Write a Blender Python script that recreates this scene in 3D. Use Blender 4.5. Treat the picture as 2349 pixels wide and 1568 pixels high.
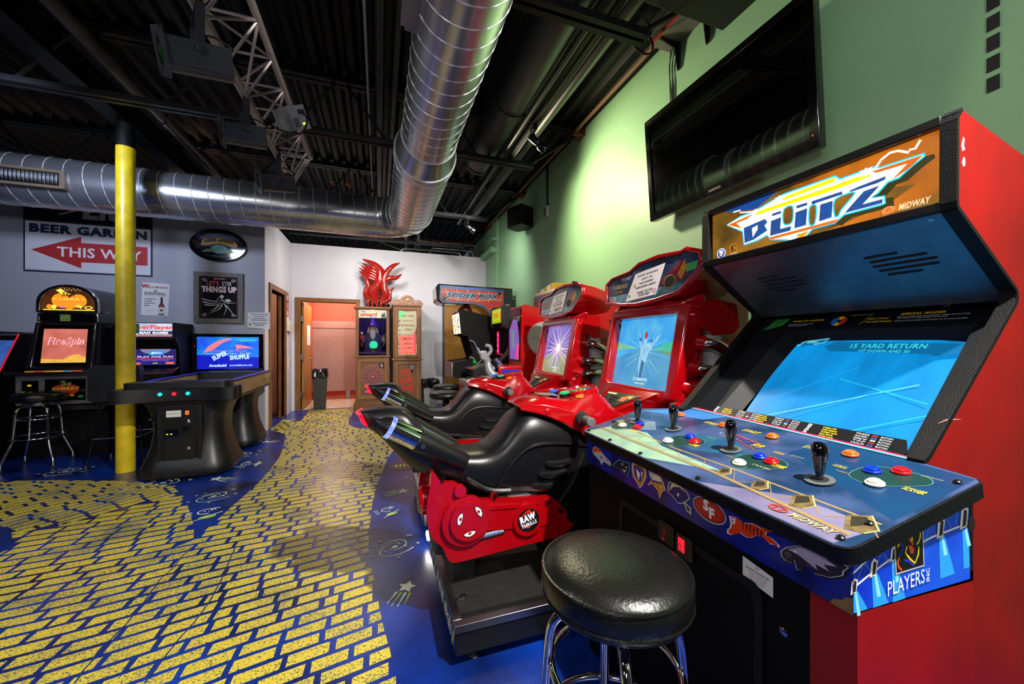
import bpy, bmesh, math, random
from mathutils import Vector, Matrix, noise
for o in list(bpy.data.objects): bpy.data.objects.remove(o)
SC = bpy.context.scene; COL = SC.collection
PI = math.pi; R = math.radians
random.seed(7)
# ---------------------------------------------------------------- camera, world, exposure, lights
cd = bpy.data.cameras.new('camera'); cam = bpy.data.objects.new('camera', cd); COL.objects.link(cam)
cd.sensor_width = 36; cd.lens = 870 / 2349 * 36; cd.clip_start = .02; cd.shift_y = 4 / 2349
cam.location = (0, 0, 1.25); cam.rotation_euler = (R(90), 0, -R(19.3)); SC.camera = cam
w = bpy.data.worlds.new('world'); SC.world = w; w.use_nodes = True
w.node_tree.nodes['Background'].inputs[0].default_value = (.55, .6, .75, 1)
w.node_tree.nodes['Background'].inputs[1].default_value = .10
vs = SC.view_settings; vs.view_transform = 'Standard'; vs.look = 'None'; vs.exposure = 0; vs.gamma = 1
vs.use_curve_mapping = False
SC.cycles.max_bounces = 8; SC.cycles.sample_clamp_indirect = 6

def lamp(kind, name, loc, power, color, target=None, size=.25, spot=90, blend=.5):
    d = bpy.data.lights.new(name, kind); d.energy = power; d.color = color
    if kind == 'AREA': d.size = size
    else: d.shadow_soft_size = size
    if kind == 'SPOT': d.spot_size = R(spot); d.spot_blend = blend
    o = bpy.data.objects.new(name, d); COL.objects.link(o); o.location = loc
    if target is not None:
        o.rotation_euler = (Vector(target) - Vector(loc)).to_track_quat('-Z', 'Y').to_euler()
    return o
WARM = (1, .88, .58); NEUT = (1, .95, .88); COOL = (.62, .72, 1)
# lamps: track spotlights along x = 1.33 near the green wall, and unseen fill lights added over floor and walls
lamp('SPOT', 'track_lamp', (1.12, -.3, 3.15), 820, NEUT, (-.6, 2.2, 0), .04, 112, .7)
lamp('SPOT', 'track_lamp', (1.45, -1.9, 3.15), 170, NEUT, (1.0, 1.4, .9), .05, 130, .5)
lamp('SPOT', 'track_lamp', (1.27, 3.85, 3.12), 240, WARM, (2.25, 3.1, 2.5), .1, 150, 1)
lamp('SPOT', 'track_lamp', (1.33, 4.7, 3.15), 210, NEUT, (-.3, 7.9, 1.6), .06, 96, .9)
lamp('SPOT', 'track_lamp', (1.30, 5.7, 3.15), 95, NEUT, (2.25, 6.9, 2.0), .1, 130, .9)
lamp('AREA', 'ceiling_fill', (-2.6, 1.4, 3.2), 25, NEUT, (-1.7, 2.7, 0), .5)  # added soft fill for the left floor, no fixture hangs here
lamp('AREA', 'ceiling_fill', (-.2, 6.5, 3.05), 40, NEUT, (-.3, 7.4, 1), .4)  # added to brighten the white back wall, no fixture here
lamp('SPOT', 'ceiling_fill', (-2.6, 3.4, 3.05), 190, COOL, (-2.8, 6.1, 2.45), .15, 84, 1)  # added cool light that brightens the grey wall, not a fitted lamp
lamp('AREA', 'camera_side_fill', (-1.3, -1.6, 2.2), 35, NEUT, (-.3, 4, 1.9), .5)  # added fill from the camera end, lifts duct undersides and camera-facing fronts
lamp('AREA', 'camera_side_fill', (-3.8, -.2, 2.4), 18, COOL, (-2.5, 5, 1.6), .5)  # added weak cool fill aimed at the left-hand games
lamp('POINT', 'restroom_lamp', (-.9, 8.9, 2.4), 95, (1, .84, .7), None, .15)
lamp('POINT', 'restroom_lamp', (-2.4, 7.0, 2.3), 20, (1, .72, .5), None, .15)
# ---------------------------------------------------------------- materials
def lin(h):
    h = h.lstrip('#'); c = [int(h[i:i+2], 16) / 255 for i in (0, 2, 4)]
    return tuple(x / 12.92 if x <= .04045 else ((x + .055) / 1.055) ** 2.4 for x in c) + (1,)
_M = {}
def M(h, r=.5, m=0, e=0, v=.06, vs=6., b=0, bs=60., coat=0, h2=None, stretch=None, thr=None, alpha=1, trans=0, sp=.5):
    """procedural material: base colour h mottled towards h2 (or darker by v), bump b"""
    key = (h, r, m, e, v, vs, b, bs, coat, h2, stretch, thr, alpha, trans, sp)
    if key in _M: return _M[key]
    mt = bpy.data.materials.new('paint_' + h.lstrip('#')); mt.use_nodes = True
    nt = mt.node_tree; N = nt.nodes; L = nt.links; P = N['Principled BSDF']
    c = lin(h); P.inputs['Roughness'].default_value = r; P.inputs['Metallic'].default_value = m
    P.inputs['Base Color'].default_value = c; P.inputs['Coat Weight'].default_value = coat
    P.inputs['Specular IOR Level'].default_value = sp; P.inputs['Coat Roughness'].default_value = .06
    if alpha < 1: P.inputs['Alpha'].default_value = alpha
    if trans: P.inputs['Transmission Weight'].default_value = trans; P.inputs['IOR'].default_value = 1.1
    if e:
        P.inputs['Emission Color'].default_value = c; P.inputs['Emission Strength'].default_value = e
        P.inputs['Base Color'].default_value = tuple(x * .25 for x in c[:3]) + (1,)
    if v or b:
        tc = N.new('ShaderNodeTexCoord'); mp = N.new('ShaderNodeMapping'); L.new(tc.outputs['Object'], mp.inputs[0])
        if stretch: mp.inputs['Scale'].default_value = stretch
    if v:
        nz = N.new('ShaderNodeTexNoise'); nz.inputs['Scale'].default_value = vs; nz.inputs['Detail'].default_value = 4
        L.new(mp.outputs[0], nz.inputs['Vector'])
        rp = N.new('ShaderNodeValToRGB'); L.new(nz.outputs['Fac'], rp.inputs[0])
        lo, hi = thr if thr else (.3, .7)
        rp.color_ramp.elements[0].position = lo; rp.color_ramp.elements[1].position = hi
        c2 = lin(h2) if h2 else tuple(x * (1 - 2 * v) for x in c[:3]) + (1,)
        rp.color_ramp.elements[0].color = c2; rp.color_ramp.elements[1].color = c
        L.new(rp.outputs[0], P.inputs['Emission Color' if e else 'Base Color'])
    if b:
        n2 = N.new('ShaderNodeTexNoise'); n2.inputs['Scale'].default_value = bs; n2.inputs['Detail'].default_value = 3
        L.new(mp.outputs[0], n2.inputs['Vector'])
        bp = N.new('ShaderNodeBump'); bp.inputs['Strength'].default_value = b; bp.inputs['Distance'].default_value = .01
        L.new(n2.outputs['Fac'], bp.inputs['Height']); L.new(bp.outputs[0], P.inputs['Normal'])
    _M[key] = mt; return mt
def E(h, e=1.0, **k):
    k.setdefault('v', 0); k.setdefault('r', .35); return M(h, e=e, **k)
def F(h, **k):                                     # flat print
    k.setdefault('v', 0); k.setdefault('r', .4); return M(h, **k)
BLACK = M('#070708', r=.35, v=0, sp=.35); BLACKM = M('#080809', r=.55, v=.2, b=.25, bs=300, sp=.25); GLOSSK = M('#050506', r=.08, v=0, coat=.5)
CHROME = M('#d8d8d8', r=.07, m=1, v=0); STEEL = M('#9c9ea2', r=.3, m=1, v=.1, vs=30); RED = M('#9c040c', r=.16, v=.04, coat=.8)
WHITE = M('#e8e6e0', r=.45, v=.03); RUBBER = M('#101010', r=.8, v=0)

# ---------------------------------------------------------------- geometry collector
def frame(O, U, V):
    U = Vector(U).normalized(); V = Vector(V); V = (V - U * V.dot(U)).normalized(); Nn = U.cross(V)
    m = Matrix.Identity(4)
    for i in range(3): m[i][0] = U[i]; m[i][1] = V[i]; m[i][2] = Nn[i]; m[i][3] = O[i]
    return m
def T(x=0, y=0, z=0, rx=0, ry=0, rz=0):
    return Matrix.Translation((x, y, z)) @ Matrix.Rotation(rz, 4, 'Z') @ Matrix.Rotation(ry, 4, 'Y') @ Matrix.Rotation(rx, 4, 'X')
_TX = {}
def text_geo(s, bold=0., shear=0.):
    k = (s, bold, shear)
    if k in _TX: return _TX[k]
    cu = bpy.data.curves.new('t', 'FONT'); cu.body = s; cu.size = 1; cu.offset = bold; cu.shear = shear; cu.resolution_u = 2
    cu.space_character = 1 + bold * 2
    ob = bpy.data.objects.new('t', cu); me = ob.to_mesh()
    vs = [tuple(v.co) for v in me.vertices]; fs = [tuple(p.vertices) for p in me.polygons]
    ob.to_mesh_clear(); bpy.data.objects.remove(ob); bpy.data.curves.remove(cu)
    if vs:
        x0 = min(v[0] for v in vs); x1 = max(v[0] for v in vs); y0 = min(v[1] for v in vs); y1 = max(v[1] for v in vs)
    else: x0 = x1 = y0 = y1 = 0
    _TX[k] = (vs, fs, x0, x1, y0, y1); return _TX[k]
class G:
    def __init__(s, m=None): s.v = []; s.f = []; s.mi = []; s.ms = []; s.X = m or Matrix.Identity(4); s.z = 0; s.dz = .0001; s.tube_n = 10
    def _m(s, mt):
        if mt not in s.ms: s.ms.append(mt)
        return s.ms.index(mt)
    def add(s, vs, fs, mt):
        b = len(s.v); k = s._m(mt); s.v += [s.X @ Vector(p) for p in vs]
        for f in fs: s.f.append(tuple(b + i for i in f)); s.mi.append(k)
        return s
    def box(s, a, b, mt, m=None):
        (x0, y0, z0), (x1, y1, z1) = a, b
        vs = [Vector(p) for p in ((x0,y0,z0),(x1,y0,z0),(x1,y1,z0),(x0,y1,z0),(x0,y0,z1),(x1,y0,z1),(x1,y1,z1),(x0,y1,z1))]
        if m: vs = [m @ p for p in vs]
        return s.add(vs, [(3,2,1,0),(4,5,6,7),(0,1,5,4),(1,2,6,5),(2,3,7,6),(3,0,4,7)], mt)
    def cyl(s, p, q, r, mt, r2=None, n=16, cap=True):
        p = Vector(p); q = Vector(q); r2 = r if r2 is None else r2
        d = (q - p).normalized(); a = d.orthogonal().normalized(); b = d.cross(a); vs = []
        for c, rr in ((p, r), (q, r2)): vs += [c + (a * math.cos(2*PI*i/n) + b * math.sin(2*PI*i/n)) * rr for i in range(n)]
        fs = [(i, (i+1) % n, n + (i+1) % n, n + i) for i in range(n)]
        if cap: fs += [tuple(range(n-1, -1, -1)), tuple(range(n, 2*n))]
        return s.add(vs, fs, mt)
    def lathe(s, prof, mt, m=None, n=20):            # profile (r, z) bottom to top around local z
        vs = []; fs = []; m = m or Matrix.Identity(4)
        for r, z in prof: vs += [m @ Vector((r*math.cos(2*PI*i/n), r*math.sin(2*PI*i/n), z)) for i in range(n)]
        for k in range(len(prof)-1):
            fs += [(k*n+i, k*n+(i+1) % n, (k+1)*n+(i+1) % n, (k+1)*n+i) for i in range(n)]
        fs += [tuple(range(n-1, -1, -1)), tuple(range((len(prof)-1)*n, len(prof)*n))]
        return s.add(vs, fs, mt)
    def tube(s, pts, r, mt, n=8, closed=False):
        P = [Vector(p) for p in pts]; k = len(P); up = None; rings = []
        rr = r if isinstance(r, (list, tuple)) else [r]*k
        for i in range(k):
            a = P[(i-1) % k] if (closed or i) else P[0]; b = P[(i+1) % k] if (closed or i < k-1) else P[-1]
            d = (b - a).normalized()
            if up is None: up = d.orthogonal().normalized()
            up = (up - d * up.dot(d)).normalized(); w2 = d.cross(up)
            rings.append([P[i] + (up*math.cos(2*PI*j/n) + w2*math.sin(2*PI*j/n)) * rr[i] for j in range(n)])
        return s.loft(rings, mt, closed=closed)
    def loft(s, rings, mt, closed=False, cap=True):
        n = len(rings[0]); k = len(rings); vs = [p for r in rings for p in r]; fs = []
        for a in range(k if closed else k-1):
            b = (a+1) % k; fs += [(a*n+i, a*n+(i+1) % n, b*n+(i+1) % n, b*n+i) for i in range(n)]
        if cap and not closed: fs += [tuple(range(n-1, -1, -1)), tuple(range((k-1)*n, k*n))]
        return s.add(vs, fs, mt)
    def prism(s, poly, d0, d1, mt, m=None, mside=None):   # polygon in local xy extruded d0..d1 along z of frame m
        m = m or Matrix.Identity(4); n = len(poly)
        ar = sum(poly[i][0]*poly[(i+1) % n][1] - poly[(i+1) % n][0]*poly[i][1] for i in range(n))
        if ar < 0: poly = poly[::-1]
        vs = [m @ Vector((x, y, d0)) for x, y in poly] + [m @ Vector((x, y, d1)) for x, y in poly]
        s.add(vs, [tuple(range(n-1, -1, -1)), tuple(range(n, 2*n))], mt)
        return s.add(vs, [(i, (i+1) % n, n + (i+1) % n, n + i) for i in range(n)], mside or mt)
    def ring(s, poly, hole, d0, d1, mt, m=None):          # frame: two outlines with equal counts
        m = m or Matrix.Identity(4); n = len(poly)
        vs = [m @ Vector((x, y, d)) for d in (d0, d1) for pl in (poly, hole) for x, y in pl]; fs = []
        for i in range(n):
            j = (i+1) % n
            fs += [(2*n+i, 2*n+j, 3*n+j, 3*n+i), (j, i, n+i, n+j), (i, j, 2*n+j, 2*n+i), (n+j, n+i, 3*n+i, 3*n+j)]
        return s.add(vs, fs, mt)
    # flat print in the xy plane of the current frame, each layer a hair above the last
    def lay(s): s.z += s.dz; return s.z
    def poly(s, pts, mt):
        ar = sum(pts[i][0]*pts[(i+1) % len(pts)][1] - pts[(i+1) % len(pts)][0]*pts[i][1] for i in range(len(pts)))
        if ar < 0: pts = pts[::-1]
        z = s.lay(); return s.add([(x, y, z) for x, y in pts], [tuple(range(len(pts)))], mt)
    def rect(s, x0, y0, x1, y1, mt): return s.poly([(x0,y0),(x1,y0),(x1,y1),(x0,y1)], mt)
    def circ(s, cx, cy, r, mt, ry=None, n=24, a0=0, a1=360):
        ry = ry or r; k = n + (0 if a1 - a0 == 360 else 1)
        p = [(cx + r*math.cos(R(a0 + (a1-a0)*i/n)), cy + ry*math.sin(R(a0 + (a1-a0)*i/n))) for i in range(k)]
        if a1 - a0 != 360: p.append((cx, cy))
        return s.poly(p, mt)
    def line(s, pts, w, mt, closed=False):
        z = s.lay(); P = [Vector((p[0], p[1])) for p in pts]; k = len(P)
        ws = w if isinstance(w, (list, tuple)) else [w]*k; vs = []
        for i in range(k):
            a = P[(i-1) % k] if (closed or i) else P[0]; b = P[(i+1) % k] if (closed or i < k-1) else P[-1]
            d = (b - a); d = d.normalized() if d.length else Vector((1, 0)); nn = Vector((-d.y, d.x)) * ws[i] / 2
            vs += [(P[i].x - nn.x, P[i].y - nn.y, z), (P[i].x + nn.x, P[i].y + nn.y, z)]
        fs = [(2*i, 2*((i+1) % k), 2*((i+1) % k)+1, 2*i+1) for i in range(k if closed else k-1)]
        return s.add(vs, fs, mt)
    def text(s, t, x, y, h, mt, w=None, al='c', bold=.0, shear=0., rot=0., arch=0., ex=0.):
        vs, fs, x0, x1, y0, y1 = text_geo(t, bold, shear)
        if not vs: return s
        capy = text_geo('H', bold, 0)[5]; k = h / capy; kx = w / (x1 - x0) if w else k
        ox = {'c': (x0+x1)/2, 'l': x0, 'r': x1}[al]; z = s.lay(); c, sn = math.cos(rot), math.sin(rot); out = []
        for p in vs:
            a = (p[0]-ox)*kx; b = p[1]*k
            if arch: b += arch * (1 - (2*a/((x1-x0)*kx))**2)
            out.append((x + a*c - b*sn, y + a*sn + b*c, z + ex))
        return s.add(out, fs, mt)
    def obj(s, name, parent=None, bev=0, seg=2, sub=0, ang=35, wld=False, lab=None, flat=False):
        me = bpy.data.meshes.new(name)
        if wld and parent is not None:
            q = parent
            while q.parent: q = q.parent
            inv = (Matrix.Translation(q.location) @ q.rotation_euler.to_matrix().to_4x4()).inverted()
            s.v = [inv @ p for p in s.v]
        me.from_pydata([tuple(p) for p in s.v], [], s.f)
        for mt in s.ms: me.materials.append(mt)
        me.polygons.foreach_set('material_index', s.mi)
        if not flat:
            me.polygons.foreach_set('use_smooth', [True]*len(s.f)); me.set_sharp_from_angle(angle=R(ang))
        me.update(); o = bpy.data.objects.new(name, me); COL.objects.link(o)
        if parent: o.parent = parent
        if bev:
            bm_ = o.modifiers.new('bevel', 'BEVEL'); bm_.width = bev; bm_.segments = seg; bm_.limit_method = 'ANGLE'; bm_.angle_limit = R(40)
        if sub:
            sm = o.modifiers.new('subdivision', 'SUBSURF'); sm.levels = sm.render_levels = sub
        if lab: o['label'] = lab
        return o
def tag(o, label, cat, group=None, kind=None):
    o['label'] = label; o['category'] = cat
    if group: o['group'] = group
    if kind: o['kind'] = kind
    return o
def thing(name, label, cat, loc=(0, 0, 0), rz=0, group=None):
    o = bpy.data.objects.new(name, None); COL.objects.link(o); o.empty_display_size = .1
    o.location = loc; o.rotation_euler = (0, 0, rz); return tag(o, label, cat, group)
def struct(g, name, **k):
    o = g.obj(name, **k); o['kind'] = 'structure'; return o
def dup(root, loc, label, rz=None):
    def cp(o, par):
        c = o.copy(); COL.objects.link(c)
        if par: c.parent = par
        for ch in list(o.children): cp(ch, c)
        return c
    r = cp(root, None); r.location = loc; r['label'] = label
    if rz is not None: r.rotation_euler = (0, 0, rz)
    return r
def rrect(x0, y0, x1, y1, r, n=4):
    out = []
    for cx, cy, a in ((x1-r, y0+r, -90), (x1-r, y1-r, 0), (x0+r, y1-r, 90), (x0+r, y0+r, 180)):
        out += [(cx + r*math.cos(R(a + 90*i/n)), cy + r*math.sin(R(a + 90*i/n))) for i in range(n+1)]
    return out
def ell(cx, cy, rx, ry, n=32): return [(cx + rx*math.cos(2*PI*i/n), cy + ry*math.sin(2*PI*i/n)) for i in range(n)]
def smooth(pts, n=6, closed=False):                  # Catmull-Rom through points
    P = [Vector(p) for p in pts]; k = len(P); out = []
    for i in range(k if closed else k-1):
        p0 = P[(i-1) % k] if (closed or i) else P[0]; p1 = P[i]; p2 = P[(i+1) % k]
        p3 = P[(i+2) % k] if (closed or i < k-2) else P[-1]
        for j in range(n):
            t = j / n
            out.append(.5*((2*p1) + (p2-p0)*t + (2*p0-5*p1+4*p2-p3)*t*t + (3*p1-p0-3*p2+p3)*t**3))
    if not closed: out.append(P[-1])
    return out
def sm2(pts, n=4): return [(p[0], p[1]) for p in smooth([(x, y, 0) for x, y in pts], n, True)]
FW = lambda O: frame(O, (1, 0, 0), (0, 0, 1))         # faces the camera side (-Y)
FL = lambda O: frame(O, (0, -1, 0), (0, 0, 1))        # faces -X
# ================================================================ SETTING
FLOORM = M('#0b369c', r=.26, h2='#0a143c', vs=2.1, v=.1, thr=(.34, .66), b=.08, bs=220)
g = G(); g.add([(-8, -3, 0), (2.25, -3, 0), (2.25, 8.06, 0), (-8, 8.06, 0)], [(0, 1, 2, 3)], FLOORM)
floor = struct(g, 'floor')
# ---- yellow brick road stencilled on the concrete: every brick a thin slab of paint
ROAD = [(.12, 1.15), (.083, 1.448), (.056, 1.533), (.015, 1.79), (-.028, 2.136), (-.062, 2.463), (-.063, 2.819), (-.048, 3.2), (0, 3.693), (.09, 4.366),
        (.171, 4.70), (.33, 5.33), (.34, 5.7), (.1, 5.85), (-.337, 6.1), (-.45, 6.4), (-.466, 6.67), (-.44, 7.98), (-1.237, 7.98), (-1.199, 6.93), (-1.28, 6.86),
        (-1.49, 7.2), (-1.50, 6.373), (-1.224, 6.0), (-1.108, 5.354), (-1.035, 4.76), (-1.02, 4.3), (-1.025, 3.937), (-1.085, 3.246), (-1.112, 2.94),
        (-1.17, 3.1), (-1.261, 3.308), (-1.491, 3.796), (-1.713, 4.124), (-2.134, 4.405), (-2.713, 4.631), (-3.258, 4.799), (-4.4, 5.0), (-4.4, 4.5),
        (-2.9, 3.85), (-2.461, 3.625), (-2.334, 3.516), (-2.224, 3.357), (-2.127, 3.16), (-2.25, 2.7), (-2.5, 2.0), (-2.4, 1.15)]
def spans(a, b, poly):                               # parts of segment a-b inside poly, as t intervals
    d = (b[0]-a[0], b[1]-a[1]); ts = []
    for i in range(len(poly)):
        p, q = poly[i], poly[(i+1) % len(poly)]; e = (q[0]-p[0], q[1]-p[1]); den = d[0]*e[1]-d[1]*e[0]
        if abs(den) < 1e-12: continue
        t = ((p[0]-a[0])*e[1]-(p[1]-a[1])*e[0])/den; u = ((p[0]-a[0])*d[1]-(p[1]-a[1])*d[0])/den
        if 0 <= u < 1 and -1e-9 <= t <= 1: ts.append(t)
    ts.sort(); return [(ts[i], ts[i+1]) for i in range(0, len(ts)-1, 2)]
def branch_side(x, y): return y > 3.42 + .75*(x+2.2) if x < -1.62 else (y > 3.85 + .3*(x+1.62) and x < -1.25)
rb = random.Random(4); quads = []
def lay_rows(rowfn, us, n, u0, u1, keep, h=.079, gap=.0225):
    for k in range(n):
        a0 = k*h + gap/2; a1 = (k+1)*h - gap/2
        u = u0 - rb.random()*.16
        while u < u1:
            L_ = .152 + rb.uniform(-.012, .012)
            if rb.random() < .07: L_ *= .45
            v0, v1 = u + .010, u + L_ - .001
            u += L_ + .012
            lo = spans(rowfn(v0, a0), rowfn(v1, a0), ROAD + [ROAD[0]][:0]) if False else None
            A0, B0, A1, B1 = rowfn(v0, a0), rowfn(v1, a0), rowfn(v0, a1), rowfn(v1, a1)
            big0 = (2*A0[0]-B0[0], 2*A0[1]-B0[1]); 
            def clip(A, B):
                d = (B[0]-A[0], B[1]-A[1]); far = (A[0]-40*d[0], A[1]-40*d[1]); far2 = (A[0]+40*d[0], A[1]+40*d[1])
                best = None
                for t0, t1 in spans(far, far2, ROAD):
                    s0, s1 = max(0, t0*80-40), min(1, t1*80-40)
                    if s1 - s0 > .08 and (best is None or s1-s0 > best[1]-best[0]): best = (s0, s1)
                if best is None: return None
                return [(A[0]+d[0]*s, A[1]+d[1]*s) for s in best]
            p = clip(A0, B0); q = clip(A1, B1)
            if not p or not q: continue
            cx = (p[0][0]+q[1][0])/2; cy = (p[0][1]+q[1][1])/2
            if keep(cx, cy): quads.append([p[0], p[1], q[1], q[0]])
def row_main(u, a):                                  # courses across the road: tilted near the camera, square far off
    y = 1.15 + a; s = .2*max(0, min(1, (4.6-y)/2.6)) + .015; return (u, y + s*(u+.5) + .006*math.sin(u*7+y*3))
def row_branch(u, a):
    c, s = math.cos(R(46)), math.sin(R(46)); return (-4.6 + c*u + s*a, 3.7 + s*u - c*a)
lay_rows(row_main, 0, 84, -3.2, .6, lambda x, y: not branch_side(x, y) and y < 6.25)
lay_rows(lambda u, a: (u + .05*math.sin(a*4), 6.24 + a), 0, 24, -1.7, 0, lambda x, y: True)
lay_rows(row_branch, 0, 44, -.5, 4.6, lambda x, y: branch_side(x, y))
BRICK = M('#d6c03e', r=.36, h2='#36405e', v=.1, vs=140, thr=(.37, .45))
def _age(mt):                                        # patches where the stencil paint is thin
    nt = mt.node_tree; N = nt.nodes; L = nt.links; P = N['Principled BSDF']
    src = P.inputs['Base Color'].links[0].from_socket; tc = [n for n in N if n.type == 'TEX_COORD'][0]
    nz = N.new('ShaderNodeTexNoise'); nz.inputs['Scale'].default_value = 2.6; nz.inputs['Detail'].default_value = 3; L.new(tc.outputs['Object'], nz.inputs['Vector'])
    n3 = N.new('ShaderNodeTexNoise'); n3.inputs['Scale'].default_value = 120; L.new(tc.outputs['Object'], n3.inputs['Vector'])
    ad = N.new('ShaderNodeMath'); ad.operation = 'ADD'; L.new(nz.outputs['Fac'], ad.inputs[0]); L.new(n3.outputs['Fac'], ad.inputs[1])
    rp = N.new('ShaderNodeMapRange'); rp.inputs['From Min'].default_value = 1.0; rp.inputs['From Max'].default_value = 1.22; L.new(ad.outputs[0], rp.inputs['Value'])
    rp.inputs['To Max'].default_value = .8
    mx = N.new('ShaderNodeMix'); mx.data_type = 'RGBA'; L.new(rp.outputs['Result'], mx.inputs['Factor']); L.new(src, mx.inputs[6]); mx.inputs[7].default_value = lin('#4a5a58')
    L.new(mx.outputs[2], P.inputs['Base Color'])
_age(BRICK)
def seen(q):
    x = sum(p[0] for p in q)/4; y = sum(p[1] for p in q)/4; d = .3305*x + .9438*y
    if d < .3: return 0
    a = (.9438*x - .3305*y)/d
    px = 1174 + 870*a; py = 788 + 870*1.25/d
    if not (-20 < px < 2349 and py < 1580): return 0
    if px > 900 and py > 1100: return 0
    return 1/d**3
quads.sort(key=seen, reverse=True); rest = G()
for i, q in enumerate(quads):
    g = G() if i < 300 else rest
    j = [(p[0]+rb.uniform(-.002, .002), p[1]+rb.uniform(-.002, .002)) for p in q]
    v = [(p[0], p[1], .0002) for p in j] + [(p[0], p[1], .0016) for p in j]
    g.add(v, [(4,5,6,7), (0,1,5,4), (1,2,6,5), (2,3,7,6), (3,0,4,7)], BRICK)
    if i < 300: g.obj('brick', floor, flat=True)
o = rest.obj('distant_bricks', floor, flat=True); o['kind'] = 'stuff'
# ---- stencilled galaxies, comets and planets
CH1 = F('#dfe8d8', r=.5, v=.2, vs=20); CH2 = F('#a9cf45', r=.5, v=.2, vs=20)
def star(cx, cy, r, n=5, k=.42, a=90): return [(cx + (r if i % 2 == 0 else r*k)*math.cos(R(a+180*i/n)), cy + (r if i % 2 == 0 else r*k)*math.sin(R(a+180*i/n))) for i in range(2*n)]
def galaxy(x, y, r, rot=0):
    g = G(T(x, y, .0015, rz=rot)); g.dz = .0002
    for ph, r0, r1 in ((0, .25, 1.0), (PI, .2, .78)):
        g.line([(r*(r0+(r1-r0)*t/22)*math.cos(ph+t/22*5.2)*1.15, r*(r0+(r1-r0)*t/22)*math.sin(ph+t/22*5.2)*.8) for t in range(23)], r*.055, CH1)
    g.circ(0, 0, r*.15, CH1, r*.12)
    for i in range(5): g.poly(star(r*1.15*math.cos(i*1.3+.4), r*.95*math.sin(i*1.3+.4), r*.14, 4, .25), CH2 if i % 2 else CH1)
    for i in range(6): g.circ(r*(.55+.6*(i % 2))*math.cos(i*1.1+1), r*(.5+.5*(i % 2))*math.sin(i*1.1+1), r*.06, CH2 if i % 3 == 0 else CH1, n=10)
    g.obj('galaxy_stencil', floor, flat=True)
def comet(x, y, r, rot=0):
    g = G(T(x, y, .0015, rz=rot)); g.poly(star(0, 0, r*.55, 5, .5), CH1)
    for i, s in enumerate((-.38, -.13, .13, .38)): g.line([(s*r, -r*.5), (s*r*1.25-.03*r, -r*1.75+abs(s)*r*.7)], [r*.16, r*.03], CH2 if i % 2 else CH1)
    g.obj('comet_stencil', floor, flat=True)
def sunplanet(x, y, r, rot=0):
    g = G(T(x, y, .0015, rz=rot)); g.line(ell(0, r*.5, r*.42, r*.36, 14)[:-2], r*.09, CH1); g.line(ell(r*.4, r*.62, r*.2, r*.2, 12)[:-3], r*.07, CH1)
    for i in range(4): g.line([(-r*.65, r*(.2+.2*i)), (-r*.95, r*(.14+.22*i))], r*.07, CH1)
    g.circ(-.1*r, r*.55, r*.06, CH1, n=8); g.circ(.1*r, r*.45, r*.05, CH1, n=8)
    g.circ(0, -r*.4, r*.4, CH2, r*.24); g.line([(-r*.7, -r*.7), (0, -r*.36), (r*.7, -r*.05)], [.01, r*.1, .01], CH1)
    g.obj('planet_stencil', floor, flat=True)
galaxy(.09, 2.44, .13, .6); galaxy(.33, 3.7, .13, .5); galaxy(-1.28, 3.74, .14, .6); galaxy(-1.83, 4.25, .17, -.2); galaxy(-1.48, 5.04, .17, .3); galaxy(-2.9, 4.95, .16, .2)
comet(.135, 2.02, .09, -.45); comet(.19, 3.34, .1, -1.3); comet(-1.42, 4.22, .11, 1.1); comet(-1.36, 5.6, .1, 1.3)
sunplanet(.075, 2.96, .1, .35); sunplanet(-1.19, 3.36, .13, .35); sunplanet(-1.24, 4.62, .13, 1.2); sunplanet(-1.38, 7.0, .13, 0)
g = G(T(0, 0, .0015)); g.circ(.25, 4.04, .15, F('#5b2434', v=.3, vs=14), .16)
for i in range(5): g.line([(.15+.04*i, 4.06), (.17+.04*i, 4.10), (.16+.04*i, 4.0)], .012, CH2)
g.obj('planet_stencil', floor, flat=True)
CRK = F('#142a5c', r=.8)
for pts in ([(-1.059,1.848),(-1.074,2.041),(-1.066,2.213),(-1.092,2.507),(-1.086,2.848)], [(-.817,1.763),(-.801,1.946),(-.777,2.17),(-.80,2.5),(-.842,2.789)]):
    g = G(T(0, 0, .0019)); g.line([(p.x + rb.uniform(-.004, .004), p.y) for p in smooth([(a, b, 0) for a, b in pts], 5)], .007, CRK); g.obj('floor_crack', floor, flat=True)
g = G(T(0, 0, .0006)); g.line([(-4, 5.0), (-1.8, 5.02), (-1.03, 5.05)], .008, F('#0a1538')); g.obj('floor_joint', floor, flat=True)

# ---- walls
GREEN = M('#86b288', r=.5, v=.03, vs=1.5, b=.06, bs=180); WHT = M('#c9c6c8', r=.6, v=.03, vs=2, b=.08, bs=160); GREY = M('#9c9daa', r=.6, v=.03, vs=2, b=.08, bs=160)
g = G(); g.box((2.25, -3, 0), (2.4, 9.9, 3.8), GREEN); g.box((2.2, 7.22, 0), (2.25, 8, 3.8), GREEN); g.box((2.08, 7.2, 3.06), (2.25, 8.0, 3.16), GREEN); g.box((2.12, 7.2, 3.3), (2.25, 7.6, 3.36), GREEN)
wall_right = struct(g, 'wall_right')
TAPE = F('#111111', r=.8)
for i in range(9):
    g = G(FL((2.249, 0, 0))); z = 2.23 + .0795*i; g.prism([(-.789, z), (-.755, z+.001), (-.755, z+.058), (-.789, z+.057)], 0, .0012, TAPE); g.obj('black_square', wall_right, flat=True)
WB = M('#cfccd6', r=.6, v=.03, vs=2, b=.08, bs=160)
g = G(); g.box((-1.63, 8, 0), (-1.385, 8.12, 3.12), WB); g.box((-1.385, 8, 2.04), (-.43, 8.12, 3.12), WB); g.box((-.43, 8, 0), (2.25, 8.12, 3.12), WB)
struct(g, 'wall_back')
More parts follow.
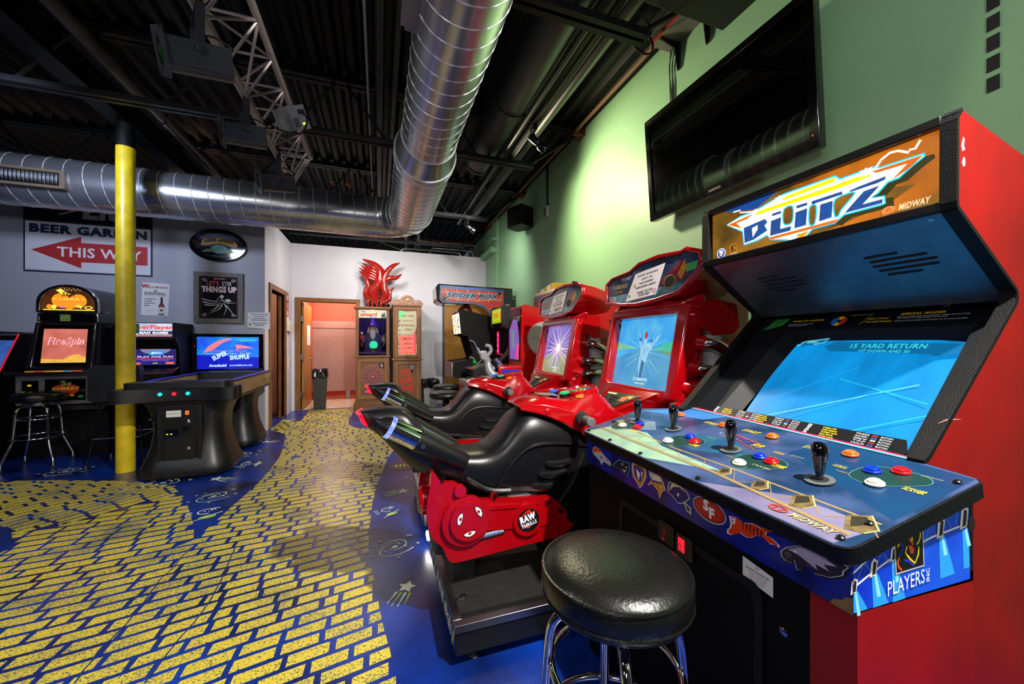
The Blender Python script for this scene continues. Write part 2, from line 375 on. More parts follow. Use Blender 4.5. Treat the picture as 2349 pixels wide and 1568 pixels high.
g = G(); g.box((-1.63, 6.12, 0), (-1.53, 6.5, 3.1), WB); g.box((-1.63, 6.5, 2.07), (-1.53, 7.37, 3.1), WB); g.box((-1.63, 7.37, 0), (-1.53, 8, 3.1), WB)
wall_side = struct(g, 'wall_side')
g = G(); g.box((-8, 6.1, 0), (-1.5, 6.12, 3.1), GREY); g.box((-1.58, 6.095, 0), (-1.5, 6.1, 3.1), GREY); wall_left = struct(g, 'wall_left')
g = G(); g.box((-8.1, -3, 0), (-8, 8, 3.8), GREY); struct(g, 'wall_far_left')
g = G(); g.box((-8, -3.1, 0), (2.25, -3, 3.8), M('#8d8a90', r=.7)); struct(g, 'wall_front')
# ---- oak trim and doors
OAK = M('#8a5a28', r=.42, h2='#6a3f16', v=.1, vs=7, stretch=(9, 9, .7)); OAKD = M('#7b4a1a', r=.4, h2='#553010', v=.1, vs=6, stretch=(8, 8, .7))
DOORW = M('#a8762e', r=.4, h2='#8f5d20', v=.1, vs=5, stretch=(10, 10, .5))
g = G(); g.box((-1.475, 7.975, 0), (-1.385, 8.13, 2.115), OAK); g.box((-.43, 7.975, 0), (-.35, 8.13, 2.115), OAK); g.box((-1.385, 7.975, 2.04), (-.43, 8.13, 2.115), OAK)
struct(g, 'trim_1', bev=.004)
g = G(); g.box((-1.64, 6.42, 0), (-1.505, 6.5, 2.15), OAK); g.box((-1.64, 7.37, 0), (-1.505, 7.46, 2.15), OAKD); g.box((-1.64, 6.5, 2.07), (-1.505, 7.37, 2.15), OAK); g.box((-1.6, 7.3, 0), (-1.56, 7.37, 2.07), OAKD)
struct(g, 'trim_2', bev=.004)
d1 = struct(G(T(-1.37, 8.1, 0, rz=R(90.5))).box((0, -.02, .012), (.92, .022, 2.03), DOORW), 'door_1', bev=.002)
for z in (1.72, 1.0, .3): G().box((-1.385, 8.02, z-.05), (-1.335, 8.075, z+.05), STEEL).obj('hinge', d1)
g = G(T(-1.37, 8.1, 0, rz=R(90.5))); g.lathe([(.03, 0), (.03, .01), (.012, .02), (.012, .05)], STEEL, T(.85, -.02, .93, rx=R(90))); g.box((.74, -.085, .92), (.86, -.065, .945), STEEL); g.obj('door_handle', d1, bev=.004)
G(T(-1.37, 8.1, 0, rz=R(90.5)) @ frame((0, -.0212, 0), (1, 0, 0), (0, 0, 1))).rect(.35, 1.22, .75, 1.62, F('#e8e6ea')).obj('door_notice', d1)
d2 = struct(G().box((1.29, 7.955, .01), (2.18, 7.998, 2.06), DOORW), 'door_2', bev=.002)
G().box((1.25, 7.95, 0), (1.29, 8, 2.1), F('#4a484c')).obj('door_edge', d2)
g = G(); g.lathe([(.036, 0), (.036, .008), (.014, .015), (.014, .04), (.03, .055), (.026, .07), (.004, .075)], CHROME, frame((1.38, 7.955, .885), (1, 0, 0), (0, 0, 1))); g.obj('door_knob', d2)
# ---- restroom behind the doorway
PINK = M('#e0664e', r=.6, v=.04); STALL = M('#a07c74', r=.5, h2='#927068', vs=30, v=.05)
g = G(); g.box((-1.5, 10.2, 0), (1.2, 10.3, 2.6), PINK); g.box((-1.6, 8.12, 0), (-1.5, 10.2, 2.6), PINK); g.box((1.1, 8.12, 0), (1.2, 10.2, 2.6), PINK); struct(g, 'wall_restroom')
g = G(); g.box((-1.6, 8.06, -.03), (1.2, 10.3, .0), F('#8d7d6a', r=.4)); rf = struct(g, 'floor_restroom')
TILE = M('#d8c9b4', r=.22, v=.05, vs=4)
for i in range(4):
    for k in range(6):
        x = -1.42 + .46*i; y = 8.1 + .34*k; G().box((x, y, 0), (x+.452, y+.332, .004), TILE).obj('tile', rf)
g = G(); g.box((-1.6, 8.12, 2.6), (1.2, 10.3, 2.65), F('#c9a58f')); struct(g, 'ceiling_restroom')
t = thing('toilet_partition', 'mottled brown toilet partition seen through the open restroom doorway', 'partition', (-.4, 9.3, 0))
G().box((-1.38, 9.28, .2), (.9, 9.31, 1.60), STALL).obj('panel', t, wld=True); G().box((-1.38, 9.27, 1.60), (.9, 9.315, 1.75), STALL).obj('top_rail', t, wld=True)
G().box((.82, 9.26, 0), (.9, 9.33, .2), STEEL).obj('leg', t, wld=True); G().box((-.7, 9.27, 0), (-.62, 9.32, .2), STEEL).obj('leg', t, wld=True)
g = G(); g.box((-2.9, 6.3, 0), (-2.8, 8, 2.5), PINK); g.box((-2.9, 7.9, 0), (-1.64, 8, 2.5), M('#c8a58c', r=.6)); struct(g, 'wall_hall')
# ---- corrugated roof deck
DECK = M('#050506', r=.5, v=.2, vs=3, h2='#030304', sp=.18); poly = []; x = -8.2
while x < 2.3:
    poly += [(x, 3.80), (x+.035, 3.755), (x+.085, 3.755), (x+.12, 3.80)]; x += .155
g = G(); n = len(poly); v = [(a, -3.2, b) for a, b in poly] + [(a, 14, b) for a, b in poly]
g.add(v, [(i, n+i, n+i+1, i+1) for i in range(n-1)], DECK); struct(g, 'ceiling', flat=True)
# ================================================================ CEILING STEEL, DUCTS, PIPES
JO = M('#060709', r=.42, v=.15, vs=10, sp=.2)
jl = ['black steel roof joist crossing above the camera end of the room', 'black zigzag roof joist crossing between the spotlight truss and the deck', 'black zigzag roof joist just before the horizontal silver duct',
      'black roof joist over the white wall behind the duct elbow', 'rust brown roof joist in the dark void beyond the white wall']
for i, y in enumerate((2.03, 3.93, 5.82, 7.62, 9.3)):
    mt = JO if i < 4 else M('#4a2018', r=.6)
    t = thing('roof_joist', jl[i], 'joist', (0, y, 3.2)); xa, xb = (-7.9, 2.24)
    g = G(); g.box((xa, y-.06, 3.70), (xb, y-.012, 3.755), mt); g.box((xa, y+.012, 3.70), (xb, y+.06, 3.755), mt); g.obj('top_chord', t, wld=True)
    g = G(); g.box((xa, y-.05, 3.20), (1.62, y-.012, 3.245), mt); g.box((xa, y+.012, 3.20), (1.62, y+.05, 3.245), mt); g.obj('bottom_chord', t, wld=True)
    pts = []; x = xa + .2; k = 0
    while x < 1.6: pts += [(x-.03, y, 3.22 if k % 2 else 3.73), (x+.03, y, 3.22 if k % 2 else 3.73)]; x += .46; k += 1
    G().tube(pts, .0125, mt, 7).obj('web_rod', t, wld=True)
    g = G(); g.tube([(1.55, y, 3.22), (2.2, y, 3.70)], .016, mt, 7); g.obj('end_strut', t, wld=True)
    G().box((2.12, y-.07, 3.66), (2.25, y+.07, 3.73), M('#5a2c14', r=.8)).obj('seat_plate', t, wld=True)
t = thing('roof_girder', 'black steel girder over the yellow column, running into the depth', 'girder', (-2.38, 4, 3.4))
g = G(); g.box((-2.46, -3, 3.40), (-2.30, 7.9, 3.43), JO); g.box((-2.39, -3, 3.43), (-2.37, 7.9, 3.70), JO); g.obj('girder_beam', t, wld=True)
SPI = M('#c6c9cf', r=.25, m=.86, v=.12, vs=5, b=.04, bs=25, stretch=(1, 1, 1)); SEAM = M('#d6d8dc', r=.35, m=.35, v=0)
RA = .258
t = thing('spiral_duct', 'silver spiral duct running across the room with an elbow towards the camera', 'duct', (.39, 5.33, 2.92))
Yh, Zh, X0, Re = 5.33, 2.925, .385, .42
G().cyl((-8, Yh, Zh), (X0-Re, Yh, Zh), RA, SPI, n=40, cap=False).obj('straight_duct', t, wld=True, ang=60)
def helix(p, q, r, pitch, rad, mt, ph=0):
    p = Vector(p); q = Vector(q); d = (q-p); L_ = d.length; d.normalize(); a = d.orthogonal().normalized(); b = d.cross(a); n = int(L_/pitch*20)
    return G().tube([p + d*(L_*i/n) + (a*math.cos(2*PI*i/20+ph) + b*math.sin(2*PI*i/20+ph))*r for i in range(n+1)], rad, mt, 5)
helix((-8, Yh, Zh), (X0-Re-.02, Yh, Zh), RA, .15, .0045, SEAM).obj('spiral_seam', t, wld=True)
rings = []; seams = G()
for i in range(25):
    a = R(90*i/24); c = Vector((X0-Re + Re*math.sin(a), Yh-Re + Re*math.cos(a), Zh)); u = Vector((math.sin(a), math.cos(a), 0))
    rg = [c + (u*math.cos(2*PI*j/40) + Vector((0, 0, 1))*math.sin(2*PI*j/40))*RA for j in range(40)]; rings.append(rg)
    if i % 6 == 0: seams.tube([c + (p-c)*1.008 for p in rg], .006, SEAM, 6, True)
G().loft(rings, SPI, cap=False).obj('elbow', t, wld=True, ang=60); seams.obj('elbow_seam', t, wld=True)
Yb = 3.48; G().cyl((X0, Yh-Re, Zh), (X0, Yb, Zh), RA, SPI, n=40, cap=False).obj('wide_duct', t, wld=True, ang=60)
helix((X0, Yh-Re, Zh), (X0, Yb, Zh), RA, .125, .0045, SEAM).obj('spiral_seam', t, wld=True)
g = G(); g.cyl((X0, Yb, Zh), (X0, Yb-.1, Zh), RA+.004, SPI, n=40, cap=False); g.cyl((X0, Yb-.1, Zh), (X0, Yb-.36, Zh), RA+.004, SPI, .217, n=40, cap=False)
for y, r in ((Yb, RA+.006), (Yb-.1, RA+.006), (Yb-.36, .221)): g.tube([(X0+r*math.cos(2*PI*j/40), y, Zh+r*math.sin(2*PI*j/40)) for j in range(40)], .006, SEAM, 6, True)
g.obj('reducer', t, wld=True, ang=50)
G().cyl((X0, Yb-.36, Zh), (X0, -3, Zh), .217, SPI, n=40, cap=False).obj('narrow_duct', t, wld=True, ang=60)
helix((X0, Yb-.36, Zh), (X0, -2.9, Zh), .217, .125, .0045, SEAM).obj('spiral_seam', t, wld=True)
g = G(); g.box((.12, 1.2, 2.84), (.19, 2.0, 2.99), STEEL); g.box((.10, 1.2, 2.86), (.125, 2.0, 2.97), STEEL); g.obj('side_vent', t, wld=True, bev=.004)
BEI = M('#6b5a48', r=.5)
gv = t
gr = G(); gr.ring([(-4.6, 2.79), (-2.96, 2.79), (-2.96, 2.97), (-4.6, 2.97)], [(-4.56, 2.815), (-3.0, 2.815), (-3.0, 2.945), (-4.56, 2.945)], 0, .10, BEI, FW((0, 5.14, 0))); gr.box((-4.57, 5.13, 2.8), (-2.99, 5.14, 2.955), BLACK)
vent = tag(gr.obj('duct_grille', gv, wld=True), 'x', 'x'); del vent['category']; vent['label'] = 'beige framed air grille with black vertical louvres'
for i in range(52): G().box((-4.55+.03*i, 5.05, 2.82), (-4.543+.03*i, 5.09, 2.94), BLACK).obj('louvre', vent, wld=True, flat=True)
for k in (2.85, 2.88, 2.91): G().box((-4.56, 5.09, k), (-3.0, 5.1, k+.004), BLACK).obj('louvre', vent, wld=True, flat=True)
DK = M('#17181c', r=.4, v=.15, vs=8)
t = thing('round_black_duct', 'fat black round duct with a capped end between silver duct and green wall', 'duct', (1.12, 4.4, 3.45))
G().cyl((1.12, -3, 3.45), (1.12, 4.45, 3.45), .172, DK, n=32).obj('duct_body', t, wld=True)
for y in (.6, 1.9, 3.2, 4.4): G().tube([(1.12+.176*math.cos(2*PI*j/32), y, 3.45+.176*math.sin(2*PI*j/32)) for j in range(32)], .006, DK, 6, True).obj('joint_ring', t, wld=True)
G().box((1.06, 4.45, 3.5), (1.08, 4.7, 3.52), STEEL).obj('hanger', t, wld=True)
def pipe(name, lab, x, z, r, mt, y0=-3, y1=9.5, joints=()):
    t = thing(name, lab, 'pipe', (x, 4, z)); G().cyl((x, y0, z), (x, y1, z), r, mt, n=14).obj('pipe_run', t, wld=True)
    if joints:
        for j in joints: G().cyl((x, j-.04, z), (x, j+.04, z), r*1.2, mt, n=14).obj('coupling', t, wld=True)
pipe('ceiling_pipe', 'thick dark brown pipe running diagonally over the upper left of the photo', -1.97, 3.42, .05, M('#2a2320', r=.4, v=.3, vs=14), joints=(2.4, 4.6, 6.4))
pipe('conduit', 'thin white conduit running along the roof deck left of the silver duct', -.1, 3.68, .012, M('#9a9a94', r=.5))
pipe('ceiling_pipe', 'black pipe beside the white conduit, left one of the pair', 0.0, 3.56, .034, M('#1a1716', r=.45, v=.3), joints=(2.2, 3.4, 4.6))
pipe('ceiling_pipe', 'black pipe hugging the left flank of the silver duct', .13, 3.56, .026, M('#151414', r=.45, v=.3), joints=(2.6, 4.1))
pipe('ceiling_pipe', 'black pipe between the round black duct and the track light rail', 1.27, 3.30, .026, M('#15161a', r=.35), y1=6.4)
pipe('ceiling_pipe', 'green tinged pipe right of the track light rail', 1.52, 3.42, .05, M('#3a4038', r=.4), y1=6.3)
pipe('ceiling_pipe', 'slim brown pipe tucked under the deck beside the green wall', 2.14, 3.7, .02, M('#6b4a2c', r=.6))
pipe('ceiling_pipe', 'thin copper coloured edge pipe along top of the green wall', 2.235, 3.775, .012, M('#b07838', r=.6), y1=7.9)
t = thing('deck_beam', 'long black beam between the two black pipes under the deck', 'beam', (.065, 3, 3.6)); G().box((.045, -3, 3.58), (.085, 9, 3.70), JO).obj('beam_body', t, wld=True)
# void beyond the white wall: loops of conduit
for i, (xa, xb, z, lab) in enumerate(((.4, 1.7, 3.22, 'lowest grey conduit loop lying behind the top of the white wall'), (1.0, 2.0, 3.3, 'short grey conduit loop at the right behind the white wall top'), (.7, 2.1, 3.45, 'straight grey conduit highest behind the white wall top'))):
    t = thing('conduit_loop', lab, 'conduit', (xa, 8.5, z))
    G().tube(smooth([(xa, 8.13, 3.03), (xa, 8.15+.1*i, 3.1), (xa+.06, 8.15+.1*i, z-.02), (xa+.2, 8.15+.1*i, z), (xb-.2, 8.15+.1*i, z), (xb-.05, 8.15+.1*i, z-.03), (xb, 8.15+.1*i, 3.08)], 5), .016, M('#8e8e90', r=.4, m=.6), 7).obj('conduit_run', t, wld=True)
for i, x in enumerate((.55, .82)):
    t = thing('vent_stack', ['left', 'right'][i] + ' grey vent stack rising behind the white wall below the elbow', 'pipe', (x, 8.6, 3)); G().cyl((x, 8.6, 3.0), (x, 8.6, 3.76), .035, M('#77767a', r=.5)).obj('pipe_run', t, wld=True)
t = thing('yellow_cable', 'sagging yellow cable under the deck behind the white wall', 'cable', (0, 8.4, 3.3))
G().tube(smooth([(-1.3, 8.3, 3.76), (-.5, 8.4, 3.62), (.1, 8.4, 3.35), (.6, 8.3, 3.2), (1.2, 8.10, 3.128)], 6), .008, M('#a39a4a', r=.5), 6).obj('cable_run', t, wld=True)
for i, x in enumerate((-.62, -.42)):
    t = thing('copper_hook', ['left', 'right'][i] + ' copper pipe hanger dangling from the joist near the silver duct', 'hook', (x, 5.75, 3.1))
    G().tube([(x, 5.75, 3.66), (x, 5.75, 3.47), (x+.03, 5.75, 3.43), (x+.05, 5.75, 3.46)], .008, M('#a8623a', r=.4, m=.6), 6).obj('rod', t, wld=True); G().cyl((x-.02, 5.75, 3.475), (x+.03, 5.75, 3.475), .014, M('#a8623a', r=.4, m=.6)).obj('cup', t, wld=True)
# ---- yellow column
t = thing('yellow_column', 'round yellow painted steel column between slot machine and shuffle table', 'column', (-2.35, 4.77, 0))
YEL = M('#d8bd22', r=.35, v=.06, vs=12, h2='#b9a016', b=.05, bs=40)
G().cyl((-2.35, 4.77, 0), (-2.35, 4.77, 3.17), .072, YEL, n=28).obj('yellow_shaft', t, wld=True); G().cyl((-2.35, 4.77, 3.17), (-2.35, 4.77, 3.40), .0715, BLACKM, n=28).obj('black_shaft', t, wld=True)
# ---- lighting truss
AL = M('#b8aaa6', r=.35, m=.35, v=.1, vs=20)
t = thing('lighting_truss', 'silver triangular lighting truss hanging below the black joists', 'truss', (-.83, 4.4, 2.9))
ye = 4.42; A_, B_, C_ = (-.975, 3.19), (-.685, 3.19), (-.845, 2.895)
for c in (A_, B_, C_): G().cyl((c[0], -2.5, c[1]), (c[0], ye, c[1]), .022, AL, n=12).obj('chord', t, wld=True)
for nm, c1, c2 in (('top_lacing', A_, B_), ('left_lacing', A_, C_), ('right_lacing', B_, C_)):
    y = ye - .12; k = 0
    while y > -1.6:
        a, b = (c1, c2) if k % 2 else (c2, c1); g = G(); g.cyl((a[0], y, a[1]), (b[0], y-.33, b[1]), .009, AL, n=7)
        if nm != 'left_lacing': g.cyl((c1[0], y, c1[1]), (c2[0], y, c2[1]), .009, AL, n=7)
        g.obj('lacing_bar', t, wld=True); y -= .33; k += 1
g = G()
for a, b in ((A_, B_), (B_, C_), (C_, A_)):
    d = Vector((b[0]-a[0], b[1]-a[1])).normalized(); nn = Vector((-d.y, d.x))*.024
    g.prism([(a[0]-nn.x-d.x*.03, a[1]-nn.y-d.y*.03), (b[0]-nn.x+d.x*.03, b[1]-nn.y+d.y*.03), (b[0]+nn.x+d.x*.03, b[1]+nn.y+d.y*.03), (a[0]+nn.x-d.x*.03, a[1]+nn.y-d.y*.03)], 0, .012, AL, frame((0, ye+.01, 0), (1, 0, 0), (0, 0, 1)))
g.obj('end_frame', t, wld=True)
def flood(loc, s, yaw, tilt, lab, gel):
    t = thing('flood_light', lab, 'stage light', loc, 0, 'flood lights on the truss')
    X = Matrix.Rotation(yaw, 4, 'Z') @ Matrix.Rotation(tilt, 4, 'Y') @ Matrix.Rotation(R(28), 4, 'X')   # local +x = back, -x = lens
    HM = M('#3c3d44', r=.3, m=.2, v=.15, vs=12)
    w = .25*s; h = .205*s; L_ = .35*s; prof = [(w/2, -h/2+.06), (w/2, h/2), (w/2-.03, h/2), (w/2-.03, h/2-.006), (-w/2+.03, h/2-.006), (-w/2+.03, h/2), (-w/2, h/2), (-w/2, -h/2+.06)]
    prof = [(w/2, h/2), (-w/2, h/2)] + [(-w/2+.05+.05*math.cos(R(a)), -h/2+.05+.05*math.sin(R(a))) for a in range(180, 271, 15)] + [(w/2-.05+.05*math.cos(R(a)), -h/2+.05+.05*math.sin(R(a))) for a in range(270, 361, 15)]
    G(X).prism(prof, -L_/2, L_/2, HM, frame((0, 0, 0), (0, 1, 0), (0, 0, 1))).obj('housing', t)
    g = G(X); g.ring(rrect(-w/2-.025, -h/2-.025, w/2+.025, h/2+.025, .01), ell(0, 0, h*.42, h*.42, 20), 0, .008, HM, frame((-L_/2-.004, 0, 0), (0, -1, 0), (0, 0, 1))); g.obj('gel_frame', t)
    g = G(X @ frame((-L_/2-.005, 0, 0), (0, -1, 0), (0, 0, 1))); g.circ(0, 0, h*.44, M(gel, r=.2, v=0)); g.obj('colour_gel', t)
    Yk = Matrix.Rotation(yaw, 4, 'Z'); q = w/2+.014; za = .20*s+.07; g = G(Yk); [g.box((-.018, y0, -.02), (.018, y0+.006, za), HM) for y0 in (-q-.006, q)]; g.box((-.018, -q, za), (.018, q, za+.006), HM); g.obj('yoke', t)
    [G(Yk).cyl((0, q*(w/2+.005), 0), (0, q*(w/2+.03), 0), .016, STEEL).obj('yoke_knob', t) for q in (-1, 1)]
    g = G(); g.cyl((0, 0, .20*s+.09), (0, 0, .20*s+.15), .012, STEEL); g.box((-.02, -.03, .20*s+.14), (.02, .03, .20*s+.17), BLACKM); g.obj('clamp', t)
    g = G(); g.tube(smooth([(L_*.4, .02, h/2), (L_*.55, .03, h*.7), (L_*.3, .03, h*.95), (.03, .02, h*.95)], 5), .005, RUBBER, 5); g.obj('power_cable', t)
flood((-.84, 2.26, 2.64), .72, R(26), R(-14), 'black flood light with a green gel, nearest of three on the truss', '#06400f')
flood((-.86, 3.02, 2.66), .66, R(22), R(-8), 'matt black flood light hanging in the middle of the truss', '#2a2a2c')
flood((-.86, 3.86, 2.68), .72, R(22), R(-10), 'black flood light at the far end of the truss by the duct', '#2a2a2c')
t = thing('dimmer_box', 'silver perforated dimmer box strapped to the right side of the truss', 'dimmer', (-.64, 3.32, 2.98), R(20))
X = Matrix.Rotation(R(-28), 4, 'Y') @ Matrix.Rotation(R(20), 4, 'X'); SB = M('#a7a9b2', r=.35, m=.5, v=.08)
G(X).box((-.06, -.17, -.08), (.06, .17, .08), SB).obj('case', t, bev=.003)
g = G(X @ frame((0, -.05, -.081), (1, 0, 0), (0, -1, 0)))
for i in range(7):
    for j in range(7): g.rect(-.03+.009*i, -.03+.009*j, -.024+.009*i, -.024+.009*j, F('#17171a'))
g.obj('vent_holes', t, flat=True)
g = G(X @ frame((0, -.171, 0), (1, 0, 0), (0, 0, 1))); g.rect(-.05, -.06, -.01, 0, F('#55555a')); g.rect(.0, .02, .05, .05, F('#2a2a2c')); g.rect(.01, -.05, .035, -.035, E('#c8ff2a', 2)); g.obj('socket_panel', t, flat=True)
g = G(X); g.tube(smooth([(.03, -.17, .03), (.02, -.25, -.02), (-.06, -.24, -.1), (-.14, -.1, -.06), (-.2, 0, .02)], 6), .007, RUBBER, 6); g.obj('power_cable', t)
# ---- track light rail and spot
t = thing('track_rail', 'black track lighting rail hung along the green wall side of ceiling', 'track rail', (1.35, 4, 3.25)); G().box((1.333, -2, 3.262), (1.367, 6.3, 3.292), BLACKM).obj('rail', t, wld=True)
G().box((1.372, -2, 3.262), (1.378, 6.3, 3.286), M('#7b7f78', r=.4, m=.5)).obj('rail_edge', t, wld=True)
def spot(y, lab):
    t = thing('track_spotlight', lab, 'spotlight', (1.35, y, 3.25), 0, 'spotlights on the track')
    g = G(); g.box((1.33, y-.04, 3.215), (1.37, y+.04, 3.262), BLACK); g.cyl((1.35, y, 3.22), (1.37, y, 3.14), .008, BLACK); g.obj('bracket', t, wld=True)
    g = G(); d = Vector((.75, -.1, -.55)).normalized(); p = Vector((1.31, y, 3.17)); g.lathe([(.026, 0), (.033, .01), (.033, .11), (.048, .13), (.05, .19), (.043, .19), (.04, .15)], GLOSSK, Matrix.Translation(p) @ d.to_track_quat('Z', 'Y').to_matrix().to_4x4()); g.obj('lamp_head', t, wld=True)
spot(3.25, 'black can spotlight on the track, the large one above the green wall'); spot(6.0, 'small black spotlight at the far end of the track')
# ---- soffit, shelf, cables
t = thing('ceiling_unit', 'flat black ceiling unit boxed against the top of the green wall', 'soffit', (1.9, 1, 3.42)); G().box((1.52, -1.2, 3.42), (2.248, 2.0, 3.74), M('#0b0c0a', r=.6, v=.2)).obj('box_body', t, wld=True, bev=.004)
t = thing('wall_shelf', 'grey shelf with red edge on two black brackets above the television', 'shelf', (2.2, 2.25, 3.6))
SH = M('#6d6e66', r=.5, v=.1); G().box((2.05, 2.0, 3.63), (2.248, 2.5, 3.645), SH).obj('shelf_board', t, wld=True); G().box((2.044, 2.0, 3.628), (2.05, 2.5, 3.648), F('#b3151a')).obj('red_edge', t, wld=True)
for y in (2.12, 2.40):
    g = G(); g.prism([(2.06, 3.629), (2.248, 3.629), (2.248, 3.42), (2.225, 3.42), (2.2, 3.58), (2.06, 3.617)], -.004, .004, BLACK, frame((0, y, 0), (1, 0, 0), (0, 0, 1))); g.box((2.236, y-.014, 3.42), (2.248, y+.014, 3.629), M('#3a3034', r=.4)); g.box((2.06, y-.014, 3.62), (2.248, y+.014, 3.629), M('#3a3034', r=.4)); g.obj('bracket', t, wld=True)
t = thing('media_box', 'flat dark media box with blue lamps on the red edged shelf', 'box', (2.1, 2.25, 3.65)); G().box((1.99, 2.03, 3.648), (2.2, 2.47, 3.70), M('#2a2b28', r=.5)).obj('case', t, wld=True, bev=.003)
g = G(FL((1.989, 0, 0))); g.rect(-2.45, 3.655, -2.1, 3.68, F('#4a4c48')); g.rect(-2.40, 3.69, -2.39, 3.697, E('#2a2aff', 4)); g.rect(-2.12, 3.69, -2.11, 3.697, E('#2a2aff', 4)); g.obj('front_panel', t, wld=True, flat=True)
t = thing('coiled_cable', 'coil of black cable hanging off the media box', 'cable', (1.9, 2.3, 3.55)); pts = []
for i in range(61): a = 2*PI*i/20; pts.append((1.90+.10*math.cos(a)+.004*(i//20), 2.42+.03*math.sin(a), 3.57+.12*math.sin(a)+.004*(i//20)))
G().tube(pts, .005, RUBBER, 5).obj('loops', t, wld=True); G().tube(smooth([(1.99, 2.4, 3.67), (1.93, 2.4, 3.72), (1.8, 2.35, 3.72), (1.6, 2.3, 3.66)], 6), .005, RUBBER, 5).obj('lead', t, wld=True)
t = thing('television_cables', 'bundle of thin black cables down the wall to the television', 'cable', (2.24, 2.48, 3.4))
for i in range(4): G().tube(smooth([(2.235, 2.42+.02*i, 3.63), (2.238, 2.47+.015*i-.02*(i % 2), 3.5), (2.238, 2.455+.012*i, 3.3), (2.238, 2.46+.01*((i*2) % 4), 3.0)], 6), .004, RUBBER, 5).obj('cable_run', t, wld=True)
# ---- television
t = thing('wall_television', 'large black flat television tilted off the green wall', 'television', (2.15, 1.945, 2.65))
Xt = frame((2.118, 1.945, 2.255), (0, -1, 0), (-.075, 0, 1)); W_, H_ = 1.28, .81
g = G(Xt); g.prism(rrect(-W_/2, 0, W_/2, H_, .012), -.05, -.012, GLOSSK); g.ring(rrect(-W_/2, 0, W_/2, H_, .012), rrect(-W_/2+.045, .06, W_/2-.045, H_-.045, .004), -.012, 0, GLOSSK); g.obj('bezel', t, wld=True, bev=.003)
G(Xt @ T(0, 0, -.01)).rect(-W_/2+.044, .059, W_/2-.044, H_-.044, M('#020203', r=.04, v=0, sp=1, coat=.6)).obj('screen', t, wld=True)
g = G(Xt); g.text('INSIGNIA', 0, .022, .016, F('#8a8a8a'), bold=.02); g.z = .0015; g.circ(W_/2-.03, .07, .004, E('#ff2030', 3)); g.obj('badge', t, wld=True, flat=True)
g = G(); g.box((2.17, 1.6, 2.5), (2.248, 2.3, 2.9), BLACKM); g.obj('wall_bracket', t, wld=True)
# ---- wall speaker and conduit
t = thing('wall_speaker', 'black box speaker on the green wall below the ceiling', 'speaker', (2.1, 5.6, 3.25))
g = G(T(2.07, 5.55, 3.2, rz=R(28))); g.prism([(-.16, -.19), (.14, -.19), (.16, .0), (.12, .16), (-.12, .16), (-.16, .0)], -.15, .15, BLACKM); g.obj('cabinet', t, wld=True, bev=.01)
G().box((2.15, 5.5, 3.15), (2.25, 5.6, 3.25), BLACK).obj('mount', t, wld=True)
t = thing('wall_outlet', 'grey outlet box with black conduit running up the green wall', 'outlet', (2.23, 4.9, 3.1))
G().tube(smooth([(2.235, 4.86, 3.79), (2.238, 4.89, 3.7), (2.238, 4.88, 3.2)], 5), .014, BLACKM, 7).obj('conduit_run', t, wld=True); g = G(); g.box((2.2, 4.83, 3.02), (2.249, 4.95, 3.18), M('#a8aca6', r=.4, m=.4)); g.obj('outlet_box', t, wld=True, bev=.004)
g = G(FL((2.199, 0, 0))); g.rect(-4.92, 3.05, -4.86, 3.15, F('#55564f')); g.circ(-4.89, 3.12, .015, F('#222222')); g.circ(-4.89, 3.08, .015, F('#222222')); g.obj('socket', t, wld=True, flat=True)
# ================================================================ BIG FOOTBALL ARCADE CABINET (right foreground)
REDP = M('#8c0303', r=.5, v=.08, vs=5, h2='#720303', b=.05, bs=30, sp=.3)
cab = thing('arcade_cabinet', 'big red and black football arcade cabinet with glowing marquee nearest the camera', 'arcade game', (1.3, .905, 0))
def O(g, name, par=None, **k): return g.obj(name, par or cab, wld=True, **k)
FY = lambda y: frame((0, y, 0), (1, 0, 0), (0, 0, 1))
prof = [(1.19, .0), (1.20, .972), (1.225, .985)] + [(1.632+.03*math.cos(R(a))-.028, 1.378+.03*math.sin(R(a))) for a in (-40, -10, 20, 45)] + [(1.345, 1.585), (1.34, 1.60), (1.342, 1.80)] + [(1.372+.03*math.cos(R(a)), 1.80+.03*math.sin(R(a))) for a in (150, 110, 80)] + [(1.95, 1.71), (1.95, .0)]
for y0, y1, s in ((.52, .545, 1), (1.265, 1.29, 0)):
    sp_ = O(G().prism(prof, -(y1 if s else y1-.002), -(y0+.002 if s else y0), BLACKM, frame((0, 0, 0), (1, 0, 0), (0, 0, 1))), 'side_panel')
    O(G().prism(prof, -(y0+.0025 if s else y1), -(y0 if s else y1-.0025), REDP, frame((0, 0, 0), (1, 0, 0), (0, 0, 1))), 'red_laminate', sp_)
    pt = prof[1:12]; g = G(); n = len(pt)
    for i in range(n-1):
        a = Vector((pt[i][0], 0, pt[i][1])); b = Vector((pt[i+1][0], 0, pt[i+1][1]))
        d = (b-a).normalized(); nn = Vector((-d.z, 0, d.x)) * .007
        g.add([a+nn+Vector((0, y0-.004, 0)), b+nn+Vector((0, y0-.004, 0)), b+nn+Vector((0, y1+.002, 0)), a+nn+Vector((0, y1+.002, 0)), a-nn*.5+Vector((0, y0-.004, 0)), b-nn*.5+Vector((0, y0-.004, 0)), b-nn*.5+Vector((0, y1+.002, 0)), a-nn*.5+Vector((0, y1+.002, 0))],
              [(0,1,2,3), (0,4,5,1), (3,2,6,7), (1,5,6,2), (0,3,7,4)], BLACKM)
    O(g, 'edge_trim')
g = G(); g.box((1.40, .545, 1.77), (1.95, 1.265, 1.79), BLACKM, None); O(g, 'top_panel'); O(G().box((1.93, .545, .5), (1.95, 1.265, 1.77), BLACKM), 'back_panel')
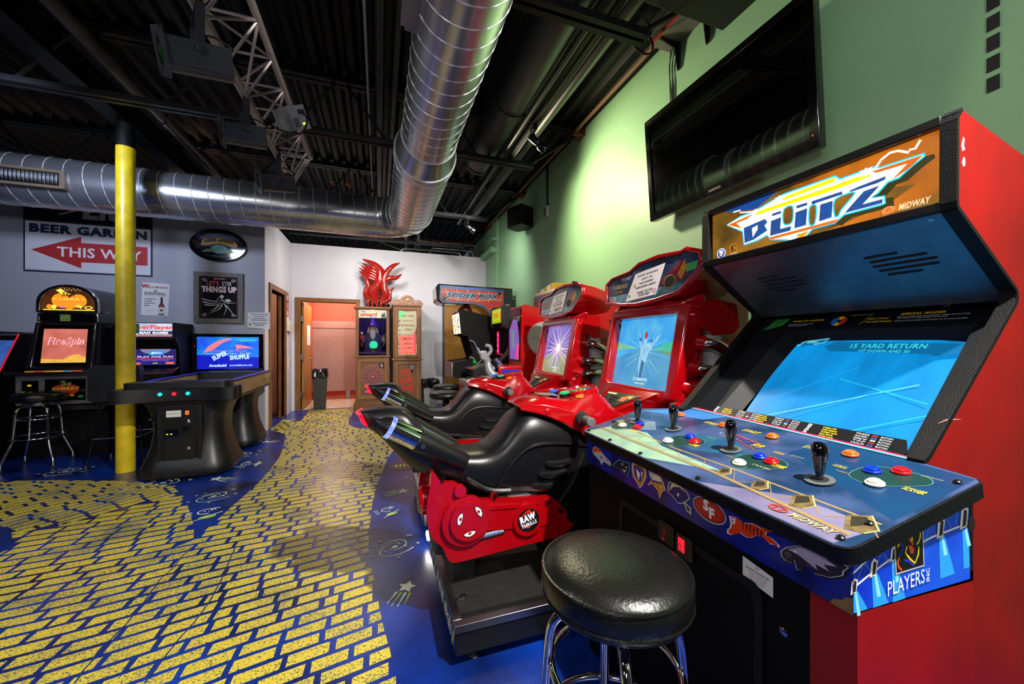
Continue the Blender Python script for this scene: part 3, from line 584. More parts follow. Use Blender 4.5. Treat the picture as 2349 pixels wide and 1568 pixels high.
# marquee
g = G(frame((1.36, 1.26, 1.61), (0, -1, 0), (0, 0, 1))); g.dz = .00005
BRN = E('#9a6a20', 1.0, h2='#4a3a14', v=.1, vs=7, thr=(.35, .62)); ORG = E('#d8791a', 1.0, h2='#8a4a10', v=.1, vs=8); CY = E('#18b6f0', 1.6); CRM = E('#fff6d8', 1.6); BLU = E('#2f4a86', .9, h2='#1d62b8', v=.1, vs=60); TAN = E('#d9691c', 1.1)
g.rect(0, -.004, .711, .19, BRN); g.poly([(.33, .19), (.711, .19), (.711, .06), (.60, .08), (.52, .15), (.40, .165)], ORG); g.poly([(.42, 0), (.60, .035), (.66, .07), (.711, .06), (.711, .03), (.56, -.004)], ORG)
g.poly([(.05, .19), (.28, .19), (.2, .155), (.13, .17)], E('#1d4fa0', .9))
ARW = [(.068, .132), (.134, .15), (.191, .15), (.285, .172), (.31, .175), (.467, .172), (.481, .157), (.571, .157), (.58, .149), (.675, .145), (.677, .134), (.651, .118), (.623, .097), (.599, .095), (.576, .072), (.561, .067), (.592, .063), (.594, .038), (.58, .036), (.492, .037), (.467, .019), (.401, .019), (.376, -.003), (.335, -.003), (.307, .007), (.255, .021), (.243, .041), (.207, .031), (.148, .028), (.141, .083)]
c0 = Vector((.38, .09)); shd = [(x+.018, y-.012) for x, y in ARW if y > -.002]; g.poly([p for p in shd if p[0] > .45] + [(.45, .03)], E('#3f3a10', .8))
g.poly(ARW, CY)
def ins(poly, d):
    n = len(poly); out = []
    for i in range(n):
        a = Vector(poly[i-1]); b = Vector(poly[i]); c = Vector(poly[(i+1) % n]); d1 = (b-a).normalized(); d2 = (c-b).normalized(); nn = Vector((-d1.y-d2.y, d1.x+d2.x))
        if nn.length < .3: nn = Vector((-d1.y, d1.x))
        nn.normalize(); ar = sum(poly[k][0]*poly[(k+1) % n][1]-poly[(k+1) % n][0]*poly[k][1] for k in range(n)); out.append(tuple(b + nn*(d if ar > 0 else -d)))
    return out
g.poly(ins(ARW, .005), CRM)
for p, m in (([(.673, .14), (.561, .143), (.571, .135), (.640, .131), (.606, .099), (.646, .118)], TAN), ([(.076, .13), (.191, .141), (.161, .128), (.116, .125), (.139, .098)], TAN),
             ([(.191, .143), (.30, .143), (.47, .141), (.55, .143), (.561, .131), (.467, .127), (.307, .130), (.2, .131)], E('#ffe100', 1.5)), ([(.289, .161), (.47, .166), (.461, .153), (.289, .151)], E('#ffd800', 1.4)),
             ([(.148, .097), (.236, .106), (.245, .09), (.234, .082), (.245, .060), (.191, .040), (.152, .036)], BLU), ([(.259, .091), (.296, .094), (.293, .052), (.332, .051), (.328, .036), (.255, .037)], BLU), ([(.263, .116), (.296, .116), (.296, .107), (.263, .107)], BLU),
             ([(.346, .094), (.384, .096), (.38, .040), (.342, .040)], BLU), ([(.349, .116), (.384, .115), (.384, .106), (.349, .106)], BLU), ([(.424, .094), (.46, .094), (.457, .042), (.42, .040)], BLU), ([(.398, .114), (.486, .114), (.486, .104), (.398, .103)], BLU),
             ([(.503, .108), (.531, .112), (.594, .116), (.592, .107), (.576, .104), (.511, .103)], BLU), ([(.542, .093), (.580, .095), (.539, .055), (.587, .054), (.586, .042), (.492, .044)], BLU)): g.poly(p, m)
g.poly([(.184, .086), (.207, .091), (.207, .076), (.187, .050)], CRM)
for h in ([(.304, .119), (.338, .120), (.337, .063), (.304, .064)], [(.390, .097), (.414, .096), (.410, .037), (.389, .038)], [(.465, .097), (.523, .099), (.486, .056), (.478, .040), (.464, .042)]):
    q = sm2(h, 3); g.poly(q, CY); g.poly(ins(q, .0045), BRN)
g.poly([(.247, .032), (.484, .031), (.467, .022), (.259, .022)], TAN); g.poly([(.335, .015), (.39, .018), (.372, .0), (.35, .0)], E('#ff8a10', 1.4))
g.line([(.571, .150), (.583, .167), (.603, .178), (.621, .175), (.643, .160), (.645, .166), (.657, .164), (.667, .182)], .006, CRM); g.line([(.102, .174), (.134, .172), (.132, .163), (.199, .145)], .005, CRM)
for x, y, r in ((.547, .147, .014), (.29, .160, .014), (.338, .008, .013), (.2, .146, .01)): g.poly([(x + r*(1.6 if i % 2 == 0 else .8)*math.cos(i*PI/8), y + r*(1 if i % 2 == 0 else .6)*math.sin(i*PI/8)) for i in range(16)], E('#ffffff', 2.2))
g.line(ell(.600, .018, .013, .008), .004, E('#f08a4a', 1.1), True); g.line([(.588, .008), (.596, .026), (.600, .014), (.606, .026), (.610, .010)], .004, E('#f08a4a', 1.1)); g.text('MIDWAY', .655, .009, .017, E('#f3d9a6', 1.1), w=.066, bold=.03, shear=.25)
g.circ(.045, .02, .021, E('#dfe6f2', 1)); g.circ(.045, .02, .017, E('#2450a0', 1)); g.poly([(.036, .032), (.054, .032), (.054, .016), (.045, .008), (.036, .016)], E('#f2f2f2', 1)); g.text('NFL', .045, .015, .007, E('#c0392b', 1), bold=.03)
g.rect(.09, .012, .117, .043, E('#c98a2a', 1)); g.rect(.093, .015, .114, .040, E('#1d150a', .8)); g.line([(.097, .036), (.107, .03), (.098, .02)], .003, E('#e0542a', 1)); g.line([(.106, .037), (.111, .026), (.104, .018)], .003, E('#f0c030', 1)); g.text('PLAYERS', .104, .003, .006, E('#d8cda8', 1), bold=.02)
O(g, 'marquee', flat=True)
g = G(); g.box((1.335, .545, 1.80), (1.40, 1.265, 1.825), BLACK); g.box((1.335, .545, 1.583), (1.372, 1.265, 1.608), BLACK); g.box((1.362, .545, 1.6), (1.4, 1.265, 1.81), BLACK); O(g, 'marquee_frame', bev=.003)
# speaker panel (sloping in) with slots
d = Vector((.292, 0, -.207)).normalized(); Xs = frame((1.352, 1.265, 1.582), (0, -1, 0), -d)   # v up the slope => use negative
SP = M('#6a7078', r=.3, m=.75, v=.1, vs=25, b=.06, bs=400)
g = G(frame((1.347, 1.265, 1.583), (0, -1, 0), d)); O(G(frame((1.347, 1.265, 1.583), (0, -1, 0), d)).box((0, 0, .004), (.72, .372, .016), SP), 'speaker_panel')
XS = frame((1.347, .545, 1.583), (0, 1, 0), d)     # outward normal faces down-left
def slots(cu, cv, par):
    for k, (o, w) in enumerate(((-.02, .075), (.012, .125), (.018, .14), (.02, .13), (.005, .075))):
        v = cv + (k-2)*.022; g = G(XS); u = .72-(cu+o-.012)
        pl_ = [(u-w/2, v-.0045), (u+w/2, v-.0045)] + [(u+w/2+.0045*math.sin(R(a)), v-.0045*math.cos(R(a))) for a in (45, 90, 135)] + [(u+w/2, v+.0045), (u-w/2, v+.0045)] + [(u-w/2-.0045*math.sin(R(a)), v+.0045*math.cos(R(a))) for a in (45, 90, 135)]
        g.prism(pl_, -.0035, -.0028, F('#020202', r=.9)); O(g, 'speaker_slot', flat=True)
slots(.575, .16, cab); slots(.215, .17, cab)
for u, v in ((.36, .015), (.69, .02), (.02, .02)): O(G(XS).prism(ell(.72-u, v, .006, .006, 12), -.0045, -.0028, STEEL), 'screw')
# monitor bezel and screen
s_ = math.hypot(.43, .40); XM = frame((1.24, 1.265, .985), (0, -1, 0), (.43/s_, 0, .40/s_)); BZ = M('#15171c', r=.55, v=.1, vs=12, sp=.2)
g = G(XM); outer = [(0, 0), (.72, 0), (.72, .575), (0, .575)]; g.ring([(.0, -.0), (.72, -.0), (.72, .59), (.0, .59)], [(.10, .012), (.685, .012), (.672, .50), (.13, .50)], -.035, -.03, BZ)
g.add([(.10, .012, -.03), (.685, .012, -.03), (.672, .50, -.03), (.13, .50, -.03), (.15, .0, -.075), (.70, .0, -.075), (.695, .475, -.075), (.175, .475, -.075)], [(0,4,5,1), (1,5,6,2), (2,6,7,3), (3,7,4,0)], BZ); O(g, 'monitor_bezel', ang=20)
def scr(u, v): return .176 + u*.535, -.002 + v*.462 + .028*(1-(2*u-1)**2)*(v > .5)*(2*v-1)
g = G(XM @ T(0, 0, -.068)); NX, NY = 24, 18; SB1 = E('#0a8fd8', 1.05, h2='#0878b8', v=.1, vs=5, stretch=(1, 3, 1), thr=(.35, .65))
vs_ = []; fs_ = []
for j in range(NY+1):
    for i in range(NX+1):
        u, v = i/NX, j/NY; x, y = scr(u, v); x += .012*(math.cos((v-.5)*PI)-.5)*(1 if u > .5 else -1)*abs(2*u-1); vs_.append((x, y, .014*(1-(2*u-1)**2)*(1-(2*v-1)**2)))
for j in range(NY):
    for i in range(NX): a = j*(NX+1)+i; fs_.append((a, a+1, a+NX+2, a+NX+1))
g.add(vs_, fs_, SB1); screen = O(g, 'screen', ang=180)
g = G(XM @ T(0, 0, -.052)); TEAL = E('#3fd6dc', 1.0); DKB = E('#0a6aa0', .95); PAL = E('#7fe6e0', 1.0)
g.poly([(.33, .455), (.68, .445), (.69, .415), (.62, .39), (.60, .398), (.33, .405), (.30, .43)], DKB); g.text('15 YARD RETURN', .485, .424, .021, TEAL, w=.20, bold=.02); g.text('1ST DOWN AND 30', .485, .402, .0135, TEAL, w=.135, bold=.02)
g.poly([(.205, .455), (.30, .475), (.29, .445), (.26, .438), (.215, .43)], DKB); g.line([(.205, .43), (.22, .457), (.30, .474), (.29, .45), (.26, .440)], .004, PAL); g.text('AWAY', .25, .447, .013, PAL, w=.04, bold=.03)
for a, b, m in (((.20, .02), (.62, .27), PAL), ((.27, .16), (.45, .33), E('#2aa0f0', 1)), ((.34, .07), (.56, .24), E('#2aa0f0', 1)), ((.47, .02), (.70, .18), E('#35c8f0', 1)), ((.42, .27), (.66, .20), E('#30c0d8', 1))): g.line([a, b], .003, m)
for i, (x, y) in enumerate(((.20, .02), (.30, .018), (.42, .016), (.56, .014))):
    w = .035+.012*i; g.poly([(x-w, y-.008), (x+w, y-.008), (x+w*.8, y+.018), (x-w*.8, y+.018)], PAL); g.poly([(x-w+.005, y-.005), (x+w-.005, y-.005), (x+w*.8-.003, y+.015), (x-w*.8+.003, y+.015)], DKB); g.text('TO JOIN', x, y, .009, E('#3a8ae0', 1), w=w*1.1)
O(g, 'screen_graphics', screen, flat=True)
# instruction strips
GRD = F('#0a1a3a'); YL = F('#e8c81c'); WT = F('#d9dce2'); RD = F('#c23020'); BL = F('#2a6ad0')
g = G(XM @ T(0, 0, -.029)); g.dz = .00005; g.poly([(.10, .512), (.66, .512), (.676, .54), (.676, .578), (.12, .578), (.085, .53)], F('#07090f'))
for i in range(24): g.line([(.11+.023*i, .513), (.115+.023*i, .577)], .0007, GRD)
for i in range(3): g.line([(.1, .525+.018*i), (.67, .525+.018*i)], .0007, GRD)
g.text('PASSING TO A RECEIVER:', .195, .553, .009, YL, w=.12, bold=.02, shear=.2); g.text('INDICATED RECEIVER BY USING JOYSTICK,', .175, .535, .005, WT, w=.10); g.text('PRESS RED BUTTON TO PASS', .165, .526, .005, WT, w=.07)
for k, (a0, a1, m) in enumerate(((-70, 60, F('#c0381c')), (60, 110, YL), (110, 240, BL), (240, 290, YL))): g.circ(.31, .545, .026, m, n=10, a0=a0, a1=a1)
g.circ(.31, .545, .007, F('#0a0a0a')); g.line([(.34, .575), (.405, .575), (.385, .522)], .0015, YL); g.text('SPECIAL MODES', .54, .561, .010, YL, w=.11, bold=.03, shear=.25); g.text('FIELD GOALS:', .43, .545, .008, YL, w=.06, bold=.02, shear=.2); g.text('"ON FIRE" MODE:', .435, .528, .008, YL, w=.075, bold=.02, shear=.2)
g.text('AIM KICK DIRECTION W/ JOYSTICK + PRESS RED BUTTON', .565, .549, .005, WT, w=.17); g.text('AT PEAK POWER FOR DISTANCE', .545, .541, .005, WT, w=.12); g.text('OFFENSE GETS CONSECUTIVE SACKS TO BECOME ON FIRE', .565, .528, .005, WT, w=.17)
O(g, 'upper_instruction_strip', flat=True)
g = G(XM @ T(0, 0, -.027)); g.poly([(.028, .505), (.10, .53), (.115, .575), (.055, .575)], F('#2f8a3c')); g.text('SUITABLE', .078, .558, .009, F('#0b2a10'), w=.05); g.text('FOR', .072, .543, .009, F('#0b2a10')); g.text('ALL AGES', .066, .528, .009, F('#0b2a10'), w=.05); O(g, 'ages_sticker', flat=True)
g = G(XM @ T(0, 0, -.024)); g.dz = .00005; g.poly([(.10, -.012), (.675, -.012), (.69, .01), (.675, .048), (.14, .045), (.12, .055), (.09, .03)], F('#07090f'))
for i in range(26): g.line([(.10+.022*i, -.011), (.105+.022*i, .045)], .0007, GRD)
for x, s in ((.105, 'OFFENSE'), (.45, 'DEFENSE')): g.text(s, x, .018, .010, WT, w=.05, bold=.02, rot=R(85))
for x in (.13, .27, .485):
    for k in range(6): g.text(['LATERAL PASS', 'JUMP HURDLE', 'TURBO RUN', 'SPIN MOVE', 'STIFF ARM', 'DIVE TACKLE'][k], x, .036-.0085*k, .005, YL, al='l', w=.035+.004*(k % 3), bold=.02)
for x in (.20, .34, .575):
    for k in range(6):
        g.text(['PRESS', 'HOLD WHITE +', 'DOUBLE TAP', 'TAP', 'HOLD', 'WHITE +'][k], x-.004, .036-.0085*k, .005, WT, al='l', w=.030); g.text(['RED', 'BLUE', 'WHITE', 'RED', 'BLUE', 'RED'][k], x+.033, .036-.0085*k, .005, [RD, BL, WT, RD, BL, RD][k], al='l', w=.012, bold=.03); g.text('BUTTON', x+.052, .036-.0085*k, .005, WT, al='l', w=.025)
O(g, 'lower_instruction_strip', flat=True)
# ---- control panel
XC = frame((.805, 1.395, .89), (-.03, -.965, 0), (1, -.03, .19))
CPO = [(.0, .0), (.02, -.008), (.945, -.008), (.962, .002), (.968, .02), (.968, .40), (.955, .418), (.835, .442), (.113, .468), (-.055, .345), (-.06, .31), (-.012, .02)]
O(G(XC).prism(CPO, -.032, -.001, BLACKM), 'panel_board', bev=.01, seg=3)
g = G(XC); g.dz = .00003; g.poly(ins(CPO, .004), M('#3a4c74', r=.3, h2='#16304e', v=.1, vs=7, coat=.4, thr=(.38, .6)))
g.poly([(.02, 0), (.40, 0), (.62, .09), (.36, .10), (.22, .15), (.05, .12)], M('#8fae88', r=.3, h2='#6d9088', v=.1, vs=12, coat=.4)); g.poly([(.62, 0), (.94, 0), (.955, .1), (.80, .10)], M('#77708a', r=.3, h2='#5a5878', v=.1, vs=10, coat=.4)); g.poly([(.64, .30), (.955, .14), (.955, .41), (.8, .43), (.66, .44)], M('#0f3a5c', r=.3, h2='#173058', v=.1, vs=6, coat=.4))
g.poly([(.0, .16), (.13, .12), (.22, .19), (.14, .25), (.02, .22)], M('#5b5590', r=.3, h2='#7a9a6a', v=.1, vs=14, coat=.4)); g.poly([(.30, .17), (.45, .14), (.58, .2), (.5, .28), (.35, .26)], M('#17606e', r=.3, h2='#20406e', v=.1, vs=12, coat=.4)); g.poly([(-.03, .32), (.11, .45), (.30, .45), (.26, .38)], M('#3a7ad0', r=.3, v=.05, coat=.4))
GLD = F('#8a7448', r=.3); GL2 = F('#4a4028', r=.3)
g.line([(.03, .07), (.25, .065), (.60, .07), (.94, .045)], .009, GLD); g.line([(.03, .062), (.25, .057), (.60, .062), (.94, .037)], .003, GL2); g.line([(.06, .14), (.40, .115), (.64, .12), (.95, .115)], .006, GLD)
for i in range(9): g.line([(.08+.1*i, .07), (.13+.1*i, .115), (.17+.1*i, .068)], .0022, GLD)
for x, k in ((.60, .8), (.70, .9), (.795, 1.1), (.90, 1.2)):
    tq = lambda pts: [(x+a*k, .09+b*k) for a, b in pts]
    g.poly(tq([(0, .01), (.022, .035), (.05, .0), (.042, -.022), (.02, -.03)]), M('#7d6a42', r=.3, h2='#4a4028', v=.1, vs=60, coat=.3)); g.poly(tq([(.006, .012), (.02, .026), (.036, .008), (.022, -.018)]), F('#2e2a20', r=.3)); g.line(tq([(.022, .035), (.05, 0), (.042, -.022)]), .003, F('#b09a68', r=.3))
for px, py in ((.085, .15), (.37, .17), (.625, .19), (.85, .31)):
    q = sm2([(px-.045, py-.04), (px+.01, py-.055), (px+.07, py+.01), (px+.055, py+.05), (px+.0, py+.055), (px-.045, py+.03)], 3); g.poly(q, F('#16342f', r=.3)); g.line(q, .0015, F('#4f8a80', r=.3), True)
for u, v in ((.67, .355), (.465, .365), (.315, .352)): g.text('START', u, v, .018, F('#d0aa20'), w=.06, bold=.03, shear=.2)
for u, v in ((.16, .19), (.42, .235), (.675, .27), (.91, .345)): g.text('JUMP BLOCK', u, v+.014, .006, F('#8a8a60'), w=.035, bold=.02); g.text('CHANGE', u+.008, v-.062, .007, F('#e0c020'), w=.035, bold=.03); g.text('PLAYER', u+.008, v-.071, .007, F('#e0c020'), w=.035, bold=.03)
for u, v in ((.03, .16), (.30, .16), (.565, .17), (.79, .27)): g.text('TURBO', u, v, .007, F('#8a6a30'), w=.03, bold=.02)
for u, v in ((.72, .30), (.58, .28), (.40, .29)): g.text('THROW', u+.05, v+.0, .006, F('#a08a40'), w=.028, bold=.02); g.text('TACKLE', u+.05, v-.008, .007, F('#c0a020'), w=.03, bold=.02)
g.text('BLITZ', .49, .285, .026, F('#3a3a8a'), w=.10, bold=.04, shear=.2); g.text('99', .56, .275, .024, F('#c09a20'), bold=.03, shear=.2); g.line([(.40, .33), (.56, .30)], .005, F('#c0402a')); g.line([(.42, .315), (.57, .255)], .003, F('#c0402a'))
g.text('2 PLAYERS', .66, .17, .008, F('#a8a888'), w=.05); g.text('MIDWAY', .885, .02, .017, F('#b09a60'), w=.085, bold=.02, shear=.2); g.line(ell(.815, .03, .018, .011, 16), .004, F('#c23a2c'), True); g.line([(.805, .018), (.812, .042), (.819, .022), (.828, .042)], .004, F('#c23a2c'))
g.poly([(.113, .468), (.835, .442), (.835, .43), (.113, .455)], F('#5aa0b0')); g.poly([(.12, .474), (.83, .448), (.83, .440), (.12, .464)], E('#ff1f60', .9))
O(g, 'panel_artwork', flat=True)
for u, v in ((.03, .01), (.19, .008), (.37, .008), (.61, .012), (.94, .02), (.94, .10), (.945, .37), (.01, .14), (.08, .43), (-.03, .3)): O(G(XC).lathe([(.007, 0), (.007, .002), (.004, .004)], M('#222226', r=.3, m=.7), T(u, v, .003), 10), 'panel_bolt')
JP = [(.09, .203), (.265, .232), (.532, .212), (.787, .2)]
for u, v in JP:
    j = O(G(XC @ T(u, v, .004)).lathe([(.030, 0), (.030, .0012), (.019, .0014)], M('#6f7478', r=.3, m=.4)), 'joystick')
    G(XC @ T(u, v, .0055)).circ(0, 0, .0185, F('#060606', r=.7)).obj('joystick_well', j, wld=True)
    G(XC @ T(u, v, .004, rx=R(-11))).lathe([(.0075, 0), (.0085, .012), (.0125, .035), (.016, .056), (.0172, .066), (.0165, .078), (.012, .086), (.004, .089)], M('#050507', r=.06, v=0, coat=1), None, 24).obj('joystick_handle', j, wld=True)
BC = dict(w=M('#d9d6c8', r=.25, v=0, coat=.5), b=M('#0b2fb8', r=.2, v=0, coat=.5), r=M('#cf1018', r=.2, v=0, coat=.5), o=M('#e0641a', r=.2, v=0, coat=.5))
for k, u, v in (('w', .084, .134), ('b', .119, .191), ('r', .15, .158), ('o', .157, .363), ('w', .347, .138), ('b', .367, .213), ('r', .413, .189), ('o', .364, .365), ('w', .612, .153), ('b', .617, .222), ('r', .657, .215), ('o', .541, .37), ('w', .862, .26), ('b', .826, .318), ('r', .862, .352), ('o', .746, .378)):
    b = O(G(XC @ T(u, v, .003)).lathe([(.0175, 0), (.0175, .003), (.0155, .005), (.0135, .005), (.0130, .0035)], BC[k]), 'button'); G(XC @ T(u, v, .006)).lathe([(.0122, 0), (.0122, .005), (.011, .0062), (.004, .0058)], BC[k]).obj('plunger', b, wld=True)
# ---- control box: front and side artwork
O(G().add([(.80, .44, .765), (.815, 1.385, .765), (1.2, 1.385, .74), (1.2, .44, .743), (.80, .44, .868), (.815, 1.385, .868), (1.2, 1.385, .945), (1.2, .44, .945)], [(3,2,1,0), (4,5,6,7), (0,1,5,4), (1,2,6,5), (2,3,7,6), (3,0,4,7)], BLACKM), 'control_box')
XF = frame((.8135, 1.38, .87), (-.015, -.945, 0), (0, 0, 1)); NB = M('#0a1f92', r=.3, h2='#060f4a', v=.1, vs=7, stretch=(1, 1.6, .35), thr=(.38, .6))
g = G(XF); g.poly([(-.002, 0), (.943, 0), (.943, -.105), (.03, -.105), (.0, -.09)], NB); O(g, 'front_artwork', flat=True)
SIL = M('#b9b7bd', r=.3, v=.05); GD = F('#c98a1c'); PUR = F('#3a2a78'); TL = F('#2a8aa8'); DK2 = F('#101018'); ORR = F('#d8401a'); WH2 = F('#e4e2e6')
def emblem(parts, text=None, lab=None):
    g = G(XF @ T(0, 0, .0006)); g.dz = .00012
    for p, m in parts: g.poly(p, m)
    if text: text(g)
    O(g, 'team_emblem', flat=True, lab=lab)
def big(p, k=1.06, o=(0, 0)):
    cx = sum(a for a, b in p)/len(p); cy = sum(b for a, b in p)/len(p); return [(cx+(a-cx)*k+o[0], cy+(b-cy)*k+o[1]) for a, b in p]
br_ = [(.043, -.057), (.046, -.039), (.063, -.028), (.111, -.032), (.126, -.044), (.176, -.06), (.17, -.076), (.153, -.072), (.123, -.072), (.114, -.09), (.095, -.075), (.06, -.065)]
emblem([(big(br_, 1.1, (.003, -.003)), DK2), (br_, SIL), ([(.046, -.046), (.063, -.03), (.111, -.032), (.12, -.039), (.073, -.046), (.053, -.057)], ORR), ([(.10, -.06), (.112, -.052), (.118, -.06), (.108, -.066)], F('#60606a')), (ell(.15, -.058, .004, .002, 8), DK2)], lab='white horse head with orange mane')
pn = [(.187, -.069), (.225, -.037), (.283, -.031), (.286, -.048), (.273, -.077), (.251, -.073), (.23, -.065)]
emblem([(big(pn, 1.12), TL), (pn, DK2), ([(.235, -.045), (.255, -.038), (.25, -.05)], F('#8a8a90')), ([(.262, -.048), (.278, -.042), (.272, -.056)], F('#8a8a90')), ([(.245, -.062), (.27, -.058), (.262, -.07)], F('#b0b0b4'))], lab='black panther head edged in blue')
rv = [(.305, -.027), (.323, -.016), (.346, -.015), (.37, -.021), (.374, -.046), (.359, -.073), (.343, -.091), (.328, -.078), (.309, -.065), (.304, -.047)]
emblem([(big(rv, 1.08), WH2), (rv, GD), ([(.312, -.028), (.34, -.022), (.365, -.03), (.361, -.05), (.346, -.076), (.318, -.062)], PUR), ([(.325, -.035), (.345, -.045), (.340, -.07), (.330, -.058)], WH2), ([(.35, -.035), (.358, -.04), (.352, -.06)], WH2)], lab='purple and gold bird face emblem')
vk = [(.405, -.046), (.417, -.022), (.44, -.024), (.451, -.035), (.462, -.056), (.449, -.064), (.438, -.089), (.429, -.069), (.409, -.058), (.386, -.069)]
emblem([(big(vk, 1.08), WH2), (vk, GD), ([(.386, -.013), (.397, -.023), (.403, -.011), (.413, -.023), (.405, -.046), (.393, -.037)], SIL), ([(.408, -.044), (.417, -.025), (.438, -.026), (.448, -.038), (.425, -.042)], F('#d8d4c0')), ([(.40, -.047), (.45, -.039), (.45, -.044), (.402, -.052)], PUR), ([(.44, -.05), (.452, -.05), (.445, -.06)], F('#d8b080'))], lab='horned helmet head with yellow braid')
rm = [(.475, -.057), (.48, -.03), (.496, -.016), (.528, -.013), (.547, -.03), (.557, -.044), (.546, -.056), (.535, -.066), (.515, -.073), (.491, -.06)]
emblem([(big(rm, 1.08), F('#d8d0b8')), (rm, F('#16185e')), ([(.479, -.053), (.491, -.024), (.522, -.018), (.547, -.034), (.522, -.027), (.498, -.034)], F('#d2c08a')), (ell(.516, -.05, .004, .005, 10), WH2), ([(.535, -.058), (.565, -.068), (.566, -.088), (.548, -.083), (.54, -.068)], F('#b8ae90')), ([(.545, -.066), (.56, -.072), (.56, -.081), (.55, -.078)], F('#0b1560'))], lab='dark blue football helmet with gold horn')
def sft(g): g.text('S', .615, -.052, .026, WH2, bold=.05); g.text('F', .634, -.066, .026, WH2, bold=.05)
emblem([(ell(.624, -.049, .053, .030), SIL), (ell(.624, -.049, .050, .027), DK2), (ell(.624, -.049, .047, .0245), M('#b3201a', r=.3, v=.05))], sft, lab='red oval with interlocked white letters')
tg = [(.684, -.071), (.69, -.066), (.693, -.055), (.689, -.038), (.707, -.034), (.725, -.038), (.751, -.028), (.767, -.03), (.785, -.022), (.788, -.015), (.793, -.016), (.791, -.026), (.779, -.033), (.777, -.04), (.791, -.04), (.806, -.047), (.805, -.052), (.795, -.051), (.785, -.054), (.773, -.047), (.757, -.05), (.747, -.06), (.734, -.066), (.716, -.064), (.695, -.079), (.684, -.081)]
emblem([(big(tg, 1.07), WH2), (tg, M('#d8380e', r=.3, v=.05))] + [([(x, -.034-.002*i % .004), (x+.004, -.034), (x-.001+.003, -.055), (x+.001, -.052)], DK2) for i, x in enumerate((.722, .731, .740, .749, .758, .767))] + [([(.692, -.04), (.704, -.037), (.702, -.05), (.696, -.052)], WH2), (ell(.697, -.044, .002, .002, 8), DK2)], lab='leaping orange striped tiger')
eg = [(.814, -.057), (.826, -.043), (.853, -.026), (.877, -.015), (.904, -.010), (.933, -.012), (.926, -.021), (.934, -.024), (.926, -.035), (.925, -.043), (.905, -.058), (.892, -.062), (.878, -.067), (.872, -.057), (.861, -.059), (.855, -.072), (.846, -.077), (.841, -.061), (.833, -.063), (.838, -.069), (.824, -.071), (.816, -.067)]
emblem([(big(eg, 1.08, (.002, -.002)), DK2), (big(eg, 1.05), SIL), (eg, F('#241a30')), ([(.826, -.046), (.853, -.028), (.877, -.019), (.915, -.018), (.90, -.028), (.918, -.032), (.895, -.040), (.905, -.048), (.88, -.047), (.884, -.057), (.862, -.050), (.846, -.046)], M('#a89ab4', r=.3, v=.1)), ([(.818, -.058), (.828, -.048), (.838, -.054), (.826, -.066)], F('#4a4038')), (ell(.842, -.043, .004, .002, 8), WH2)], lab='silver eagle head emblem')
for x in (.256, .413, .571, .725): O(G(XF @ T(0, 0, .0005)).prism(ell(x, -.006, .0075, .0075, 12), 0, .002, F('#15131c')), 'hole_plug')
O(G(XF @ T(0, 0, .0012)).poly([(.905, -.105), (.912, -.093), (.925, -.088), (.932, -.078), (.943, -.074), (.943, -.105)], M('#8a6a3c', r=.7, v=.2, vs=60)), 'worn_corner', flat=True)
XSD = frame((.79, .4395, .77), (1, 0, 0), (0, 0, 1)); g = G(XSD); g.dz = .00005; SKY = M('#1458e0', r=.3, h2='#0a2ab8', v=.1, vs=5, thr=(.35, .65))
g.poly([(.008, .098), (.39, .162), (.397, -.02), (.01, -.003)], SKY)
LB = F('#2a9af0'); LB2 = F('#8ad6ff')
for x, y, r in ((.01, .044, .012), (.065, .066, .014), (.124, .081, .012), (.28, .103, .016), (.365, .106, .018)): g.poly([(x, y-r), (x+r*1.2, y-r*.8), (min(.394, x+r*3.6), max(-.004-.05*x, y-.10)), (x+r*.3, max(-.003-.05*x, y-.10))], LB); g.poly([(x+r*.5, y-r), (x+r*.9, y-r*.8), (x+r*1.9, y-.055), (x+r*1.1, y-.055)], LB2)
g.line([(.008, .068), (.07, .094), (.129, .111), (.252, .136), (.385, .155)], .004, F('#e8e6e0')); g.line([(.021, .046), (.055, .057), (.118, .074), (.255, .093), (.385, .100)], .004, F('#e8e6e0'))
for i in range(7): g.line([(.02+.052*i, .05+.0078*i), (.04+.052*i, .084+.0098*i), (.065+.052*i, .058+.0078*i)], .0012, F('#6ab0e8'))
for x, y, r in ((.01, .044, .012), (.065, .066, .014), (.124, .081, .012), (.28, .105, .018), (.365, .112, .02)): g.poly([(x-r*.6, y-r), (x+r*.7, y-r*.9), (x+r*1.1, y+r*.9), (x+r*.3, y+r*1.4), (x-r*.3, y+r*.9)], F('#d6d2c4')); g.poly([(x-r*.1, y-r*.8), (x+r*.6, y-r*.7), (x+r*.8, y+r*.8), (x+r*.2, y+r)], F('#15151a'))
g.poly([(.128, .117), (.222, .129), (.227, .041), (.134, .042)], F('#b0b0c0')); g.poly([(.131, .114), (.219, .126), (.224, .044), (.137, .045)], F('#08070a'))
Y_, R_, B_ = F('#f0c412'), F('#e8481a'), F('#1a30d0')
g.line([(.186, .096), (.185, .112), (.198, .12), (.213, .114), (.213, .1), (.207, .092), (.201, .088)], .004, Y_); g.line([(.137, .108), (.152, .114), (.165, .112), (.177, .104), (.189, .09)], .004, R_); g.line([(.169, .09), (.164, .079), (.179, .064), (.195, .053), (.206, .067), (.208, .083)], .004, Y_); g.poly([(.174, .091), (.186, .088), (.193, .08), (.188, .073), (.18, .075)], R_)
g.line([(.152, .1), (.156, .089), (.146, .076)], .003, B_); g.line([(.145, .074), (.139, .065), (.143, .055), (.152, .048)], .004, R_); g.line([(.16, .066), (.175, .06), (.192, .048)], .003, B_); g.line([(.146, .11), (.15, .104), (.143, .099), (.139, .094)], .004, Y_)
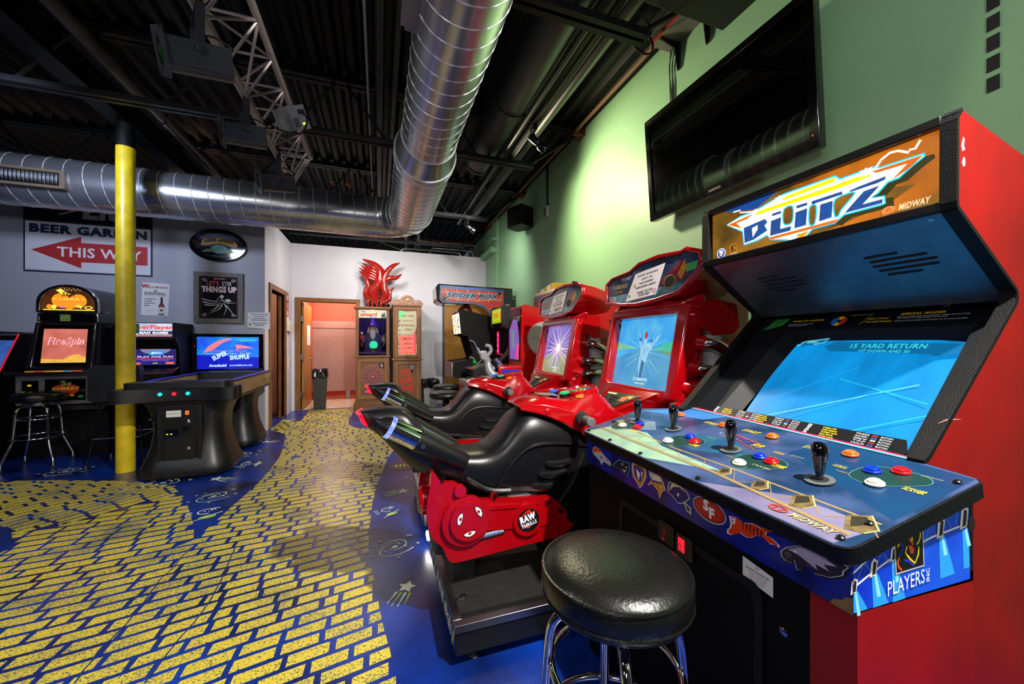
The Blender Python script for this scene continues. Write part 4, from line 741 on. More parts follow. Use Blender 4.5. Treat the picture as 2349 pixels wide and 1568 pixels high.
g.text('PLAYERS', .168, .008, .027, F('#e8e8ea'), w=.118, bold=.0, rot=R(1)); g.text('INC', .243, .022, .011, F('#e8e8ea'), w=.026, bold=.02, rot=R(90))
O(g, 'side_artwork', flat=True)
# ---- pedestal: red sides, black front with coin door
O(G().box((.815, .44, 0), (1.2, .52, .765), REDP), 'pedestal_side'); O(G().box((.83, 1.29, 0), (1.2, 1.385, .765), REDP), 'pedestal_side')
O(G().box((.82, .455, 0), (.84, 1.37, .765), M('#020202', r=.7, v=.2, sp=.15)), 'front_panel')
O(G(FL((.8199, 0, 0))).ring(rrect(-1.16, .10, -.62, .70, .03), rrect(-1.14, .12, -.64, .68, .025), 0, .006, BLACKM), 'coin_door_rim')
[O(G(FL((.8195, 0, 0))).prism(rrect(*q, .006), 0, .012, BLACK), 'coin_counter') for q in ((-.95, .655, -.885, .715), (-.876, .648, -.815, .71))]
g = G(FL((.806, 0, 0))); g.rect(-.866, .662, -.842, .70, E('#ff1830', 1.3)); g.text('25', -.854, .672, .018, E('#700010', .5), rot=R(90)); g.text('8:15', -.918, .675, .014, E('#a01018', .6), rot=R(80)); O(g, 'counter_digits', flat=True)
g = G(FL((.8185, 0, 0))); g.poly([(-.672, .745), (-.598, .735), (-.598, .690), (-.672, .698)], F('#d8d6d2')); g.text('SV', -.636, .73, .007, F('#22252e'), shear=.3); g.text('SUPERIOR VENDING INC.', -.635, .722, .0045, F('#22252e'), w=.06, bold=.02); 
for k in range(4): g.text(['Vending - Amusements', 'Call for service or sales', 'day or night', 'thank you'][k], -.635, .716-.0055*k, .003, F('#b03028' if k in (1, 2) else '#33363e'), w=.045-.004*k)
O(g, 'service_label', flat=True)
O(G(FL((.819, 0, 0)) @ T(-.574, .634, 0)).lathe([(.0095, 0), (.0095, .004), (.006, .006), (.005, .0045)], CHROME), 'lock'); O(G(FY(.4392)).prism(ell(1.19, .865, .014, .016, 14), 0, .001, F('#200404')), 'button_hole')

SC2 = M('#d8d0c8', r=.8); g = G(FY(.5195)); g.poly([(1.362, 1.742), (1.372, 1.765), (1.378, 1.76), (1.374, 1.744), (1.38, 1.735), (1.368, 1.728)], SC2); g.poly([(1.365, 1.70), (1.372, 1.715), (1.38, 1.712), (1.38, 1.694), (1.370, 1.69)], SC2); g.line([(1.262, 1.06), (1.30, 1.066), (1.36, 1.063)], [.001, .004, .001], M('#d88a80', r=.7)); O(g, 'paint_scuff', flat=True)
# ================================================================ TWO MOTORCYCLE RACING MACHINES
BK = M('#101012', r=.33, v=.15, vs=20, b=.06, bs=260); BK2 = M('#0b0b0d', r=.42, v=.1, b=.05, bs=200)
moto = thing('motorcycle_arcade_machine', 'black and red motorcycle racing machine beside the football cabinet, blue sky on screen', 'arcade game', (.6, 1.78, 0))
def O2(g, name, par=None, **k): return g.obj(name, par or moto, wld=True, **k)
# platform
O2(G().box((.275, 1.44, .05), (1.9, 2.22, .165), BK2), 'platform', bev=.004)
g = G(); g.box((.27, 1.43, .145), (1.35, 1.465, .175), STEEL); O2(g, 'edge_strip', bev=.002); O2(G().box((.27, 1.465, .145), (.305, 2.225, .175), STEEL), 'edge_strip', bev=.002)
O2(G().box((.30, 1.50, .16), (1.2, 2.2, .172), M('#1a1714', r=.75, v=.3, vs=30)), 'grip_mat'); O2(G().box((.31, 2.0, .17), (.9, 2.2, .235), M('#4a4b4a', r=.45, m=.6, v=.2)), 'rear_step', bev=.004)
g = G(FL((.2748, 0, 0))); g.rect(-2.22, .055, -1.44, .143, F('#1a3a6a'))
for i in range(9): y = -2.2+.085*i; g.poly([(y, .06), (y+.03, .06), (y+.07, .14), (y+.04, .14)], F('#c8b82a')); 
g.text('SUPER BIKES', -1.72, .075, .045, F('#dfe2e6'), w=.42, bold=.03, shear=.3); O2(g, 'platform_artwork', flat=True)
for x in (.36, 1.8):
    for y in (1.5, 2.15): O2(G().lathe([(.03, 0), (.032, .008), (.02, .018), (.009, .022), (.009, .06)], STEEL, T(x, y, 0), 14), 'foot')
O2(G().lathe([(.02, 0), (.02, .012), (.012, .016)], STEEL, T(.33, 1.58, .172), 12), 'platform_bolt')
# black bike body
SEC = [(-.085, .955, .935, .03), (-.06, .963, .90, .06), (0, .969, .85, .085), (.06, .969, .78, .10), (.113, .957, .72, .112), (.15, .92, .69, .116), (.19, .86, .67, .12), (.24, .80, .645, .125), (.30, .77, .62, .13), (.40, .757, .57, .138), (.47, .762, .54, .144), (.53, .80, .52, .148), (.58, .86, .50, .152), (.63, .91, .49, .156), (.69, .934, .47, .16), (.77, .922, .44, .163), (.86, .888, .42, .16), (.95, .835, .42, .15), (1.03, .78, .45, .12)]
S2 = smooth([(a, b, c) for a, b, c, d in SEC], 3); H2 = smooth([(a, d, 0) for a, b, c, d in SEC], 3); rings = []
for p, q in zip(S2, H2):
    zc = p.y - (p.y-p.z)*.38; up = p.y-zc; dn = zc-p.z; hw = q.y
    rings.append([(p.x, 1.78 + hw*math.copysign(abs(math.cos(2*PI*j/28))**.6, math.cos(2*PI*j/28)), zc + (up if math.sin(2*PI*j/28) > 0 else dn)*math.copysign(abs(math.sin(2*PI*j/28))**.7, math.sin(2*PI*j/28))) for j in range(28)])
O2(G().loft(rings, BK), 'bike_body', ang=70)
for s in (-1, 1):
    yy = 1.78 + s*.162
    O2(G().tube(smooth([(.50, yy-s*.012, .60), (.56, yy, .70), (.63, yy+s*.003, .765), (.72, yy+s*.004, .785), (.85, yy+s*.003, .775), (.98, yy-s*.02, .745)], 5), .008, BK, 6), 'fairing_ridge')
    O2(G().tube(smooth([(.80, yy, .50), (.88, yy, .60), (.94, yy-s*.01, .72)], 5), .010, BK, 6), 'fairing_ridge')
    for k in range(3): O2(G().tube(smooth([(.66+.035*k, yy, .60+.045*k), (.74+.03*k, yy+s*.004, .585+.05*k), (.83+.02*k, yy, .60+.045*k)], 4), [.004]+[.016]*7+[.004], BK, 7), 'air_louvre')
    O2(G().tube(smooth([(.36, yy+s*-.02, .66), (.46, yy-s*.01, .60), (.56, yy-s*.006, .585)], 4), .012, BK, 6), 'fairing_ridge')
    # exhaust
    y = 1.78 + s*.145; a = Vector((.045, y, .905)); b = Vector((.36, y-s*.02, .725)); d = (b-a).normalized()
    O2(G().cyl(a, a+d*.13, .043, CHROME, .046, n=24), 'chrome_muffler'); O2(G().cyl(a+d*.12, b, .052, BK, .038, n=24), 'exhaust_pipe', bev=.004)
    O2(G().cyl(a-d*.012, a+d*.006, .046, E('#3a3aff', 2.2, h2='#8aa0ff', v=.1, vs=90), .046, n=24), 'blue_lamp'); O2(G().lathe([(.044, 0), (.03, .03), (.004, .055)], BK, Matrix.Translation(a-d*.01) @ (-d).to_track_quat('Z', 'Y').to_matrix().to_4x4()), 'muffler_cone')
    O2(G().cyl((.17, y+s*.05, .83), (.17, y+s*.054, .83), .011, STEEL), 'bolt')
g = G(); TLM = E('#ff1a3a', 1.5, h2='#a00010', v=.1, vs=60)
g.loft([[(-.083+.02*abs(j-3)/3*0-.006*(3-abs(j-3)), 1.78-.09+.03*j, .953-.012*abs(j-3)*0) for j in range(7)] + [(-.055-.006*(3-abs(j-3)), 1.78-.085+.0283*j, .905) for j in range(6, -1, -1)], [(-.072, 1.78-.09+.03*j, .957) for j in range(7)] + [(-.045, 1.78-.085+.0283*j, .903) for j in range(6, -1, -1)]], TLM); O2(g, 'tail_lamp')
# red engine casing
ENG = [(.205, .715), (.225, .70), (.25, .665), (.30, .66), (.335, .635), (.345, .60), (.37, .575), (.43, .568), (.56, .553), (.70, .545), (.75, .540), (.80, .50), (.84, .45), (.835, .42), (.872, .395), (.845, .365), (.78, .345), (.60, .335), (.36, .318), (.29, .322), (.265, .36), (.25, .395), (.215, .43), (.195, .48), (.185, .54), (.19, .60), (.20, .65)]
for y0, s in ((1.605, -1), (1.955, 1)): O2(G().prism(sm2(ENG, 2), -max(y0, y0-s*.03), -min(y0, y0-s*.03), RED, frame((0, 0, 0), (1, 0, 0), (0, 0, 1))), 'engine_casing', bev=.012, seg=3)
O2(G().box((.22, 1.63, .34), (.82, 1.93, .56), BK2), 'engine_block', bev=.02)
def disc(x, z, r, d0, d1, mt, n=32): return G(FY(1.605)).prism(ell(x, z, r, r, n), d0, d1, mt)
O2(disc(.352, .495, .105, -.005, .02, RED), 'crank_cover', bev=.012, seg=3); O2(disc(.362, .50, .083, .018, .036, RED), 'crank_boss', bev=.012, seg=3); O2(disc(.635, .455, .072, -.005, .016, RED), 'badge_boss', bev=.008, seg=3); O2(disc(.325, .625, .026, -.005, .02, RED), 'oil_cap', bev=.006)
O2(G(FY(1.605)).prism([(.42, .545), (.60, .53), (.585, .515), (.44, .525)], 0, .012, RED), 'casing_rib', bev=.005); O2(G(FY(1.605)).prism([(.44, .52), (.585, .507), (.565, .425), (.43, .435)], 0, .008, RED), 'casing_rib', bev=.005); O2(G(FY(1.605)).prism([(.68, .52), (.72, .47), (.80, .435), (.80, .42), (.70, .415), (.66, .43), (.70, .46)], 0, .008, RED), 'casing_rib', bev=.004)
O2(G(FY(1.605)).prism([(.46, .565), (.468, .59), (.482, .595), (.495, .585), (.497, .563)], -.02, 0, RED), 'lug', bev=.004)
g = G(FY(1.5675)); g.dz = .00008; EYE = F('#e2e4ea'); 
for cx, cz, an in ((.325, .515, 75), (.395, .535, -60), (.36, .455, 190)):
    c, s = math.cos(R(an)), math.sin(R(an)); tr = lambda pts: [(cx+a*c-b*s, cz+a*s+b*c) for a, b in pts]
    g.poly(tr([(-.03, .0), (-.02, .014), (0, .02), (.02, .014), (.03, 0), (.012, -.006), (-.012, -.006)]), F('#181014')); g.poly(tr([(-.026, .002), (-.018, .012), (0, .017), (.018, .012), (.026, .002), (.01, -.003), (-.01, -.003)]), EYE); g.poly(tr([(-.010, .004), (0, .012), (.010, .004), (.004, -.002), (-.004, -.002)]), F('#c8281c')); g.poly(tr([(-.005, .004), (0, .009), (.005, .004)]), F('#14080a'))
O2(g, 'cover_stickers', flat=True)
g = G(FY(1.5885)); g.dz = .00008; g.circ(.635, .455, .052, F('#0b0b0c')); g.line(ell(.635, .457, .036, .034, 24)[2:20], .008, F('#b3221a')); g.poly([(.615, .483), (.65, .49), (.645, .497), (.64, .503), (.628, .500), (.62, .492)], F('#b3221a')); g.text('RAW', .635, .453, .030, F('#d8dde6'), w=.076, bold=.07, rot=R(15)); g.text('THRILLS', .640, .430, .016, F('#d8dde6'), w=.076, bold=.04, rot=R(15)); O2(g, 'round_badge', flat=True)
g = G(FY(1.604)); g.prism([(.385, .425), (.525, .436), (.525, .405), (.385, .39)], 0, .003, BLACK); O2(g, 'label_recess'); g = G(FY(1.6005)); g.poly([(.388, .420), (.522, .431), (.522, .410), (.388, .396)], F('#b8bcc6')); g.poly([(.388, .406), (.522, .418), (.522, .410), (.388, .396)], F('#3a3426')); g.text('SUPERBIKES', .455, .408, .012, F('#3a5aa8'), w=.11, bold=.03, shear=.4, rot=R(4)); O2(g, 'side_label', flat=True)
for x, z in ((.255, .685), (.482, .583), (.735, .52), (.80, .47)): O2(disc(x, z, .009, -.002, .014, BLACK, 12), 'casing_bolt')
O2(G().lathe([(.05, 0), (.062, .012), (.062, .06), (.05, .075)], RED, frame((.235, 1.70, .565), (0, -1, 0), (0, 0, 1)), 24), 'rear_boss', bev=.004); g = G(frame((.159, 1.70, .565), (0, -1, 0), (0, 0, 1))); g.circ(0, 0, .047, F('#56603a')); g.text('FAST', 0, .01, .014, F('#c6c8a0'), bold=.03, rot=R(20)); g.text('FURIOUS', .004, -.012, .011, F('#c6c8a0'), w=.06, bold=.03, rot=R(20)); O2(g, 'rear_badge', flat=True)
O2(G().box((.30, 1.70, .165), (.42, 1.86, .36), BK2), 'pivot_post', bev=.01); O2(G().box((.80, 1.64, .165), (1.35, 1.92, .74), BK2), 'front_post', bev=.02)
# red tank cover with dash
DS = [(.63, .945, .955, .10), (.66, .945, .975, .115), (.74, .92, .992, .135), (.80, .90, .985, .15), (.86, .87, .975, .16), (.90, .84, .972, .168), (.94, .80, .978, .172), (.985, .775, 1.00, .172), (1.03, .83, 1.005, .17), (1.08, .87, .98, .165), (1.14, .875, .915, .155), (1.175, .875, .885, .15)]
rings = []
for x, zb, zt, hw in DS: rings.append([(x, 1.78-hw, zb), (x, 1.78-hw*.98, zb+(zt-zb)*.55), (x, 1.78-hw*.72, zt-.004), (x, 1.78-hw*.3, zt), (x, 1.78+hw*.3, zt), (x, 1.78+hw*.72, zt-.004), (x, 1.78+hw*.98, zb+(zt-zb)*.55), (x, 1.78+hw, zb)])
O2(G().loft(rings, RED), 'tank_cover', bev=.006, ang=50); O2(G().tube(smooth([(.63, 1.675, .945), (.72, 1.64, .925), (.82, 1.622, .885), (.90, 1.608, .84)], 4), .012, RED, 7), 'cover_lip'); O2(G().box((.735, 1.622, .91), (.765, 1.64, .945), RED), 'cover_clip', bev=.006)
XD = Matrix.Translation((1.015, 1.78, 1.003)) @ Matrix.Rotation(R(-12), 4, 'Y')
O2(G(XD).lathe([(.085, -.03), (.085, .006), (.078, .013), (.068, .013), (.062, .002)], RED, None, 32), 'gauge_ring'); g = G(XD @ T(0, 0, .004)); g.circ(0, 0, .062, F('#20241e'))
for i in range(26): r = .05*math.sqrt((i*37 % 26)/26); a = i*2.4; g.circ(r*math.cos(a), r*math.sin(a), .007, F(['#c8c020', '#7ab82a', '#c02a20', '#2a40c0', '#8a9a30'][i % 5]), n=7)
O2(g, 'gauge_face', flat=True)
def dashbtn(x, y, z, r, mt, nm): b = O2(G(T(x, y, z, ry=R(-10))).lathe([(r*1.12, -.012), (r*1.12, .004), (r, .006)], BLACK), 'dash_button'); G(T(x, y, z+.004, ry=R(-10))).lathe([(r, 0), (r, .008), (r*.85, .012)], mt).obj('button_cap', b, wld=True)
dashbtn(.915, 1.78, .985, .026, E('#16b864', .9), 'g'); dashbtn(.955, 1.69, .975, .022, E('#ff7a1a', .9), 'o'); dashbtn(.89, 1.86, .985, .022, E('#1a5ae0', .8), 'b')
g = G(); g.X = Matrix.Translation((.80, 1.80, .9915)) @ Matrix.Rotation(R(4), 4, 'Y'); g.poly([(-.05, -.05), (.06, -.07), (.08, .05), (-.03, .06)], M('#9a9a78', r=.25, h2='#2c3a30', v=.1, vs=60)); O2(g, 'tank_sticker', flat=True); g = G(FY(1.606)); g.X = Matrix.Translation((1.03, 1.70, .985)) @ Matrix.Rotation(R(35), 4, 'X'); g.rect(0, -.02, .05, .0, F('#d8d4c0')); O2(g, 'dash_sticker', flat=True)
for s in (-1, 1):
    O2(G().cyl((.93, 1.78+s*.14, .895), (.90, 1.78+s*.22, .897), .03, RUBBER, n=18), 'grip_guard', bev=.004); O2(G().cyl((.91, 1.78+s*.21, .897), (.895, 1.78+s*.30, .898), .019, M('#5a5a5a', r=.6), .022, n=16), 'handle_grip', bev=.005)
O2(G().box((.96, 1.66, .72), (1.42, 1.90, .88), BK2), 'steering_neck', bev=.02)
# ---- monitor tower
sc_ = Vector((.07, 0, .375)).normalized(); XMo = frame((1.38, 1.79, 1.015), (0, -1, 0), sc_)     # screen plane, u = 1.79-y
g = G(XMo); g.ring([(-.33, -.06), (-.05, -.20), (.10, -.20), (.20, -.08), (.31, -.05), (.335, .10), (.345, .43), (.20, .465), (-.20, .455), (-.30, .43)], [(-.262, -.008), (-.1, -.008), (.05, -.008), (.15, -.008), (.262, -.008), (.262, .1), (.262, .388), (.1, .388), (-.1, .388), (-.262, .388)], -.06, .045, RED); O2(g, 'screen_fascia', bev=.014, seg=3)
O2(G(XMo).box((-.27, -.02, -.07), (.27, .40, -.05), BLACK), 'screen_back')
g = G(XMo @ T(0, 0, -.01)); g.dz = .0001
SKY1 = E('#2f9ae8', 1.0, h2='#57b8e0', v=.1, vs=7, thr=(.35, .6)); g.rect(-.262, -.008, .262, .388, SKY1)
RO = E('#3f8cc0', 1.0, h2='#5ea6cc', v=.1, vs=8); g.poly([(-.262, -.008), (.262, -.008), (.262, .17), (.05, .21), (-.05, .21), (-.262, .15)], RO); g.poly([(-.262, .20), (-.05, .215), (-.262, .25)], E('#6ac0a0', .95)); g.poly([(.262, .17), (.06, .215), (.262, .27)], E('#46c878', .95, h2='#48b8c0', v=.1, vs=12)); g.poly([(.262, .17), (.06, .208), (.262, .19)], E('#7a9a6a', .9))
for i in range(22): a = i*PI*2/22+.1; r0 = .05+.02*(i % 3); g.line([(r0*math.cos(a), .20+r0*math.sin(a)), (.19*math.cos(a), min(.38, max(0, .20+.17*math.sin(a))))], [.004, .001], E(['#8ad0f0', '#9fd8e8', '#5aa8e0'][i % 3], .95))
WM = E('#a8d8f0', 1.0, h2='#6ab0d8', v=.1, vs=40); g.poly([(-.02, .05), (.015, .05), (.03, .16), (.05, .20), (.09, .25), (.12, .30), (.05, .25), (.015, .24), (.01, .31), (-.012, .31), (-.015, .24), (-.06, .26), (-.03, .2), (-.035, .15)], WM); g.poly([(-.018, .04), (.012, .04), (.02, .13), (-.01, .15)], E('#3a7aa0', .9)); g.circ(.0, .29, .012, E('#c03a3a', .9), .022); g.circ(-.045, .265, .01, E('#2a6a90', .9)); g.circ(.05, .255, .012, E('#3a70c0', .9), .008)
g.text('2 CREDITS', 0, .028, .016, E('#e8f4ff', 1.1), w=.12, bold=.01); g.text('TURN KEYS', 0, .008, .009, E('#e8f05a', 1.1), w=.085, bold=.02); scrn = O2(g, 'screen', flat=True)
HD = [(-.39, 1.636), (-.325, 1.67), (-.15, 1.684), (-.06, 1.722), (.10, 1.730), (.265, 1.715), (.30, 1.725), (.40, 1.686), (.41, 1.61), (.28, 1.497), (.107, 1.473), (-.067, 1.463), (-.21, 1.476), (-.375, 1.505)]
XH = frame((1.415, 1.765, 1.60), (0, -1, 0), (.10, 0, 1)); hd = [(u, v-1.60) for u, v in HD]
def shr(p, k, ky): cx, cy = 0, 0; return [(x*k, y*ky) for x, y in p]
O2(G(XH).loft([[XH.inverted() @ (XH @ Vector((x, y, .0))) for x, y in hd], [Vector((x*.96, y*.98-.0, -.12)) for x, y in hd], [Vector((x*.72, y*.9, -.34)) for x, y in hd]], RED), 'header_shell', bev=.01, seg=2, ang=40)
g = G(XH @ T(0, 0, .0005)); g.ring(hd, shr(hd, .945, .84), 0, .014, RED); O2(g, 'header_rim', bev=.005)
g = G(XH @ T(0, 0, .002)); g.dz = .00008; av = shr(hd, .95, .85); g.poly(av, M('#3a4a6c', r=.12, h2='#1a2030', v=.1, vs=9, coat=.6)); g.poly([p for p in [(-.35, -.05), (.28, -.05), (.26, -.09), (.1, -.105), (-.06, -.112), (-.2, -.10), (-.34, -.078)]], M('#2a6a74', r=.12, h2='#7a90a0', v=.1, vs=14, coat=.6))
g.poly([(.10, -.03), (.26, .07), (.33, .03), (.29, -.03), (.19, -.06)], M('#8a2a30', r=.15, h2='#4a2030', v=.1, vs=22, coat=.6)); g.circ(.19, -.03, .045, F('#14181c'), .038); g.line(ell(.19, -.03, .04, .033, 20), .003, F('#c8a848'), True); g.poly([(.29, .04), (.37, .045), (.36, .005), (.30, .0)], F('#1f8a4a')); g.poly([(.24, .0), (.285, .07), (.30, .02), (.27, -.03)], M('#b89a2a', r=.2, h2='#a84a2a', v=.1, vs=30))
g.text('THE FAST', -.18, .035, .018, F('#c4b4a0'), w=.10, bold=.03, shear=.3); g.text('FURIOUS', -.24, -.01, .024, F('#b89858'), w=.15, bold=.03, shear=.3); g.text('SUPER BIKES', -.25, -.035, .012, F('#c07a3a'), w=.09, bold=.02, shear=.3); g.poly([(-.33, -.085), (-.285, -.055), (-.265, -.07), (-.31, -.10)], F('#b8b8b8')); g.text('RAW', -.298, -.082, .014, F('#7a2020'), w=.035, bold=.05, rot=R(30)); O2(g, 'header_artwork', flat=True)
for u, v in [(x*.925, y*.81) for x, y in hd if x != .30]: O2(G(XH @ T(u, v, .003)).lathe([(.006, 0), (.006, .003), (.003, .005)], BLACK, None, 8), 'header_bolt')
g = G(XH @ T(0, 0, .006)); g.dz = .00008; PP = F('#e4dcdc'); g.poly([(-.09, .055), (.155, .075), (.10, -.085), (-.165, -.10)], PP); IK = F('#2a2228')
for t_, v, w_ in (('PLEASE disinfectant', .036, .17), ('and/or use', .014, .09), ('hand sanitizer', -.008, .12), ('before/after playing', -.030, .17), ('THANK YOU FOR', -.062, .13), ('YOUR HELP!', -.079, .10)): g.text(t_, .01-.16*(.04-v)*.9+.01, v, .013, IK, w=w_, bold=.03, shear=.15, rot=R(4))
g.circ(.085, -.062, .013, F('#c03a3a')); g.circ(.085, -.062, .010, PP); g.line([(.078, -.055), (.092, -.069)], .003, F('#c03a3a')); g.circ(-.085, -.014, .010, F('#b8b030')); g.circ(-.13, -.07, .009, F('#7aa84a')); O2(g, 'paper_notice', flat=True)
# brow under the header, ears, manifolds
O2(G().loft([[(1.40, 1.79-.30, 1.45), (1.40, 1.79+.27, 1.45), (1.46, 1.79+.25, 1.40), (1.46, 1.79-.27, 1.40)], [(1.50, 1.79-.36, 1.50), (1.50, 1.79+.34, 1.50), (1.55, 1.79+.3, 1.38), (1.55, 1.79-.32, 1.38)]], RED), 'brow', bev=.012)
O2(G().box((1.47, 1.53, .20), (1.93, 2.05, 1.60), RED), 'tower_shell', bev=.03, seg=3); O2(G().box((1.40, 1.50, .06), (1.95, 2.08, .80), BK2), 'tower_base', bev=.01)
for s in (-1, 1):
    y0 = 1.79 + s*.26; yo = s*.10
    O2(G(FY(0)).prism([(1.43, 1.40), (1.50, 1.45), (1.57, 1.47), (1.70, 1.45), (1.72, 1.34), (1.68, 1.30), (1.55, 1.29), (1.50, 1.32), (1.45, 1.33)], -(y0 + max(0, yo)), -(y0 + min(0, yo)), RED), 'side_ear', bev=.016, seg=3)
    O2(G(FY(0)).prism([(1.43, 1.38), (1.53, 1.33), (1.54, 1.0), (1.48, .86), (1.40, .84), (1.36, .98), (1.40, 1.2)], -(y0 + max(0, yo*.45)), -(y0 + min(0, yo*.45)), RED), 'side_cheek', bev=.014, seg=3)
    O2(G().cyl((1.62, y0+s*.05, .86), (1.58, y0+s*.05, 1.30), .05, M('#9a9c9e', r=.5), n=20), 'grey_column')
    for z, x, dz in ((1.245, 1.47, -.045), (1.12, 1.43, -.012), (1.02, 1.425, .008)):
        O2(G().cyl((x-.02, y0+s*.02, z+.02), (x+.05, y0+s*.075, z+.005), .046, RED, .042, n=20), 'manifold_collar', bev=.008)
        O2(G().tube(smooth([(x+.02, y0+s*.06, z+.008), (x+.07, y0+s*.105, z), (x+.12, y0+s*.115, z+dz*.5), (x+.18, y0+s*.09, z+dz), (x+.22, y0+s*.04, z+dz)], 5), .031, CHROME, 16), 'chrome_manifold', ang=80)
    O2(G(FY(0)).prism([(1.36, .90), (1.43, 1.0), (1.50, .98), (1.56, .90), (1.5, .86), (1.40, .85)], -(y0 + max(0, yo*.9)), -(y0 + min(0, yo*.9)), RED), 'lower_pod', bev=.016, seg=3)
# keypad console and red ramp
XK = frame((1.27, 1.79, .965), (0, -1, 0), (.11, 0, .10)); kp = [(-.13, .01), (.16, .02), (.0, -.105), (-.115, -.115)]
O2(G(XK).prism([(-.16, .05), (.24, .06), (.20, .02), (.02, -.15), (-.15, -.15), (-.17, -.10)], -.10, -.004, RED), 'keypad_console', bev=.016, seg=3); g = G(XK @ T(0, 0, .001)); g.poly(kp, M('#15201a', r=.25, h2='#3a4030', v=.1, vs=40)); GO = F('#c8c49a'); g.poly([(-.125, .005), (-.04, .008), (-.045, -.004), (-.125, -.006)], GO); g.poly([(-.11, -.10), (-.02, -.095), (-.02, -.106), (-.11, -.112)], GO); g.poly([(.02, -.01), (.09, .005), (.06, -.04), (.02, -.045)], F('#b8501a')); g.poly([(.06, -.0), (.11, .01), (.09, -.02)], F('#c8a03a')); O2(g, 'keypad_artwork', flat=True)
for i in range(3):
    for j in range(4): O2(G(XK @ T(-.075+.02*i+.005*j, -.085+.02*j, .001)).box((0, 0, 0), (.014, .013, .004), BLACK), 'key')
O2(G(XMo).prism([(-.30, -.05), (-.27, -.16), (-.05, -.20), (.16, -.05)], .02, .07, RED), 'chin', bev=.012); O2(G().loft([[(1.15, 1.62, .88), (1.15, 1.94, .88), (1.15, 1.94, .80), (1.15, 1.62, .80)], [(1.42, 1.50, .93), (1.42, 2.06, .93), (1.42, 2.06, .78), (1.42, 1.50, .78)]], RED), 'red_ramp', bev=.014)
moto2 = dup(moto, (.6, 2.88, 0), 'second black and red motorcycle racing machine, farther from the football cabinet, violet burst on screen')
for o in moto2.children:
    if o.name.startswith('screen.') or o.name == 'screen.002': pass
sc2 = [o for o in moto2.children if o.name.split('.')[0] == 'screen'][0]
g = G(XMo @ T(0, 0, -.01)); g.dz = .0001; g.rect(-.262, -.008, .262, .388, E('#a08ad8', .95, h2='#6a5ab8', v=.1, vs=9)); g.poly([(-.262, -.008), (.262, -.008), (.262, .13), (0, .19), (-.262, .12)], E('#8a9a6a', .9, h2='#b0a890', v=.1, vs=14))
for i in range(40): a = i*PI*2/40+.05*(i % 3); g.line([(.02*math.cos(a), .20+.02*math.sin(a)), (.24*math.cos(a), min(.385, max(-.005, .20+.22*math.sin(a))))], [.014, .002], E(['#e8e0ff', '#c89ad8', '#d8d0f0', '#7a6ad0', '#c8c890'][i % 5], 1.0))
g.circ(0, .2, .04, E('#ffffff', 1.2)); g.text('FURIOUS', 0, .165, .02, E('#e88ab0', 1.0), w=.2, bold=.03, shear=.3); g.text('PRESS', 0, .028, .016, E('#c8d8ff', 1.1), w=.12, bold=.02); g.text('START', 0, .008, .01, E('#e8f05a', 1.1), w=.085, bold=.02)
tmp = g.obj('tmp', moto, wld=True, flat=True); sc2.data = tmp.data; bpy.data.objects.remove(tmp)
# ================================================================ STOOLS
def barstool(lab, loc, rz, rs=.178, hs=.72, group=None):
    t = thing('bar_stool', lab, 'stool', (loc[0], loc[1], 0), rz, group)
    VIN = M('#0d0e0c', r=.3, v=.1, vs=30, b=.12, bs=140)
    pr = [(.02, hs-.092), (rs*.93, hs-.088), (rs*.985, hs-.074), (rs*1.0, hs-.05), (rs*.985, hs-.022), (rs*.95, hs-.012), (rs*.8, hs+.0), (rs*.5, hs+.008), (.02, hs+.010)]
    G().lathe(pr, VIN, None, 48).obj('seat', t, ang=80); G().tube([(rs*.975*math.cos(2*PI*i/40), rs*.975*math.sin(2*PI*i/40), hs-.018) for i in range(40)], .0045, VIN, 6, True).obj('seat_piping', t)
    G().tube([(rs*.99*math.cos(2*PI*i/40), rs*.99*math.sin(2*PI*i/40), hs-.068) for i in range(40)], .003, VIN, 6, True).obj('seat_seam', t)
    G().cyl((0, 0, hs-.13), (0, 0, hs-.088), .10, STEEL).obj('swivel_plate', t)
    for k in range(4):
        a = PI/4 + k*PI/2; c, s = math.cos(a), math.sin(a); rad = lambda r, z: (c*r, s*r, z)
        G().tube(smooth([rad(.03, hs-.135), rad(.09, hs-.135), rad(.135, hs-.15), rad(.155, hs-.20), rad(.165, hs-.34), rad(.175, hs-.47), rad(.195, hs-.53), rad(.245, .085), rad(.25, .06), rad(.252, .012)], 4), .0125, CHROME, 12).obj('leg', t, ang=80)
        G().cyl(rad(.252, 0), rad(.252, .022), .017, RUBBER, n=12).obj('foot_cap', t)
    for r, z, nm in ((.152, hs-.26, 'upper_ring'), (.19, hs-.45, 'foot_ring')):
        G().tube([(r*math.cos(2*PI*i/36), r*math.sin(2*PI*i/36), z) for i in range(36)], .009, CHROME, 10, True).obj(nm, t, ang=80)
    return t
barstool('round black vinyl bar stool with chrome legs in front of the football cabinet', (.535, .78), R(20), .176, .735)
barstool('black seated chrome bar stool in front of the cherry slot machine', (-3.31, 5.30), R(8), .19, .75)
